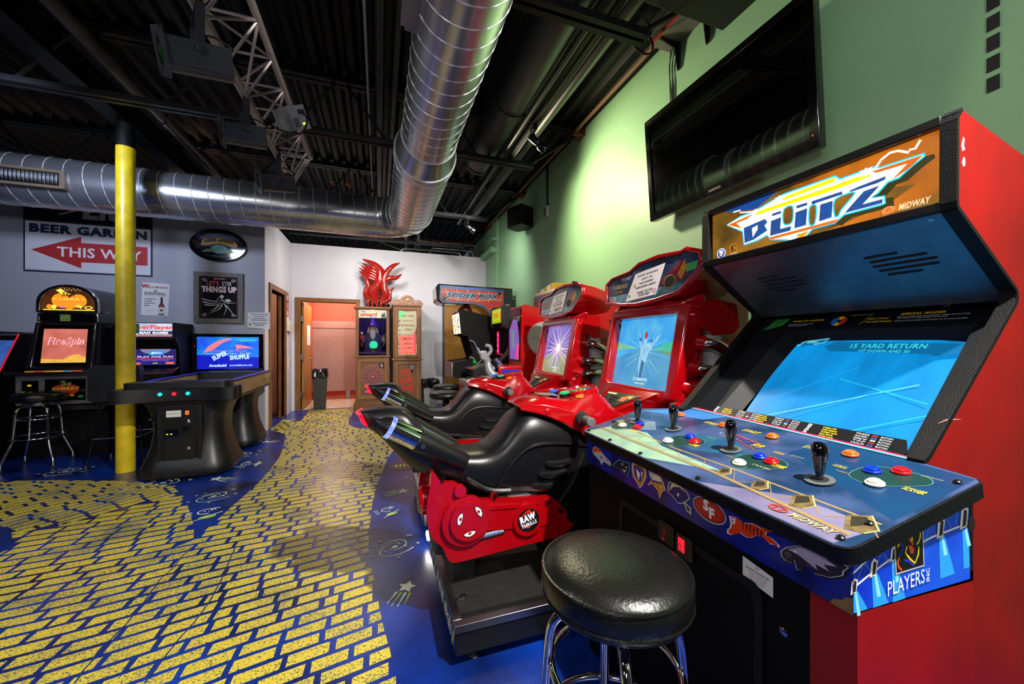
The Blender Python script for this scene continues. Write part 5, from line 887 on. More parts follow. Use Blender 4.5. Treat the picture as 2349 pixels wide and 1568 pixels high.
def barchair(lab, x, y, rz, top, mt):
    t = thing('bar_chair', lab, 'chair', (x, y, 0), rz)
    G().prism(rrect(-.2, .66, .2, top, .05), -.05, .05, mt, FW((0, -.2, 0))).obj('backrest', t, bev=.02, seg=3); G().prism(rrect(-.2, -.2, .2, .2, .06), .62, .72, mt).obj('seat', t, bev=.02, seg=3)
    for sx in (-1, 1):
        for sy in (-1, 1): G().tube([(sx*.14, sy*.14, .64), (sx*.17, sy*.17, .4), (sx*.22, sy*.22, .02)], .011, M('#3a3a3c', r=.2, m=1, v=0), 8).obj('leg', t); G().cyl((sx*.222, sy*.222, 0), (sx*.222, sy*.222, .03), .016, STEEL, n=10).obj('foot', t)
    G().tube([(-.19, -.19, .28), (.19, -.19, .28), (.19, .19, .28), (-.19, .19, .28)], .009, CHROME, 8, True).obj('foot_ring', t)
barchair('black vinyl high chair with square back behind the yellow column', -2.57, 5.24, R(4), 1.03, M('#0b0b0d', r=.45, v=.1))
# ================================================================ LEFT WALL GAMES
slot = thing('slot_machine', 'round topped cherry slot machine with glowing orange top against the grey wall', 'slot machine', (-3.24, 5.75, 0))
S = lambda g, n, par=None, **k: g.obj(n, par or slot, wld=True, **k)
ch2 = M('#b8b2b0', r=.12, m=1, v=0)
def arch(x0, x1, z0, zt, n=20): c = (x0+x1)/2; return [(x0, z0)] + [(c-(x1-x0)/2*math.cos(PI*i/n), zt-.20+.20*math.sin(PI*i/n)) for i in range(n+1)] + [(x1, z0)]
S(G(FW((0, 5.50, 0))).prism(arch(-3.42, -2.93, .58, 1.885), -.52, 0, M('#141416', r=.3, v=.1)), 'cabinet', bev=.006)
S(G(FW((0, 5.49, 0))).ring(arch(-3.435, -2.93, 1.585, 1.89), arch(-3.405, -2.96, 1.61, 1.862), -.01, .03, ch2), 'arch_trim', bev=.004)
g = G(FW((0, 5.484, 0))); g.dz = .0002; g.poly(arch(-3.406, -2.959, 1.608, 1.863), E('#5a2c08', .9, h2='#2a1404', v=.1, vs=6)); OR = E('#ff8a1a', 1.2); YW = E('#ffd84a', 1.3); RR = E('#e8480a', 1.1)
g.circ(-3.25, 1.72, .075, OR); g.circ(-3.11, 1.715, .075, OR); g.circ(-3.18, 1.685, .06, OR); g.poly([(-3.29, 1.83), (-3.25, 1.845), (-3.19, 1.80), (-3.16, 1.79), (-3.2, 1.775), (-3.26, 1.80)], YW); g.text('Skill', -3.185, 1.765, .05, E('#3a1800', 1), w=.12, bold=.02, shear=.35); g.text('CHERRY', -3.18, 1.712, .035, RR, w=.28, bold=.06); g.text('CHERRY', -3.18, 1.716, .030, YW, w=.27, bold=.01)
g.circ(-3.34, 1.65, .025, OR); g.circ(-3.305, 1.648, .022, YW); g.circ(-3.235, 1.648, .02, E('#d86ae0', 1.1), .010); g.circ(-3.02, 1.645, .035, YW, .018); g.circ(-3.02, 1.645, .022, E('#3a1800', 1), .010); g.poly([(-3.14, 1.66), (-3.10, 1.675), (-3.07, 1.655), (-3.085, 1.63), (-3.10, 1.655)], YW); g.rect(-3.39, 1.612, -2.97, 1.622, YW)
for i in range(12): g.poly(star(-3.27+.018*i, 1.845 if i % 2 else 1.83, .006, 4, .5), E('#ffe8b0', 1.2))
S(g, 'top_glass', flat=True)
S(G(FW((0, 5.48, 0))).ring([(-3.43, 1.485), (-2.935, 1.485), (-2.935, 1.58), (-3.425, 1.58)], [(-3.41, 1.495), (-2.955, 1.495), (-2.955, 1.57), (-3.41, 1.57)], -.02, .015, ch2), 'glass_trim', bev=.003); g = G(FW((0, 5.479, 0))); g.rect(-3.41, 1.495, -2.955, 1.57, GLOSSK); g.rect(-3.255, 1.49, -3.165, 1.575, F('#1f6a34'))
for k, s in enumerate(('Payouts Greater', 'Than $100 May', 'Be Paid Out', 'Following Day')): g.text(s, -3.21, 1.556-.019*k, .010, F('#e0c83a'), w=.075, bold=.03)
S(g, 'dark_glass', flat=True)
S(G(FW((0, 5.47, 0))).ring([(-3.50, .99), (-2.98, .99), (-2.94, 1.475), (-3.43, 1.475)], [(-3.465, 1.005), (-3.01, 1.005), (-2.965, 1.455), (-3.405, 1.455)], -.02, .02, ch2), 'screen_trim', bev=.003)
g = G(FW((0, 5.472, 0))); g.dz = .0003; g.poly([(-3.465, 1.005), (-3.01, 1.005), (-2.965, 1.455), (-3.405, 1.455)], GLOSSK); g.poly([(-3.405, 1.045), (-3.04, 1.045), (-3.02, 1.41), (-3.375, 1.41)], E('#d8786a', 1.0, h2='#b85a4a', v=.1, vs=8)); g.poly([(-3.405, 1.045), (-3.04, 1.045), (-3.037, 1.10), (-3.10, 1.14), (-3.17, 1.12), (-3.22, 1.08), (-3.40, 1.09)], E('#e8c84a', 1.1, h2='#d88a4a', v=.1, vs=12)); g.text('FireSpin', -3.20, 1.245, .075, E('#ffc0c8', 1.2), w=.30, bold=.03, shear=.35); g.text('FireSpin', -3.20, 1.248, .068, E('#c85a68', 1.0), w=.28, bold=.0, shear=.35); sc = S(g, 'screen', flat=True)
S(G().box((-3.60, 5.33, .925), (-2.94, 5.52, .955), ch2), 'button_deck', bev=.006)
for i, c in enumerate(('#b8742a', '#c83a2a', '#c88a2a', '#d8a83a', '#3a8ab8', '#c83a2a')): S(G().box((-3.46+.075*i, 5.36, .955), (-3.40+.075*i, 5.40, .965), E(c, .7)), 'deck_button', bev=.003)
S(G().box((-3.58, 5.44, .60), (-2.95, 5.50, .92), M('#8f8a8a', r=.35, m=.45, v=.15, vs=12)), 'lower_door', bev=.004)
g = G(FW((0, 5.439, 0))); g.dz = .0002; g.rect(-3.53, .70, -3.40, .86, GLOSSK); g.rect(-3.53, .715, -3.42, .745, E('#c8e81a', .8)); g.rect(-3.51, .635, -3.41, .70, F('#d8d02a')); g.poly([(-3.46, .69), (-3.44, .67), (-3.45, .67), (-3.45, .655), (-3.47, .655), (-3.47, .67), (-3.48, .67)], F('#141414')); g.rect(-3.485, .80, -3.455, .82, E('#c8b01a', .8))
g.rect(-3.35, .64, -3.02, .87, GLOSSK); g.circ(-3.23, .76, .055, F('#b8301a'), .05); g.circ(-3.13, .76, .055, F('#b8301a'), .05); g.circ(-3.18, .73, .05, F('#b8301a'), .05); g.text('Skill', -3.18, .80, .035, F('#c8a83a'), w=.09, shear=.3, bold=.02); g.text('CHERRY', -3.18, .755, .03, F('#e8b03a'), w=.23, bold=.05); g.poly([(-3.24, .845), (-3.2, .86), (-3.17, .83)], F('#2a8a3a')); g.circ(-3.30, .68, .018, F('#c87a2a')); g.circ(-3.27, .68, .018, F('#c8b03a')); g.circ(-3.06, .68, .025, F('#3a8a3a'), .016); g.circ(-3.13, .695, .02, F('#d8b83a'), .012); S(g, 'belly_glass', flat=True)
S(G().cyl((-2.985, 5.432, .66), (-2.985, 5.432, .88), .016, M('#3a8ad0', r=.15, m=.4)), 'side_tube'); S(G().box((-3.62, 5.64, 0), (-2.93, 6.07, .60), BLACKM), 'stand', bev=.004); S(G().box((-3.30, 5.50, .52), (-2.9, 5.60, .60), M('#5a5650', r=.3, m=.7)), 'coin_tray', bev=.01)
S(G().cyl((-2.93, 5.52, 1.595), (-2.87, 5.50, 1.6), .010, CHROME), 'lock_pin'); 
for y in (5.66, 5.70): S(G().cyl((-2.932, y, 1.44), (-2.92, y, 1.44), .012, CHROME), 'side_lock')
for k in range(3): S(G().box((-2.931, 5.74, 1.40+.02*k), (-2.927, 5.85, 1.408+.02*k), BLACK), 'side_vent')
t = thing('video_poker_cabinet', 'black slanted cabinet with red edge cut off at the left border', 'arcade game', (-4.0, 5.8, 0))
PF = [(5.5, 0), (5.5, .90), (5.76, 1.36), (6.07, 1.36), (6.07, 0)]
FX = lambda x: frame((x, 0, 0), (0, 1, 0), (0, 0, 1))
for x in (-4.30, -3.77): G(FX(x)).prism(PF, 0, .025, BLACKM).obj('side_panel', t, wld=True)
G().tube([(-3.757, 5.495, .90), (-3.757, 5.755, 1.36)], .006, E('#e0203a', .9), 6).obj('red_edge', t, wld=True); G(FX(-4.28)).prism([(5.52, 0), (5.52, .88), (5.78, 1.34), (6.05, 1.34), (6.05, 0)], 0, .51, BLACK).obj('cabinet_body', t, wld=True)
g = G(frame((-4.02, 5.50, .87), (1, 0, 0), (0, .26, .46))); g.rect(-.23, .05, .25, .48, E('#4a7ac0', .75, h2='#2a4a9a', v=.1, vs=6)); g.obj('screen', t, wld=True, flat=True); G().box((-4.27, 5.30, .82), (-3.78, 5.52, .86), BLACKM).obj('control_shelf', t, wld=True, bev=.01); G().box((-4.2, 5.5, 1.36), (-3.77, 6.05, 1.38), STEEL).obj('top_trim', t, wld=True)
t = thing('multigame_cabinet', 'black upright game cabinet with bright white marquee between column and shuffle screen', 'arcade game', (-2.55, 5.8, 0))
PF = [(5.72, 0), (5.72, .80), (5.55, .83), (5.56, .90), (5.72, .97), (5.70, 1.18), (5.60, 1.30), (5.60, 1.50), (6.07, 1.50), (6.07, 0)]
for x in (-2.85, -2.325): G(FX(x)).prism(PF, 0, .025, BLACKM).obj('side_panel', t, wld=True)
G(FX(-2.825)).prism([(a+.02, b) for a, b in PF[:-2]] + [(6.05, 1.49), (6.05, 0)], 0, .5, BLACK).obj('cabinet_body', t, wld=True)
g = G(FW((0, 5.612, 0))); g.dz = .0002; g.rect(-2.80, 1.335, -2.31, 1.49, E('#cfd6e6', 1.1, h2='#9aa6c8', v=.1, vs=8)); g.text('PowerPlayer', -2.545, 1.425, .045, E('#e8503a', 1.1), w=.44, bold=.05); g.rect(-2.80, 1.36, -2.31, 1.40, E('#2a3450', .9)); g.text('HUMAN GAMES', -2.54, 1.367, .026, E('#f4f4ff', 1.2), w=.34, bold=.05); g.rect(-2.80, 1.337, -2.31, 1.352, E('#d04a4a', 1)); g.rect(-2.79, 1.37, -2.64, 1.485, F('#1f5a2e')); g.text('Be Paid Out', -2.71, 1.42, .015, F('#c8a83a'), w=.12); g.obj('marquee', t, wld=True, flat=True)
g = G(frame((-2.555, 5.712, .975), (1, 0, 0), (0, .02, 1))); g.dz = .0003; g.rect(-.24, 0, .24, .33, GLOSSK); g.rect(-.22, .02, .22, .32, E('#241a6a', .9, h2='#3a2a9a', v=.1, vs=5)); g.circ(.02, .22, .15, E('#8a88b8', .8), .075); g.rect(-.12, .21, .0, .265, E('#d83a4a', 1)); g.rect(-.115, .215, -.005, .26, E('#3a3a6a', .9)); g.text('POKER', -.06, .23, .018, E('#e8e8f0', 1), w=.08, bold=.03); g.rect(.04, .215, .17, .265, E('#e8902a', 1.1)); g.text('KENO', .105, .232, .018, E('#5a2a8a', 1), w=.09, bold=.03); g.rect(-.04, .14, .10, .19, E('#3a8ae8', 1.1)); g.text('MENU', .04, .157, .018, E('#f0f4ff', 1), w=.08, bold=.03); g.poly([(-.03, .155), (0, .18), (.0, .15)], E('#f0f4ff', 1)); g.text('PLAY FOR FUN', .02, .108, .022, E('#c8c8d8', 1), w=.34, bold=.05); g.rect(-.16, .088, .20, .098, E('#d83a3a', 1)); g.text('TOUCH HERE TO PLAY', .02, .07, .012, E('#8a6af0', 1), w=.26, bold=.04); g.rect(-.21, .028, -.12, .05, E('#f0703a', 1)); g.rect(.12, .03, .2, .055, E('#f0703a', 1)); g.text('$0.00', .02, .036, .014, E('#c8e83a', 1), bold=.04); sc = g.obj('screen', t, wld=True, flat=True)
G(FX(-2.81)).prism([(5.53, .835), (5.545, .905), (5.72, .972), (5.72, .85)], 0, .51, BLACK).obj('control_shelf', t, wld=True); G().tube([(-2.29, 5.60, 1.32), (-2.29, 5.70, 1.2), (-2.29, 5.715, 1.0), (-2.29, 5.58, .93)], .006, CHROME, 6).obj('edge_trim', t, wld=True); G().box((-2.75, 5.545, .897), (-2.36, 5.55, .907), E('#b84a2a', .8)).obj('shelf_light', t, wld=True)
# ================================================================ SHUFFLE TABLE
st = thing('shuffle_table', 'long wood sided shuffle bowling table on flared black legs by the column', 'game table', (-1.74, 5.1, 0), R(1.5))
WOODG = M('#a48a64', r=.4, h2='#7a6246', v=.1, vs=5, stretch=(6, .6, 3)); PLK = M('#141416', r=.38, v=.12, vs=12, b=.05, bs=200); TAUPE = M('#55483c', r=.5, h2='#3a312a', v=.1, vs=8)
def ped(y0, nm):
    rs = []
    for z, hw, hl in ((0, .33, .28), (.03, .36, .31), (.09, .36, .31), (.15, .335, .285), (.28, .295, .245), (.42, .275, .225), (.55, .28, .23), (.65, .31, .26), (.72, .345, .295)):
        k = min(hw, hl)*.55; rs.append([(x, y+y0, z) for x, y in rrect(-hw, -hl, hw, hl, k, 6)])
    return G().loft(rs, PLK).obj(nm, st, ang=60)
p1 = ped(-.50, 'pedestal'); p2 = ped(.50, 'pedestal')
for x in (-.375, .345): G().box((x, -.70, .71), (x+.03, .80, .875), WOODG).obj('side_rail', st, bev=.006)
G().prism([(-.375, -.72), (.375, -.72), (.375, .80), (-.375, .80)], .70, .73, TAUPE).obj('bed', st); G().box((-.34, -.66, .785), (.34, .70, .80), M('#a8926a', r=.25, h2='#8a7450', v=.1, vs=4, stretch=(8, .5, 1), coat=.5)).obj('playfield', st)
fr = [(-.46, -.90), (-.44, -.945), (-.36, -.955), (-.22, -.90), (0, -.88), (.22, -.90), (.36, -.955), (.44, -.945), (.46, -.90), (.44, -.80), (.385, -.72), (-.385, -.72), (-.44, -.80)]
G().prism(sm2(fr, 3), .735, .85, PLK).obj('front_bumper', st, bev=.012, seg=3); G().prism(rrect(-.385, -.90, .385, -.68, .06), .85, .905, PLK).obj('front_rim', st, bev=.012, seg=3)
for s in (-1, 1): G().box((s*.36-.018, -.70, .872), (s*.36+.018, .80, .896), PLK).obj('top_rail', st, bev=.006); G().box((s*.345-.003, -.68, .896), (s*.345+.003, .78, .899), E('#2a2aff', 1.3)).obj('blue_strip', st)
G().box((-.30, -.64, .80), (-.2, .0, .86), M('#77788a', r=.5, v=.2, vs=40)).obj('side_cushion', st); G().prism(rrect(-.34, .50, .34, .79, .08), .80, .90, PLK).obj('pin_hood', st, bev=.02)
for i, c in enumerate(('#18c8c8', '#ff1a2a', '#18c8c8')): G(FW((-.12+.10*i, -.886, .80))).lathe([(.016, 0), (.016, .006), (.012, .010), (.012, .014), (.004, .016)], E(c, 1.6), None, 14).obj('lit_button', st)
XB = FW((0, -.775, 0)); G(XB).prism(rrect(-.16, .10, .12, .66, .03), -.06, 0, BLACKM).obj('coin_door', st, bev=.006); G(XB).ring(rrect(-.185, .07, .145, .69, .04), rrect(-.16, .10, .12, .66, .03), -.05, .004, PLK).obj('coin_door_rim', st, bev=.004)
g = G(XB @ T(0, 0, .001)); g.rect(-.12, .575, -.01, .635, F('#c8c8c4')); g.text('SUPERIOR VENDING', -.065, .60, .012, F('#33363e'), w=.09); g.rect(.02, .59, .05, .63, E('#d8702a', 1)); g.rect(-.13, .40, -.03, .46, GLOSSK); g.rect(-.12, .415, -.105, .425, E('#c8e83a', 1.4)); g.rect(-.09, .415, -.075, .425, E('#c8e83a', 1.4)); g.rect(.0, .43, .06, .48, GLOSSK); g.rect(-.13, .12, .09, .38, F('#0d0d0f')); g.obj('coin_panel', st, flat=True)
for x, z in ((.045, .53), (.045, .28)): G(XB @ T(x, z, .001)).lathe([(.016, 0), (.016, .004), (.008, .008)], CHROME, None, 14).obj('lock', st)
G(XB @ T(-.24, .56, -.02)).lathe([(.016, -.02), (.016, .02), (.008, .024)], BLACK, None, 12).obj('side_bolt', st)
G().prism([(-.06, -.25), (.06, -.25), (.06, .35), (-.06, .35)], .60, .70, TAUPE).obj('under_beam', st); G(frame((.40, 0, 0), (0, 1, 0), (0, 0, 1)) @ T(.78, .80, -.028)).lathe([(.03, 0), (.03, .006), (.02, .008)], M('#6a4a30', r=.4), None, 16).obj('wood_cap', st)
tv = thing('scoreboard_screen', 'blue lit flat scoreboard screen at the far end of the shuffle table', 'screen', (-1.89, 5.98, .84))
X = FW((-1.885, 5.99, .845)); g = G(X); g.prism(rrect(-.395, 0, .395, .535, .01), -.05, -.004, GLOSSK); g.ring(rrect(-.395, 0, .395, .535, .01), rrect(-.345, .075, .345, .495, .003), -.004, .004, GLOSSK); g.obj('bezel', tv, wld=True)
G().box((-1.95, 6.0, .80), (-1.83, 6.09, 1.1), BLACK).obj('wall_mount', tv, wld=True)
g = G(X); g.dz = .0003; g.rect(-.345, .075, .345, .495, E('#1440e0', 1.1, h2='#0a90e8', v=.1, vs=3.2, thr=(.35, .62))); g.poly([(-.345, .075), (.345, .075), (.345, .22), (-.345, .26)], E('#0a14b8', 1.1)); g.poly([(.06, .47), (.15, .43), (.30, .44), (.34, .46), (.2, .48)], E('#2ab0d8', 1)); PK = E('#f07a8a', 1.1); LBL = E('#1a6af0', 1.1)
g.poly(sm2([(-.28, .28), (-.22, .37), (-.10, .45), (.01, .475), (.03, .455), (-.06, .42), (-.16, .33), (-.27, .29)], 4), PK); g.poly(sm2([(-.16, .33), (-.06, .42), (.03, .455), (.04, .42), (-.02, .36), (-.12, .32)], 4), LBL); g.poly(sm2([(.08, .39), (.18, .38), (.28, .34), (.21, .335), (.14, .34), (.08, .32), (.09, .35)], 4), PK); g.poly(sm2([(.14, .34), (.22, .345), (.28, .335), (.24, .315), (.17, .315)], 4), LBL)
W9 = E('#bfe4ff', 1.2); g.text('SUPER', -.085, .225, .058, W9, w=.18, bold=.05, rot=R(28)); g.text('SHUFFLE', .125, .20, .058, W9, w=.22, bold=.05, rot=R(4)); g.text('Arachnid', -.12, .105, .032, W9, w=.19, bold=.05); g.text('www.bullshooter.com', .14, .108, .024, W9, w=.26, bold=.02); g.text("IN A CONNECTED OFFICE,", -.02, .30, .018, E('#d88ab0', 1), w=.45, bold=.02); g.text('Growing up Super Shuffle', 0, .272, .014, E('#c8d8a0', 1), w=.52, bold=.02)
g.obj('screen', tv, wld=True, flat=True); g = G(X @ T(0, 0, .005)); g.text('VIZIO', .0, .032, .014, E('#8a6af0', 1.2), bold=.03); g.circ(-.365, .375, .006, E('#ff2030', 1.5)); g.obj('badge', tv, wld=True, flat=True)
# ================================================================ SIGNS ON THE GREY WALL
SGX = FW((0, 6.092, 0))
t = thing('direction_sign', 'large white beer garden sign with fat red arrow pointing left', 'sign', (-3.33, 6.09, 2.6))
G(FW((0, 6.094, 0))).prism([(-3.935, 2.105), (-2.735, 2.105), (-2.735, 3.05), (-3.935, 3.05)], 0, .008, F('#1a1e3a')).obj('board', t, wld=True)
g = G(FW((0, 6.0855, 0))); g.dz = .0002; g.rect(-3.92, 2.12, -2.75, 2.70, F('#c8c8d4')); g.rect(-3.92, 2.71, -2.75, 3.04, F('#16171c')); NV = F('#1c2048'); RDS = F('#a82a2c'); g.text('BEER GARDEN', -3.335, 2.575, .098, NV, w=1.10, bold=.06)
g.poly([(-3.87, 2.36), (-3.42, 2.55), (-3.42, 2.475), (-2.78, 2.475), (-2.78, 2.24), (-3.42, 2.24), (-3.42, 2.165)], RDS); g.text('THIS WAY', -3.24, 2.30, .115, F('#d8d8e0'), w=.80, bold=.02); g.text('Lite', -3.16, 2.78, .2, F('#c8c8cc'), w=.5, bold=.05, shear=.1); g.line([(-3.62, 2.80), (-3.5, 2.85), (-3.4, 2.9)], .02, F('#c8c8cc')); g.text('DRINK RESPONSIBLY', -3.84, 2.125, .008, NV, w=.14); g.obj('print', t, wld=True, flat=True)
t = thing('oval_mirror', 'black framed oval brewery mirror high on the grey wall', 'mirror', (-2.02, 6.09, 2.56))
Xo = FW((-2.02, 6.085, 2.56)); G(Xo).ring(ell(0, 0, .32, .215, 48), ell(0, 0, .275, .172, 48), -.01, .03, GLOSSK).obj('frame', t, wld=True, bev=.008); G(Xo).prism(ell(0, 0, .28, .176, 48), -.01, .004, M('#9aa2aa', r=.05, m=1, v=0)).obj('mirror_glass', t, wld=True)
g = G(Xo @ T(0, 0, .0055)); g.dz = .0002; CRM2 = F('#e0cc88'); g.poly(sm2([(-.20, .03), (-.17, .09), (-.08, .085), (0, .115), (.08, .085), (.17, .07), (.21, .03), (.2, -.02), (.1, -.005), (0, .02), (-.1, -.005), (-.2, -.015)], 3), F('#a83a2a')); g.poly(sm2([(-.19, .03), (-.165, .08), (-.08, .075), (0, .105), (.08, .075), (.165, .06), (.2, .025), (.19, -.01), (.1, .005), (0, .03), (-.1, .005), (-.19, -.005)], 3), CRM2); g.circ(0, -.045, .09, F('#5aa8d8'), .06); g.poly([(-.09, -.06), (0, -.02), (.09, -.05), (.06, -.095), (-.06, -.095)], F('#3a8a4a')); g.poly([(-.02, -.10), (.0, -.06), (.03, -.05), (.01, -.07), (.04, -.10)], F('#2a6ac0'))
for i in range(9): a = R(200+18*i); g.poly([(-.13+.01*i, -.05), (-.2+.012*i, -.09-.005*(i % 3)), (-.12+.01*i, -.07)], F('#3a7a3a')); g.poly([(.13-.01*i, -.05), (.2-.012*i, -.09-.005*(i % 3)), (.12-.01*i, -.07)], F('#4a8a3a'))
g.text('SIERRA NEVADA', 0, .025, .036, F('#1a1a14'), w=.33, bold=.04, arch=.028); g.obj('print', t, wld=True, flat=True)
t = thing('framed_poster', 'grey wood framed black poster with pink and white lettering', 'poster', (-2.02, 6.09, 1.87))
Xp = FW((-2.02, 6.085, 1.865)); GW = M('#77736e', r=.7, h2='#5a5652', v=.1, vs=30); G(Xp).ring([(-.275, -.34), (.275, -.34), (.275, .335), (-.275, .335)], [(-.215, -.28), (.215, -.28), (.215, .275), (-.215, .275)], -.005, .025, GW).obj('frame', t, wld=True, bev=.003)
g = G(Xp); g.dz = .0002; g.rect(-.22, -.285, .22, .28, M('#0c0b0e', r=.7, v=0, sp=.15)); PK2 = F('#d83a5a'); W2 = F('#d8d4d8'); g.line([(-.2, -.265), (.2, -.265), (.2, .26), (-.2, .26)], .003, F('#8a2a3a'), True); g.text('ESPOLON', 0, .243, .022, PK2, w=.12, bold=.05); g.text("LET'S", -.07, .165, .055, PK2, w=.13, bold=.02); g.text('STIR', .085, .16, .055, W2, w=.11, bold=.0); g.text('THINGS UP', 0, .075, .075, W2, w=.39, bold=.05); g.text('THINGS UP', 0, .082, .060, F('#d8909a'), w=.36, bold=.0)
for a, b, c in (((-.19, -.02), (-.05, -.05), (.0, .01)), ((-.18, -.06), (-.06, -.08), (.02, -.03)), ((-.16, -.1), (-.04, -.1), (.03, -.06)), ((.02, -.02), (.1, -.07), (.19, -.06)), ((.03, -.08), (.0, -.15), (-.12, -.22)), ((.08, -.10), (.12, -.16), (.17, -.24)), ((.0, -.1), (-.06, -.16), (-.1, -.18)), ((.05, -.07), (.08, -.14), (.05, -.24))): g.line([(p.x, p.y) for p in smooth([(x, y, 0) for x, y in (a, b, c)], 5)], [.014-.0012*i for i in range(11)], W2)
g.circ(.03, .015, .022, W2); g.poly([(.06, -.03), (.10, -.01), (.14, -.04), (.10, -.06)], W2)
for sx in (-1, 1):
    for sy in (-1, 1): g.line([(sx*(.16+.03*math.cos(i*.7)*(1-i/12)), sy*(.225+.025*math.sin(i*.7)*(1-i/12))) for i in range(12)], .006, W2)
g.obj('print', t, wld=True, flat=True)
t = thing('whiskey_flyer', 'white paper flyer with a whiskey bottle right of the column', 'flyer', (-2.705, 6.09, 1.82))
Xk = FW((-2.705, 6.096, 1.82)) @ T(0, 0, 0, rz=R(-1)); G(Xk).prism([(-.145, -.21), (.135, -.21), (.145, .205), (-.135, .21)], 0, .002, F('#d4d2d6')).obj('sheet', t, wld=True)
g = G(Xk @ T(0, 0, .0022)); g.dz = .0002; g.text('W', -.105, .14, .048, F('#a81a2a'), bold=.06); g.text('ELCOME BACK!', .03, .14, .026, F('#a81a2a'), w=.20, bold=.04); g.circ(0, .105, .015, F('#16161a')); g.circ(0, .105, .007, F('#d4d2d6')); g.text('SKREWBALL', 0, .055, .034, F('#1a1a1e'), w=.23, bold=.02); g.text('PEANUT BUTTER WHISKEY', 0, .04, .009, F('#33333a'), w=.22)
for k, s in enumerate(("TOMORROW'S", 'STORIES', 'BEGIN RIGHT', 'HERE!')): g.text(s, -.11, -.005-.028*k, .013, F('#22222a'), al='l', w=[.12, .08, .11, .05][k], bold=.04)
g.line([(-.1, -.15), (.0, -.15)], .002, F('#55555a')); g.poly([(.035, -.20), (.095, -.20), (.097, -.08), (.078, -.05), (.076, .02), (.054, .02), (.052, -.05), (.033, -.08)], F('#2a1210')); g.rect(.054, .0, .076, .03, F('#0c0c0e')); g.rect(.035, -.185, .095, -.10, F('#c8c4b8')); g.circ(.065, -.14, .014, F('#2a2a2c')); g.poly([(.035, -.10), (.095, -.10), (.088, -.07), (.042, -.07)], F('#8a2a14')); g.obj('print', t, wld=True, flat=True)
t = thing('sanitizer_notice', 'white laminated sanitizer notice at the wall corner above scoreboard', 'notice', (-1.56, 6.08, 1.57))
Xn = FW((-1.585, 6.089, 1.57)); G(Xn).prism([(-.115, -.10), (.15, -.115), (.155, .115), (-.11, .105)], 0, .002, F('#d0ced4')).obj('sheet', t, wld=True)
g = G(Xn @ T(0, 0, .0022)); g.dz = .0004
for k, (s, v, w_) in enumerate((('PLEASE disinfectant', .075, .2), ('and/or use', .05, .11), ('hand sanitizer', .025, .14), ('before/after playing', .0, .19), ('THANK YOU FOR', -.045, .17), ('YOUR HELP!', -.072, .12))): g.text(s, .025, v, .015, F('#2a3a5a'), w=w_, bold=.03)
g.circ(-.085, -.055, .016, F('#4a8a3a')); g.circ(-.085, .04, .012, F('#b8b83a')); g.obj('print', t, wld=True, flat=True)
# ================================================================ BACK WALL MACHINES
OK2 = M('#7a4d22', r=.45, h2='#5c3614', v=.1, vs=6, stretch=(7, 7, .6)); OK3 = M('#8a5a2a', r=.45, h2='#6e4218', v=.1, vs=6, stretch=(7, 7, .6))
wz = thing('wizard_fortune_machine', 'oak fortune telling machine with a white bearded wizard behind glass', 'fortune machine', (-.115, 7.7, 0))
Wp = lambda g, n, par=None, **k: g.obj(n, par or wz, wld=True, **k)
x0, x1, yf = -.41, .18, 7.52
Wp(G().box((x0-.03, yf-.03, 0), (x1+.03, 7.96, .16), OK2), 'plinth', bev=.01); Wp(G().box((x0, yf, .16), (x1, 7.96, 1.0), OK2), 'lower_cabinet', bev=.005); Wp(G().box((x0-.02, yf-.02, 1.0), (x1+.02, 7.96, 1.03), OK3), 'waist_moulding', bev=.008)
g = G(FW((0, yf, 0))); g.ring([(x0+.03, .22), (x1-.03, .22), (x1-.03, .96), (x0+.03, .96)], [(x0+.09, .28), (x1-.09, .28), (x1-.09, .91), (x0+.09, .91)], 0, .014, OK3); Wp(g, 'panel_frame', bev=.004)
for a, b in ((x0, x0+.055), (x1-.055, x1)): Wp(G().box((a, yf, 1.03), (b, 7.96, 1.88), OK2), 'side_post', bev=.004)
Wp(G().box((x0-.01, yf-.01, 1.88), (x1+.01, 7.96, 1.90), OK3), 'top_moulding', bev=.004); Wp(G().box((x0-.03, yf-.03, 1.90), (x1+.03, 7.96, 1.935), OK3), 'cornice', bev=.01); Wp(G().box((x0+.05, 7.92, 1.03), (x1-.05, 7.95, 1.88), M('#1c0f3a', r=.8)), 'back_panel')
for i in range(9): Wp(G().tube([(x0+.08+.05*i, 7.90, 1.05), (x0+.08+.05*i, 7.90, 1.70)], .022, M('#2a1566', r=.8, v=.2), 8), 'curtain_fold')
g = G(FW((0, yf-.002, 0))); g.dz = .0003; g.rect(x0+.055, 1.73, x1-.055, 1.875, E('#d8d2b0', .8)); g.text('The', x0+.13, 1.83, .03, F('#1a4aa0'), bold=.05); g.text('Wizard', x0+.23, 1.765, .055, F('#b01c1c'), w=.30, bold=.05, shear=.15, rot=R(5)); g.text('Tells All', x0+.30, 1.738, .02, F('#1a4aa0'), w=.13, bold=.04); g.poly([(.04, 1.75), (.11, 1.75), (.11, 1.80), (.10, 1.80), (.10, 1.83), (.09, 1.85), (.08, 1.83), (.08, 1.80), (.07, 1.81), (.06, 1.83), (.05, 1.81), (.04, 1.80)], F('#2a2a3a')); g.poly([(.03, 1.73), (.125, 1.73), (.125, 1.755), (.03, 1.75)], F('#3a8a3a'))
for i in range(7): g.circ(x0+.1+.055*i, 1.862-.006*(i % 2), .006, F('#c8902a'), n=8)
Wp(g, 'title_sign', flat=True)
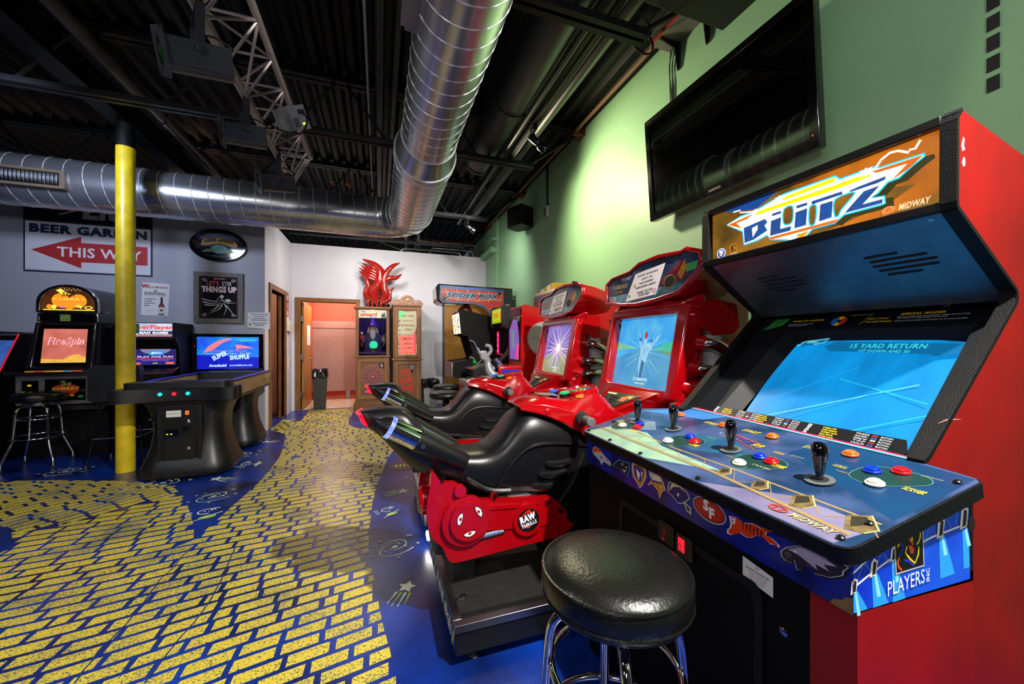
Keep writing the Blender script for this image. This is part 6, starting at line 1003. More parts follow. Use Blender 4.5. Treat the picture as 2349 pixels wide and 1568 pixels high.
# wizard figure: robe, beard, hat, face, hands
ROBE = M('#2a1a5c', r=.7, v=.2, vs=14); BRD = M('#d8d8e0', r=.7, v=.1, vs=30); SKN = M('#c89878', r=.6)
cx, cy = -.115, 7.76
Wp(G(T(cx, cy, 0)).loft([[(.17*math.cos(a)*k, .085*math.sin(a)*k, z) for a in [2*PI*i/20 for i in range(20)]] for k, z in ((1.0, 1.06), (1.05, 1.2), (.98, 1.36), (.75, 1.44), (.3, 1.48))], ROBE), 'robe')
Wp(G(T(cx, cy, 0)).lathe([(.005, 1.46), (.05, 1.47), (.068, 1.51), (.066, 1.56), (.04, 1.60), (.005, 1.61)], SKN, None, 20), 'head')
Wp(G(T(cx, cy-.045, 0)).lathe([(.004, 1.26), (.03, 1.30), (.055, 1.38), (.06, 1.46), (.05, 1.51), (.02, 1.52)], BRD, T(0, 0, 0), 16), 'beard'); 
for s in (-1, 1): Wp(G().tube([(cx+s*.06, cy, 1.56), (cx+s*.08, cy+.01, 1.46), (cx+s*(.10+.05*(s > 0)), cy+.01, 1.38)], [.022, .028, .008], BRD, 8), 'long_hair'); Wp(G(T(cx+s*.024, cy-.062, 1.545)).lathe([(.001, -.006), (.008, 0), (.001, .006)], F('#101014'), None, 8), 'eye'); Wp(G().tube([(cx+s*.01, cy-.064, 1.562), (cx+s*.04, cy-.058, 1.566)], .006, BRD, 6), 'eyebrow')
Wp(G().tube([(cx, cy-.062, 1.55), (cx, cy-.085, 1.52), (cx, cy-.066, 1.515)], [.006, .012, .006], SKN, 8), 'nose')
Wp(G(T(cx, cy, 0)).lathe([(.095, 1.575), (.10, 1.585), (.07, 1.60), (.045, 1.68), (.012, 1.74), (.002, 1.75)], M('#3a1a90', r=.6, v=.1), None, 24), 'hat'); g = G(FW((0, cy-.075, 0))); g.poly(star(cx-.02, 1.625, .016), E('#ffb030', 1)); Wp(g, 'hat_star', flat=True)
for s, hx, hz in ((-1, -.28, 1.36), (1, .07, 1.36)):
    Wp(G().tube(smooth([(cx+s*.13, cy, 1.40), ((cx+s*.13+hx)/2+s*.03, cy-.03, 1.30), (hx, cy-.08, hz-.06)], 4), [.05]*6+[.045, .04, .03], ROBE, 10), 'sleeve')
    h = Wp(G().tube([(hx, cy-.08, hz-.06), (hx, cy-.085, hz-.02), (hx+s*-.005, cy-.09, hz+.005)], [.014, .02, .014], SKN, 8), 'hand')
    for k in range(4): G().tube([(hx-.015+.01*k, cy-.09, hz), (hx-.018+.012*k, cy-.10, hz+.022), (hx-.014+.010*k, cy-.115, hz+.03-.003*abs(k-1.5))], .0045, SKN, 5).obj('finger', h, wld=True)
    G().tube([(hx-s*.018, cy-.085, hz-.02), (hx-s*.03, cy-.10, hz), (hx-s*.024, cy-.112, hz+.008)], .005, SKN, 5).obj('thumb', h, wld=True)
Wp(G().lathe([(.02, 0), (.05, .005), (.072, .04), (.076, .075), (.06, .12), (.02, .145), (.001, .147)], E('#2fd8a0', 1.0), T(-.10, 7.64, 1.16), 28), 'crystal_ball', ang=80); Wp(G().lathe([(.05, 0), (.055, .01), (.035, .03), (.05, .06), (.04, .065)], M('#b08a3a', r=.3, m=.8), T(-.10, 7.64, 1.10), 20), 'ball_stand'); Wp(G(T(-.31, 7.66, 0)).lathe([(.02, 1.20), (.012, 1.32), (.05, 1.34), (.035, 1.41), (.02, 1.42)], F('#8a1030'), None, 14), 'puppet'); Wp(G().lathe([(.002, -.03), (.026, -.015), (.028, .01), (.002, .03)], F('#d8d0d0'), T(-.31, 7.66, 1.45), 14), 'puppet_head')
Wp(G().tube([(.075, 7.67, 1.20), (.10, 7.67, 1.30), (.105, 7.67, 1.37)], .006, F('#c0a070'), 6), 'wand'); Wp(G().tube([(.105+.025*math.cos(2*PI*i/14), 7.67, 1.395+.03*math.sin(2*PI*i/14)) for i in range(14)], .007, F('#8a8a80'), 6, True), 'magnifier')
Wp(G().box((x0+.055, 7.56, 1.03), (x1-.055, 7.92, 1.10), F('#3a1a6a')), 'table_cloth'); Wp(G().box((x0+.055, yf+.002, 1.03), (x1-.055, yf+.012, 1.06), GLOSSK), 'sill')
Wp(G().box((x0+.055, yf+.015, 1.06), (x1-.055, yf+.019, 1.73), M('#ffffff', r=.02, v=0, trans=1)), 'glass')
lamp('POINT', 'wizard_lamp', (-.11, 7.60, 1.81), 3.5, (.55, .4, 1), None, .03)
Xw = FW((-.115, yf-.002, .66)); DR = M('#8a1f26', r=.45, h2='#6a3018', v=.1, vs=20)
Wp(G(Xw).prism(ell(0, -.02, .215, .215, 40), 0, .008, F('#6a6a6e')), 'zodiac_wheel')
for rr0, rr1, n in ((.155, .205, 12), (.085, .145, 12), (.035, .075, 12)):
    for i in range(n):
        a0, a1 = 2*PI*i/n+.04, 2*PI*(i+1)/n-.04; g = G(Xw); p = [(rr*math.cos(a), -.02+rr*math.sin(a)) for rr, a in ((rr0, a0), (rr1, a0), (rr1, (a0+a1)/2), (rr1, a1), (rr0, a1))]; g.prism(p, .008, .010, DR); Wp(g, 'zodiac_segment', flat=True)
g = G(Xw @ T(0, 0, .0105))
for i in range(12): a = 2*PI*(i+.5)/12; g.line([(.165*math.cos(a), -.02+.165*math.sin(a)), (.18*math.cos(a+.1), -.02+.18*math.sin(a+.1)), (.195*math.cos(a-.05), -.02+.195*math.sin(a-.05))], .008, F('#a08a3a'))
g.circ(0, -.02, .03, F('#a01c2c')); g.circ(0, -.02, .012, F('#d8a0a8')); Wp(g, 'zodiac_print', flat=True)
g = G(FW((0, yf, 0))); g.prism(rrect(.0, .80, .085, .93, .005), 0, .012, BLACK); Wp(g, 'bill_slot'); g = G(FW((0, yf-.0125, 0))); g.rect(.012, .875, .075, .92, F('#33343a')); g.circ(.03, .862, .006, E('#c8e83a', 1.6)); g.circ(.05, .862, .006, E('#c8e83a', 1.6)); g.rect(.02, .815, .07, .845, F('#c06aa0')); Wp(g, 'slot_face', flat=True)
g = G(FW((0, yf-.001, 0))); g.poly([(-.27, .33), (-.12, .33), (-.12, .40), (-.27, .40)], F('#1c0f08')); g.poly([(-.255, .34), (-.13, .34), (-.13, .38), (-.255, .39)], F('#c05a90')); Wp(g, 'card_slot', flat=True)
# love tester
lv = thing('love_tester', 'oak love tester machine with ornate crown and red lit scale', 'love tester', (.505, 7.72, 0)); Lp = lambda g, n, par=None, **k: g.obj(n, par or lv, wld=True, **k)
a0, a1, yf = .245, .775, 7.55
Lp(G().box((a0-.02, yf-.02, 0), (a1+.02, 7.96, .10), OK2), 'plinth', bev=.01); Lp(G().box((a0, yf, .10), (a1, 7.96, .93), OK2), 'lower_cabinet', bev=.005); Lp(G().box((a0-.02, yf-.02, .93), (a1+.02, 7.96, .965), OK3), 'waist_moulding', bev=.008); Lp(G().box((a0, yf, .965), (a1, 7.96, 1.97), OK2), 'upper_cabinet', bev=.005); Lp(G().box((a0-.01, yf-.02, 1.97), (a1+.01, 7.96, 2.0), OK3), 'cornice', bev=.006)
XL = FW((0, yf, 0)); g = G(XL); g.ring([(a0+.04, .14), (a1-.04, .14), (a1-.04, .90), (a0+.04, .90)], [(a0+.10, .19), (a1-.10, .19), (a1-.10, .86), (a0+.10, .86)], 0, .014, OK3); Lp(g, 'panel_frame', bev=.004); g = G(XL); g.ring([(a0+.03, .99), (a1-.03, .99), (a1-.03, 1.95), (a0+.03, 1.95)], [(a0+.09, 1.03), (a1-.09, 1.03), (a1-.09, 1.90), (a0+.09, 1.90)], 0, .014, OK3); Lp(g, 'upper_frame', bev=.004)
cr = [(a0-.01, 2.0), (a1+.01, 2.0), (a1+.01, 2.06), (a1-.05, 2.10), (a1-.12, 2.09), (a1-.16, 2.14), (.56, 2.175), (.51, 2.18), (.46, 2.175), (a0+.16, 2.14), (a0+.12, 2.09), (a0+.05, 2.10), (a0-.01, 2.06)]
Lp(G(XL).prism(sm2(cr, 2), -.06, .0, M('#b08a78', r=.6, h2='#7a5440', v=.1, vs=28, b=.8, bs=45)), 'carved_crown', bev=.004); Lp(G(XL @ T(.51, 2.09, .0)).lathe([(.03, 0), (.03, .006), (.012, .01)], M('#b09060', r=.4, m=.5), None, 14), 'crown_boss')
gl = sm2([(a0+.11, 1.87), (a0+.15, 1.88), (.51, 1.87), (a1-.14, 1.88), (a1-.10, 1.86), (a1-.09, 1.6), (a1-.12, 1.45), (a1-.09, 1.2), (a1-.10, 1.05), (a1-.16, 1.035), (.51, 1.04), (a0+.14, 1.035), (a0+.10, 1.06), (a0+.105, 1.3), (a0+.09, 1.45), (a0+.105, 1.65)], 3)
g = G(XL @ T(0, 0, .002)); g.dz = .0003; g.poly(gl, E('#c8b890', .85, h2='#a8a078', v=.1, vs=6)); g.poly([(a0+.11, 1.05), (a1-.11, 1.05), (a1-.12, 1.42), (a0+.11, 1.40)], E('#ff5a4a', .95, h2='#ff8a70', v=.1, vs=5)); g.poly([(a1-.13, 1.05), (a1-.10, 1.06), (a1-.10, 1.42), (a1-.15, 1.5)], E('#ff2a4a', 1)); g.poly([(a0+.11, 1.72), (.46, 1.78), (.46, 1.86), (a0+.12, 1.87)], E('#5ae07a', .9))
for k, s in enumerate(('HOT STUFF', 'PASSIONATE', 'BURNING', 'WILD', 'NAUGHTY BUT NICE', 'MILD', 'HARMLESS', 'CLAMMY', 'POOR FISH')): g.text(s, .525, 1.765-.088*k, (.035, .018, .03, .03, .014, .034, .026, .026, .018)[k], F('#3a2a24' if k < 6 else '#8a1a1a'), w=(.22, .2, .24, .14, .22, .17, .2, .17, .18)[k], bold=.03, arch=.012 if k % 2 else 0)
Lp(g, 'scale_glass', flat=True)
for k, c in enumerate(('#2aff5a', '#2a6ab0', '#b02a3a', '#8a8a80', '#2a8a7a', '#ff5a3a', '#c0402a', '#3a7a70', '#3a9a90')): Lp(G(XL @ T(a0+.125, 1.775-.088*k, .006)).lathe([(.016, 0), (.015, .008), (.006, .014)], E(c, 1.2 if k in (0, 5) else .5), None, 12), 'scale_lamp')
Lp(G(XL @ T(.52, 1.01, .01)).lathe([(.018, 0), (.018, .02), (.012, .06), (.012, .08)], M('#b0785a', r=.25, m=.8), T(0, 0, 0), 14), 'grip_knob'); Lp(G(XL @ T(.545, 1.06, .005)).lathe([(.014, 0), (.012, .01), (.004, .014)], E('#ff6a1a', 2), None, 12), 'lit_button')
g = G(XL @ T(0, 0, .001)); RT = F('#c4200f')
for s, z, w in (('TEST', .64, .22), ('YOUR', .49, .27), ('LOVE', .34, .27)): g.text(s, .49, z,   .115, RT, w=w, bold=.05, rot=R(5))
Lp(g, 'painted_words', flat=True); Lp(G(XL).box((.565, .76, 0), (.63, .83, .012), STEEL), 'coin_plate', bev=.003); Lp(G(XL).box((.58, .71, 0), (.615, .755, .02), BLACK), 'coin_return')
# abstract red sculpture on the wall above the wizard machine
sc_ = thing('flame_sculpture', 'glossy red flame shaped sculpture on black rock above the wizard machine', 'sculpture', (-.1, 7.8, 1.94)); FR = M('#9c1a12', r=.18, v=.05, coat=.8)
Sp = lambda pts, rr, n, mt=FR: G().tube(smooth(pts, 5), [rr[0]+(rr[-1]-rr[0])*i/(5*(len(pts)-1)) if len(rr) == 2 else rr[min(len(rr)-1, int(i/5))]+(rr[min(len(rr)-1, int(i/5)+1)]-rr[min(len(rr)-1, int(i/5))])*((i % 5)/5) for i in range(5*(len(pts)-1)+1)], mt, 12).obj(n, sc_, wld=True, ang=80)
Y = 7.82
Sp([(-.06, Y, 2.0), (-.10, Y-.04, 2.2), (.0, Y-.07, 2.4), (.02, Y-.06, 2.6), (-.10, Y-.05, 2.74), (-.30, Y-.03, 2.83)], [.08, .10, .10, .09, .06, .008], 'main_flame')
Sp([(.02, Y, 2.0), (.12, Y-.06, 2.16), (.08, Y-.08, 2.34), (.12, Y-.07, 2.56), (.24, Y-.06, 2.72), (.38, Y-.05, 2.80)], [.06, .08, .07, .06, .045, .008], 'right_flame')
Sp([(-.14, Y, 2.0), (-.24, Y-.04, 2.16), (-.20, Y-.06, 2.34), (-.26, Y-.04, 2.50), (-.36, Y-.03, 2.60)], [.05, .06, .05, .035, .006], 'left_flame')
Sp([(.06, Y-.08, 2.40), (.2, Y-.10, 2.48), (.32, Y-.11, 2.50), (.42, Y-.09, 2.58)], [.05, .055, .04, .006], 'side_flame'); Sp([(.05, Y-.04, 2.02), (.18, Y-.05, 2.08), (.2, Y-.06, 2.22), (.28, Y-.05, 2.32)], [.045, .05, .035, .006], 'low_flame')
for k in range(5): Sp([(.0-.02*k, Y-.06, 2.60-.04*k), (-.12-.02*k, Y-.06, 2.68-.05*k), (-.22-.01*k, Y-.04, 2.68-.04*k), (-.36+.03*abs(k-2), Y-.03, 2.76-.05*k)], [.045, .035, .025, .006], 'flame_tongue')
for i in range(9): x = -.2+.04*i; Sp([(x, Y-.02, 1.94), (x+.01*math.sin(i*2), Y-.05, 2.02+.03*math.sin(i*1.7)), (x+.02, Y-.02, 2.06+.06*math.cos(i*1.3))], [.035, .03, .01], 'rock_spike', GLOSSK if i % 2 else FR)
G().box((-.24, 7.76, 1.936), (.2, 7.9, 1.985), GLOSSK).obj('rock_base', sc_, wld=True, bev=.02); Sp([(-.15, Y, 2.0), (-.13, Y, 2.2), (-.10, Y+.02, 2.4)], [.06, .07, .04], 'rock_back', GLOSSK)
# bins
def bin_(lab, x, y, rz, w, d, h, body, bag):
    t = thing('trash_can', lab, 'trash can', (x, y, 0), rz); G().loft([[(sx*w*k, sy*d*k, z) for sx, sy in ((-.5, -.5), (.5, -.5), (.5, .5), (-.5, .5))] for k, z in ((.8, 0), (.98, h), (1.02, h), (1.02, h+.02))], body).obj('bin', t, bev=.012)
    n = 36; rr = random.Random(int(x*100)); rings = []
    for z, k in ((h-.10, 1.06), (h-.06, 1.10), (h, 1.09), (h+.045, 1.06), (h+.05, .98), (h-.03, .9)): rings.append([(w*.5*k*(max(-1, min(1, 1.35*math.cos(2*PI*i/n)))*(1+rr.uniform(-.06, .06))), d*.5*k*max(-1, min(1, 1.35*math.sin(2*PI*i/n)))*(1+rr.uniform(-.06, .06)), z+rr.uniform(-.018, .018)*(k > .95)) for i in range(n)])
    G().loft(rings, M('#0a0a0b', r=.18, v=0, coat=.3), cap=False).obj('bin_bag', t, ang=25)
GB = M('#2c2e28', r=.5, v=.1)
bin_('slim dark grey trash can with black bag in the open restroom doorway', -1.08, 8.16, R(4), .25, .36, .70, GB, None)
bin_('dark trash can with black bag inside the left side doorway', -1.80, 7.2, R(10), .24, .34, .70, GB, None)
bin_('pale trash can with shiny black bag between love tester and wooden door', .955, 7.62, 0, .30, .30, .50, M('#8a8c86', r=.5), None)
# small fixtures on the side wall
t = thing('restroom_sign', 'narrow red and white vertical sign beside the left doorway', 'sign', (-1.53, 7.6, 1.92)); XS2 = frame((-1.528, 7.6, 1.92), (0, 1, 0), (0, 0, 1)); XS2 = frame((-1.5285, 7.60, 1.92), (0, 1, 0), (0, 0, 1)); G(XS2).box((-.09, -.23, 0), (.09, .23, .006), F('#a8262a')).obj('board', t, wld=True); g = G(XS2 @ T(0, 0, .0065)); g.rect(-.09, -.23, .09, -.20, F('#e0dcd8'))
for k, c in enumerate('MENU'[:3]): g.text(c, 0, .09-.13*k, .085, F('#e0dcd8'), bold=.06, rot=0)
g.obj('print', t, wld=True, flat=True)
t = thing('thermostat', 'white thermostat under clear cover on the wall between the doorways', 'thermostat', (-1.53, 7.72, 1.56)); G(XS2 @ T(.10, -.36, 0)).prism(rrect(-.11, -.09, .11, .09, .01), 0, .045, M('#d8d6cc', r=.2, v=0)).obj('cover', t, wld=True, bev=.005); G(XS2 @ T(.10, -.36, .0455)).rect(-.03, -.05, .03, .05, F('#a8a49a')).obj('dial', t, wld=True)
t = thing('wall_vent', 'white louvred plate low on the wall beside the restroom doorway', 'vent plate', (-1.53, 7.77, .9)); G(XS2 @ T(.17, -1.02, 0)).prism(rrect(-.05, -.11, .05, .11, .004), 0, .01, F('#d8d4cc')).obj('plate', t, wld=True); g = G(XS2 @ T(.17, -1.02, .0105))
for i in range(8): g.rect(-.03, -.08+.021*i, .03, -.07+.021*i, F('#6a6660'))
g.obj('slots', t, wld=True, flat=True)
# ================================================================ RIGHT BACK ROW
sb = thing('boxing_machine', 'tall boxing machine with long red web sign and hanging punch ball', 'arcade game', (1.5, 6.4, 0)); Bp = lambda g, n, par=None, **k: g.obj(n, par or sb, wld=True, **k)
XB2 = FW((0, 6.18, 0)); arm = [(.86, 2.16), (.90, 2.22), (2.17, 2.20), (2.17, .0), (1.86, .0), (1.86, 1.50), (1.80, 1.72), (1.66, 1.86), (1.50, 1.90), (.95, 1.90), (.88, 1.95)]
Bp(G(XB2).prism(arm, -.42, 0, GLOSSK), 'arm_body', bev=.02, seg=3); g = G(XB2 @ T(0, 0, .001)); g.dz = .0003; art = [(.95, 2.15), (2.0, 2.13), (2.0, 1.30), (1.88, 1.30), (1.87, 1.52), (1.80, 1.74), (1.68, 1.89), (1.5, 1.935), (1.0, 1.95), (.94, 1.99)]
g.poly([(.93, 2.20), (2.02, 2.17), (2.02, 1.28), (1.865, 1.28), (1.855, 1.50), (1.79, 1.72), (1.66, 1.865), (1.5, 1.91), (.97, 1.915), (.92, 1.97)], F('#2a4a78')); g.poly(art, E('#b0302a', .6)); WEB = F('#b8a060')
for i in range(6): g.line([(1.02+.18*i, 2.145-.004*i), (1.06+.18*i, 2.04), (1.02+.18*i, 1.95)], .008, WEB)
g.line([(.95, 2.09), (1.3, 2.07), (1.65, 2.09), (2.0, 2.07)], .007, WEB); g.line([(.96, 2.0), (1.25, 1.975), (1.6, 1.97), (2.0, 2.0)], .007, WEB); g.line([(1.75, 1.85), (2.0, 1.80)], .007, WEB); g.line([(1.87, 1.6), (2.0, 1.62)], .007, WEB); g.text('SPIDER BOX', 1.48, 2.01, .085, E('#8ab0c8', .9), w=.92, bold=.1, shear=.3); g.text('SPIDER BOX', 1.48, 2.013, .075, F('#12263a'), w=.9, bold=.05, shear=.3)
def spid(x, y, r):
    g.circ(x, y, r*.4, F('#0a0c12'), n=12); g.circ(x+r*.35, y+r*.2, r*.22, F('#0a0c12'), n=10)
    for i in range(8): a = R(20+40*i); g.line([(x, y), (x+r*.7*math.cos(a), y+r*.8*math.sin(a)+.02*r), (x+r*1.1*math.cos(a), y+r*.7*math.sin(a)-.25*r)], r*.09, F('#0a0c12'))
spid(1.0, 1.98, .07); spid(1.93, 2.10, .06); Bp(g, 'sign_artwork', flat=True)
Bp(G(T(1.38, 6.36, 1.77)).lathe([(.02, -.13), (.08, -.115), (.125, -.05), (.13, .0), (.11, .07), (.06, .12), (.03, .14)], M('#6a1a14', r=.3, v=.2, vs=8), T(0, 0, 0, ry=R(25)), 28), 'punch_ball', ang=80)
for k in range(4): a = k*PI/4; Bp(G(T(1.38, 6.36, 1.77, ry=R(25))).tube([(.128*math.cos(b)*math.cos(a), .128*math.cos(b)*math.sin(a), .125*math.sin(b)-.003) for b in [2*PI*i/24 for i in range(24)]], .004, BLACK, 5, True), 'ball_seam')
Bp(G().cyl((2.17, 6.3, 2.03), (2.24, 6.28, 2.03), .03, CHROME), 'side_knob'); Bp(G().box((1.0, 6.2, 1.885), (1.3, 6.58, 1.9), CHROME), 'underside_trim'); Bp(G().box((1.3, 6.18, 0), (1.86, 6.6, .35), GLOSSK), 'base', bev=.01)
def upright(name, lab, X0, y0, y1, prof, marq, mqcol, side):
    t = thing(name, lab, 'arcade game', (X0+.4, (y0+y1)/2, 0))
    for y in (y0, y1-.02): G(FY(0)).prism(prof, -(y+.02), -y, side).obj('side_panel', t, wld=True, bev=.003)
    return t
ca = thing('upright_arcade_cabinet', 'black upright cabinet with white and yellow burst marquee in front of wooden door', 'arcade game', (1.5, 5.7, 0)); Cp = lambda g, n, par=None, **k: g.obj(n, par or ca, wld=True, **k)
PA = [(1.12, 1.38), (1.09, 1.70), (1.13, 1.75), (1.70, 1.62), (2.0, 1.5), (2.0, 0), (1.30, 0), (1.28, .72), (1.02, .76), (1.0, .98), (1.32, 1.03), (1.22, 1.36)]
for y in (5.42, 5.98): Cp(G(FY(0)).prism(PA, -y-.02, -y, BLACKM), 'side_panel', bev=.004)
Cp(G(FY(0)).prism([(1.14, 1.40), (1.11, 1.69), (1.14, 1.73), (1.7, 1.6), (1.98, 1.49), (1.98, .02), (1.32, .02), (1.30, .74), (1.04, .78), (1.02, .96), (1.34, 1.01), (1.5, 1.38)], -5.98, -5.44, BLACK), 'cabinet_body')
g = G(frame((1.13, 5.99, 1.40), (0, -1, 0), (-.03, 0, .3)) @ T(0, 0, .012)); g.dz = .0003; g.rect(.01, .0, .56, .30, E('#f0ead0', 1.2)); 
for i in range(14): a = i*2*PI/14; g.poly([(.28, .14), (.28+.24*math.cos(a), .14+.15*math.sin(a)), (.28+.24*math.cos(a+.2), .14+.15*math.sin(a+.2))], E(['#ffc020', '#1a3a9a', '#fff8e0', '#e88a1a'][i % 4], 1.1))
Cp(g, 'marquee', flat=True); g = G(FL((1.0, 0, 0))); g.prism(rrect(-5.99, .76, -5.43, .975, .03), 0, .02, M('#8a8684', r=.35, m=.4)); Cp(g, 'coin_box', bev=.008); Cp(G().box((.977, 5.44, .955), (1.3, 5.98, .965), E('#d83a3a', .35)), 'panel_glow')
g = G(frame((1.36, 5.97, 1.02), (0, -1, 0), (.14, 0, .36)) @ T(0, 0, .004)); g.rect(0, .0, .52, .36, E('#b0184a', .7, h2='#200812', v=.1, vs=3)); g.rect(.3, .28, .36, .33, E('#c0b0ff', 1.2)); Cp(g, 'screen', flat=True)
cb = thing('upright_arcade_cabinet', 'chipped black upright cabinet with yellow green marquee and green ball joystick', 'arcade game', (1.7, 4.95, 0)); Cp = lambda g, n, par=None, **k: g.obj(n, par or cb, wld=True, **k)
PB = [(1.50, 1.50), (1.50, 1.74), (1.54, 1.77), (1.78, 1.72), (2.14, 1.66), (2.14, 0), (1.34, 0), (1.34, .76), (1.14, .82), (1.12, .92), (1.40, .99), (1.56, 1.14), (1.64, 1.30), (1.62, 1.42), (1.53, 1.47)]
for y in (4.70, 5.18): Cp(G(FY(0)).prism(PB, -y-.02, -y, M('#14131a', r=.4, v=.2, vs=8)), 'side_panel', bev=.004)
Cp(G(FY(0)).prism([(1.52, 1.52), (1.52, 1.73), (1.56, 1.75), (2.12, 1.64), (2.12, .02), (1.36, .02), (1.36, .78), (1.16, .83), (1.14, .90), (1.42, .97), (1.7, 1.16), (1.72, 1.42), (1.56, 1.49)], -5.18, -4.72, BLACK), 'cabinet_body')
g = G(FL((1.517, 0, 0))); g.dz = .0003; g.rect(-5.18, 1.53, -4.72, 1.72, E('#a8c81a', 1.05)); g.text('POW', -5.0, 1.60, .07, E('#e0501a', 1), w=.22, bold=.06); g.rect(-4.82, 1.56, -4.76, 1.69, E('#e08a1a', 1)); g.line([(-5.16, 1.545), (-4.74, 1.545)], .008, E('#c83a1a', .9)); Cp(g, 'marquee', flat=True)
g = G(FL((1.5, 0, 0)) ); Cp(G(frame((1.45, 5.17, .985), (0, -1, 0), (.24, 0, .17)) @ T(0, 0, .02)).rect(.02, 0, .43, .30, GLOSSK), 'screen_glass'); Cp(G(FL((1.60, 0, 0))).box((-5.19, 1.02, .0), (-5.12, 1.42, .01), E('#ff1a6a', 1.2)), 'pink_lit_strip'); g = G(FL((1.589, 0, 0)))
for k, s in enumerate(('00', '+1', '00', '54', '8')): g.text(s, -5.155, 1.36-.075*k, .028, E('#ff9ac0', 1.2), bold=.03)
Cp(g, 'strip_digits', flat=True)
g = G(frame((1.13, 5.17, .915), (0, -1, 0), (.28, 0, .07)) @ T(0, 0, .003)); g.dz = .0002; g.rect(.01, .01, .44, .27, M('#2a5a3a', r=.4, h2='#8a7a5a', v=.1, vs=9)); g.poly([(.05, .08), (.2, .06), (.18, .18), (.08, .2)], F('#b0a8a0')); g.line([(0, .0), (.46, .0)], .014, E('#d83a2a', .5)); g.circ(.25, .12, .016, F('#c82a20')); g.circ(.32, .14, .016, F('#c82a20')); Cp(g, 'panel_artwork', flat=True)
j = Cp(G(frame((1.22, 5.02, .94), (1, 0, 0), (0, 1, 0))).lathe([(.006, 0), (.006, .05)], STEEL, None, 8), 'joystick'); G(T(1.22, 5.02, 1.005)).lathe([(.002, -.026), (.018, -.018), (.026, 0), (.018, .018), (.002, .026)], M('#1fc83a', r=.15, v=0), None, 16).obj('ball_knob', j, wld=True)
g = G(FY(4.699)); g.poly([(1.55, 1.765), (1.62, 1.77), (1.60, 1.745), (1.56, 1.75)], F('#8a7a60')); g.poly([(1.60, 1.20), (1.63, 1.24), (1.58, 1.10), (1.46, .99), (1.44, 1.02)], F('#8a7a64')); g.poly([(1.42, 1.0), (1.47, .99), (1.46, .94), (1.43, .93)], F('#6a6a6a')); Cp(g, 'chipped_edge', flat=True)
d = thing('spinning_prop', 'red and blue disc with white wire feelers between the two black cabinets', 'prop', (1.44, 5.3, 1.0)); G(FL((1.44, 0, 0))).prism(ell(-5.32, 1.02, .10, .10, 24), 0, .01, F('#2a4a9a')).obj('disc', d, wld=True); g = G(FL((1.428, 0, 0))); g.circ(-5.32, 1.02, .07, F('#b02a2a')); g.circ(-5.32, 1.02, .03, F('#c8a83a')); g.obj('disc_face', d, wld=True, flat=True)
for z in (1.30, 1.06): G().tube(smooth([(1.43, 5.32, 1.04), (1.33, 5.34, z-.10), (1.28, 5.32, z-.02), (1.22, 5.34, z)], 4), .006, F('#c8c8c8'), 6).obj('feeler', d, wld=True)
G().cyl((1.44, 5.32, .0), (1.44, 5.32, .95), .015, BLACK).obj('stalk', d, wld=True)
# arm wrestling machine
am = thing('arm_wrestling_machine', 'red arm wrestling machine with silver robot arm and white side disc', 'arcade game', (1.4, 3.95, 0)); Ap = lambda g, n, par=None, **k: g.obj(n, par or am, wld=True, **k)
RD2 = M('#c00a10', r=.2, v=.04, coat=.6); PR = [(1.42, .98), (1.40, 1.10), (1.41, 1.63), (1.44, 1.665), (1.90, 1.58), (1.92, .0), (1.44, .0)]
Ap(G(FY(0)).prism(PR, -4.12, -3.72, RD2), 'cabinet', bev=.02, seg=3); Ap(G(FY(3.72)).prism(ell(1.66, 1.30, .185, .185, 40), -.01, .03, M('#b8b2ac', r=.4)), 'side_disc', bev=.012, seg=3); Ap(G(FY(3.689)).rect(1.48, 1.298, 1.84, 1.304, F('#7a7670')), 'disc_seam')
g = G(FL((1.398, 0, 0))); g.dz = .0003; g.rect(-4.10, 1.55, -3.74, 1.63, F('#2a2a6a')); g.text('ARM', -3.92, 1.57, .04, F('#c02a3a'), w=.12, bold=.06); g.rect(-4.09, 1.06, -3.75, 1.54, GLOSSK); g.poly([(-4.06, 1.08), (-3.78, 1.08), (-3.76, 1.3), (-3.82, 1.5), (-3.95, 1.52), (-4.08, 1.4)], E('#5a6ac8', .9, h2='#a03aa0', v=.1, vs=10)); g.poly([(-3.86, 1.08), (-3.78, 1.08), (-3.77, 1.25), (-3.84, 1.26)], E('#ff3a8a', 1)); g.rect(-4.0, 1.2, -3.9, 1.4, E('#7ab0a8', .8, h2='#5a3aa0', v=.1, vs=40)); Ap(g, 'screen', flat=True)
Ap(G().box((1.16, 3.72, .83), (1.44, 4.12, 1.02), RD2), 'red_housing', bev=.02, seg=3); g = G(FY(3.719)); g.rect(1.19, .945, 1.38, .985, F('#1a2ac0')); g.rect(1.19, .85, 1.235, .885, F('#1a2ac0')); Ap(g, 'blue_stickers', flat=True)
SV = M('#a8a8ac', r=.3, m=.3, v=.1); Ap(G().box((.86, 3.68, .80), (1.4, 4.3, .855), M('#a8a49c', r=.4)), 'table_top', bev=.006); Ap(G().box((.86, 3.685, .70), (1.4, 4.29, .80), F('#a8401a')), 'table_skirt'); Ap(G().box((.9, 3.75, 0), (1.4, 4.2, .70), BLACKM), 'table_base')
Ap(G(T(.98, 3.82, .855)).lathe([(.10, 0), (.11, .012), (.105, .03), (.05, .036)], M('#141828', r=.3), None, 28), 'elbow_pad'); Ap(G(T(1.02, 4.12, .855)).lathe([(.10, 0), (.11, .012), (.105, .028), (.05, .034)], M('#141414', r=.3), None, 28), 'elbow_pad')
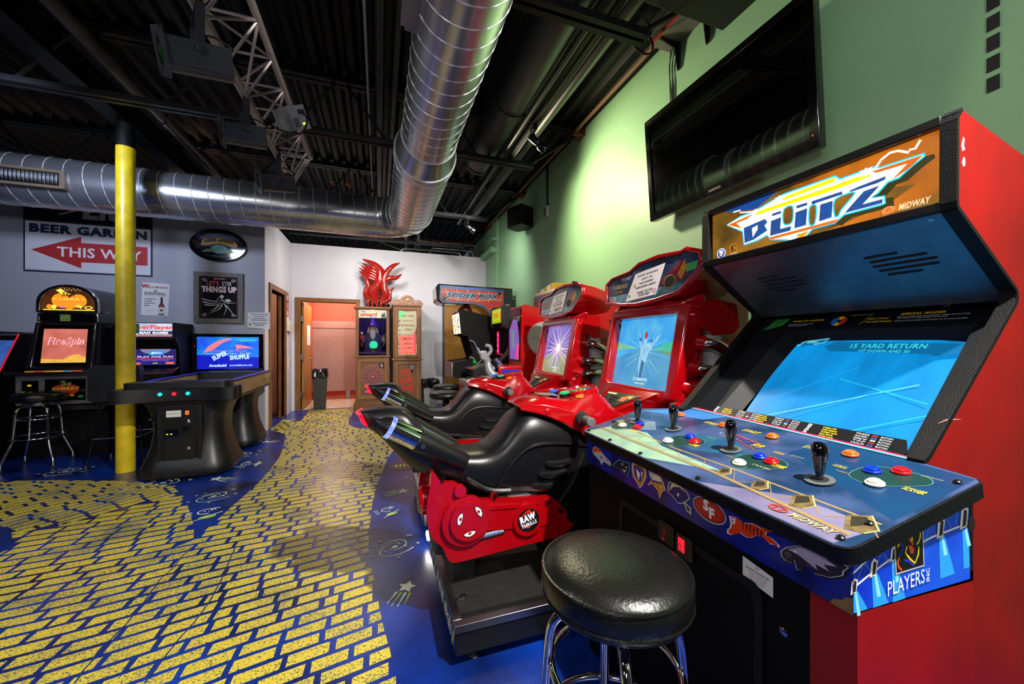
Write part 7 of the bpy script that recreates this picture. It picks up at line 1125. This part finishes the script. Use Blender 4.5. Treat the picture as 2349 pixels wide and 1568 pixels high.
Ap(G(FY(3.80)).prism(ell(1.17, .965, .075, .075, 28), -.08, .03, SV), 'elbow_joint', bev=.012); Ap(G(FY(3.769)).prism(ell(1.17, .965, .045, .045, 24), -.01, .004, GLOSSK), 'joint_cap', bev=.004); Ap(G().tube(smooth([(1.15, 3.80, .90), (1.09, 3.81, .97), (1.07, 3.82, 1.06), (1.05, 3.82, 1.10)], 4), [.06, .06, .055, .05, .05, .045, .045, .042, .04, .04, .04, .04, .04][:13], SV, 16), 'forearm'); Ap(G().tube([(1.16, 3.79, 1.0), (1.11, 3.79, 1.08)], .03, BLACK, 10), 'black_cuff'); Ap(G().tube([(1.2, 3.78, 1.03), (1.14, 3.78, 1.09)], .022, M('#8a8ac0', r=.2, m=.6), 10), 'ram')
pm = Ap(G().loft([[(x, 3.80, z), (x, 3.86, z), (x+.08, 3.86, z), (x+.08, 3.80, z)] for x, z in ((1.0, 1.08), (.985, 1.12), (.98, 1.18))], SV), 'hand', bev=.015, seg=3)
for k in range(4): G().tube(smooth([(.985, 3.80+.018*k, 1.17-.02*abs(k-1.5)), (.96, 3.79+.018*k, 1.20), (.975, 3.78+.018*k, 1.15)], 3), .011, SV, 8).obj('finger', pm, wld=True)
G().tube(smooth([(1.06, 3.82, 1.12), (1.10, 3.81, 1.17), (1.09, 3.81, 1.22), (1.04, 3.81, 1.235)], 4), [.02]*12+[.012], SV, 8).obj('thumb', pm, wld=True)
def blackseat(lab, x, y, z): 
    t = thing('round_stool', lab, 'stool', (x, y, 0)); G(T(x, y, 0)).lathe([(.05, z-.07), (.16, z-.065), (.175, z-.04), (.17, z-.01), (.14, z), (.02, z+.004)], M('#141414', r=.35, v=.1), None, 32).obj('seat', t, wld=True, ang=80); G(T(x, y, 0)).lathe([(.15, 0), (.15, .015), (.03, .03), (.03, z-.07)], BLACK, None, 20).obj('pedestal', t, wld=True)
blackseat('near round black seat beside the arm wrestling table', .66, 3.98, .75); blackseat('farther round black seat behind the arm wrestling table', .80, 4.75, .74)
# wall game with letter sign
lg = thing('letter_sign_cabinet', 'white and gold stepped top game cabinet with red letter sign by green wall', 'arcade game', (2.1, 4.5, 0)); Lg = lambda g, n, par=None, **k: g.obj(n, par or lg, wld=True, **k); CRW = M('#d6cfc2', r=.5, v=.05); GOLD = M('#c0982a', r=.4)
Lg(G().box((1.98, 4.14, 0), (2.2, 4.72, 1.62), M('#1d3a22', r=.5)), 'cabinet_body'); Lg(G().box((1.94, 4.12, 1.62), (2.22, 4.74, 1.90), CRW), 'sign_box', bev=.004); g = G(FL((1.939, 0, 0))); g.dz = .0003; g.rect(-4.72, 1.63, -4.14, 1.87, F('#6f6a72')); g.text('EA PLAYST', -4.43, 1.67, .15, F('#3a3a9a'), w=.54, bold=.06); g.text('EA PLAYST', -4.43, 1.675, .15, F('#b0162a'), w=.53, bold=.04); g.line([(-4.71, 1.64), (-4.15, 1.64), (-4.15, 1.865), (-4.71, 1.865)], .008, F('#8a868c'), True)
for i in range(4): g.circ(-4.65+.15*i, 1.648, .008, F('#d83a8a')); g.circ(-4.65+.15*i, 1.855, .008, F('#d83a8a'))
Lg(g, 'letter_sign', flat=True)
for i in range(6): Lg(G().box((1.95, 4.14+.095*i, 1.90), (2.20, 4.14+.095*(i+1), 1.975-.012*i), GOLD if i % 2 == 0 else CRW), 'top_block', bev=.004)
Lg(G().box((1.94, 4.11, 1.72), (1.96, 4.14, 1.86), GOLD), 'gold_corner'); Lg(G().box((2.19, 4.105, 1.84), (2.22, 4.13, 2.0), BLACK), 'black_post'); Lg(G().box((1.95, 4.55, 1.5), (1.99, 4.64, 1.62), GOLD), 'gold_bracket')
lg.location.y -= .06; sc_.location.z += .035
t = thing('bare_work_lamp', 'bare white lamp glowing on the floor between the two motorcycle platforms', 'lamp', (.30, 2.38, 0))
G().box((.29, 2.34, 0), (.42, 2.42, .05), M('#3a3a3a', r=.6)).obj('lamp_base', t, wld=True, bev=.005); G().box((.275, 2.345, .05), (.40, 2.415, .085), E('#fffaf0', 25)).obj('lamp_tube', t, wld=True, bev=.006)
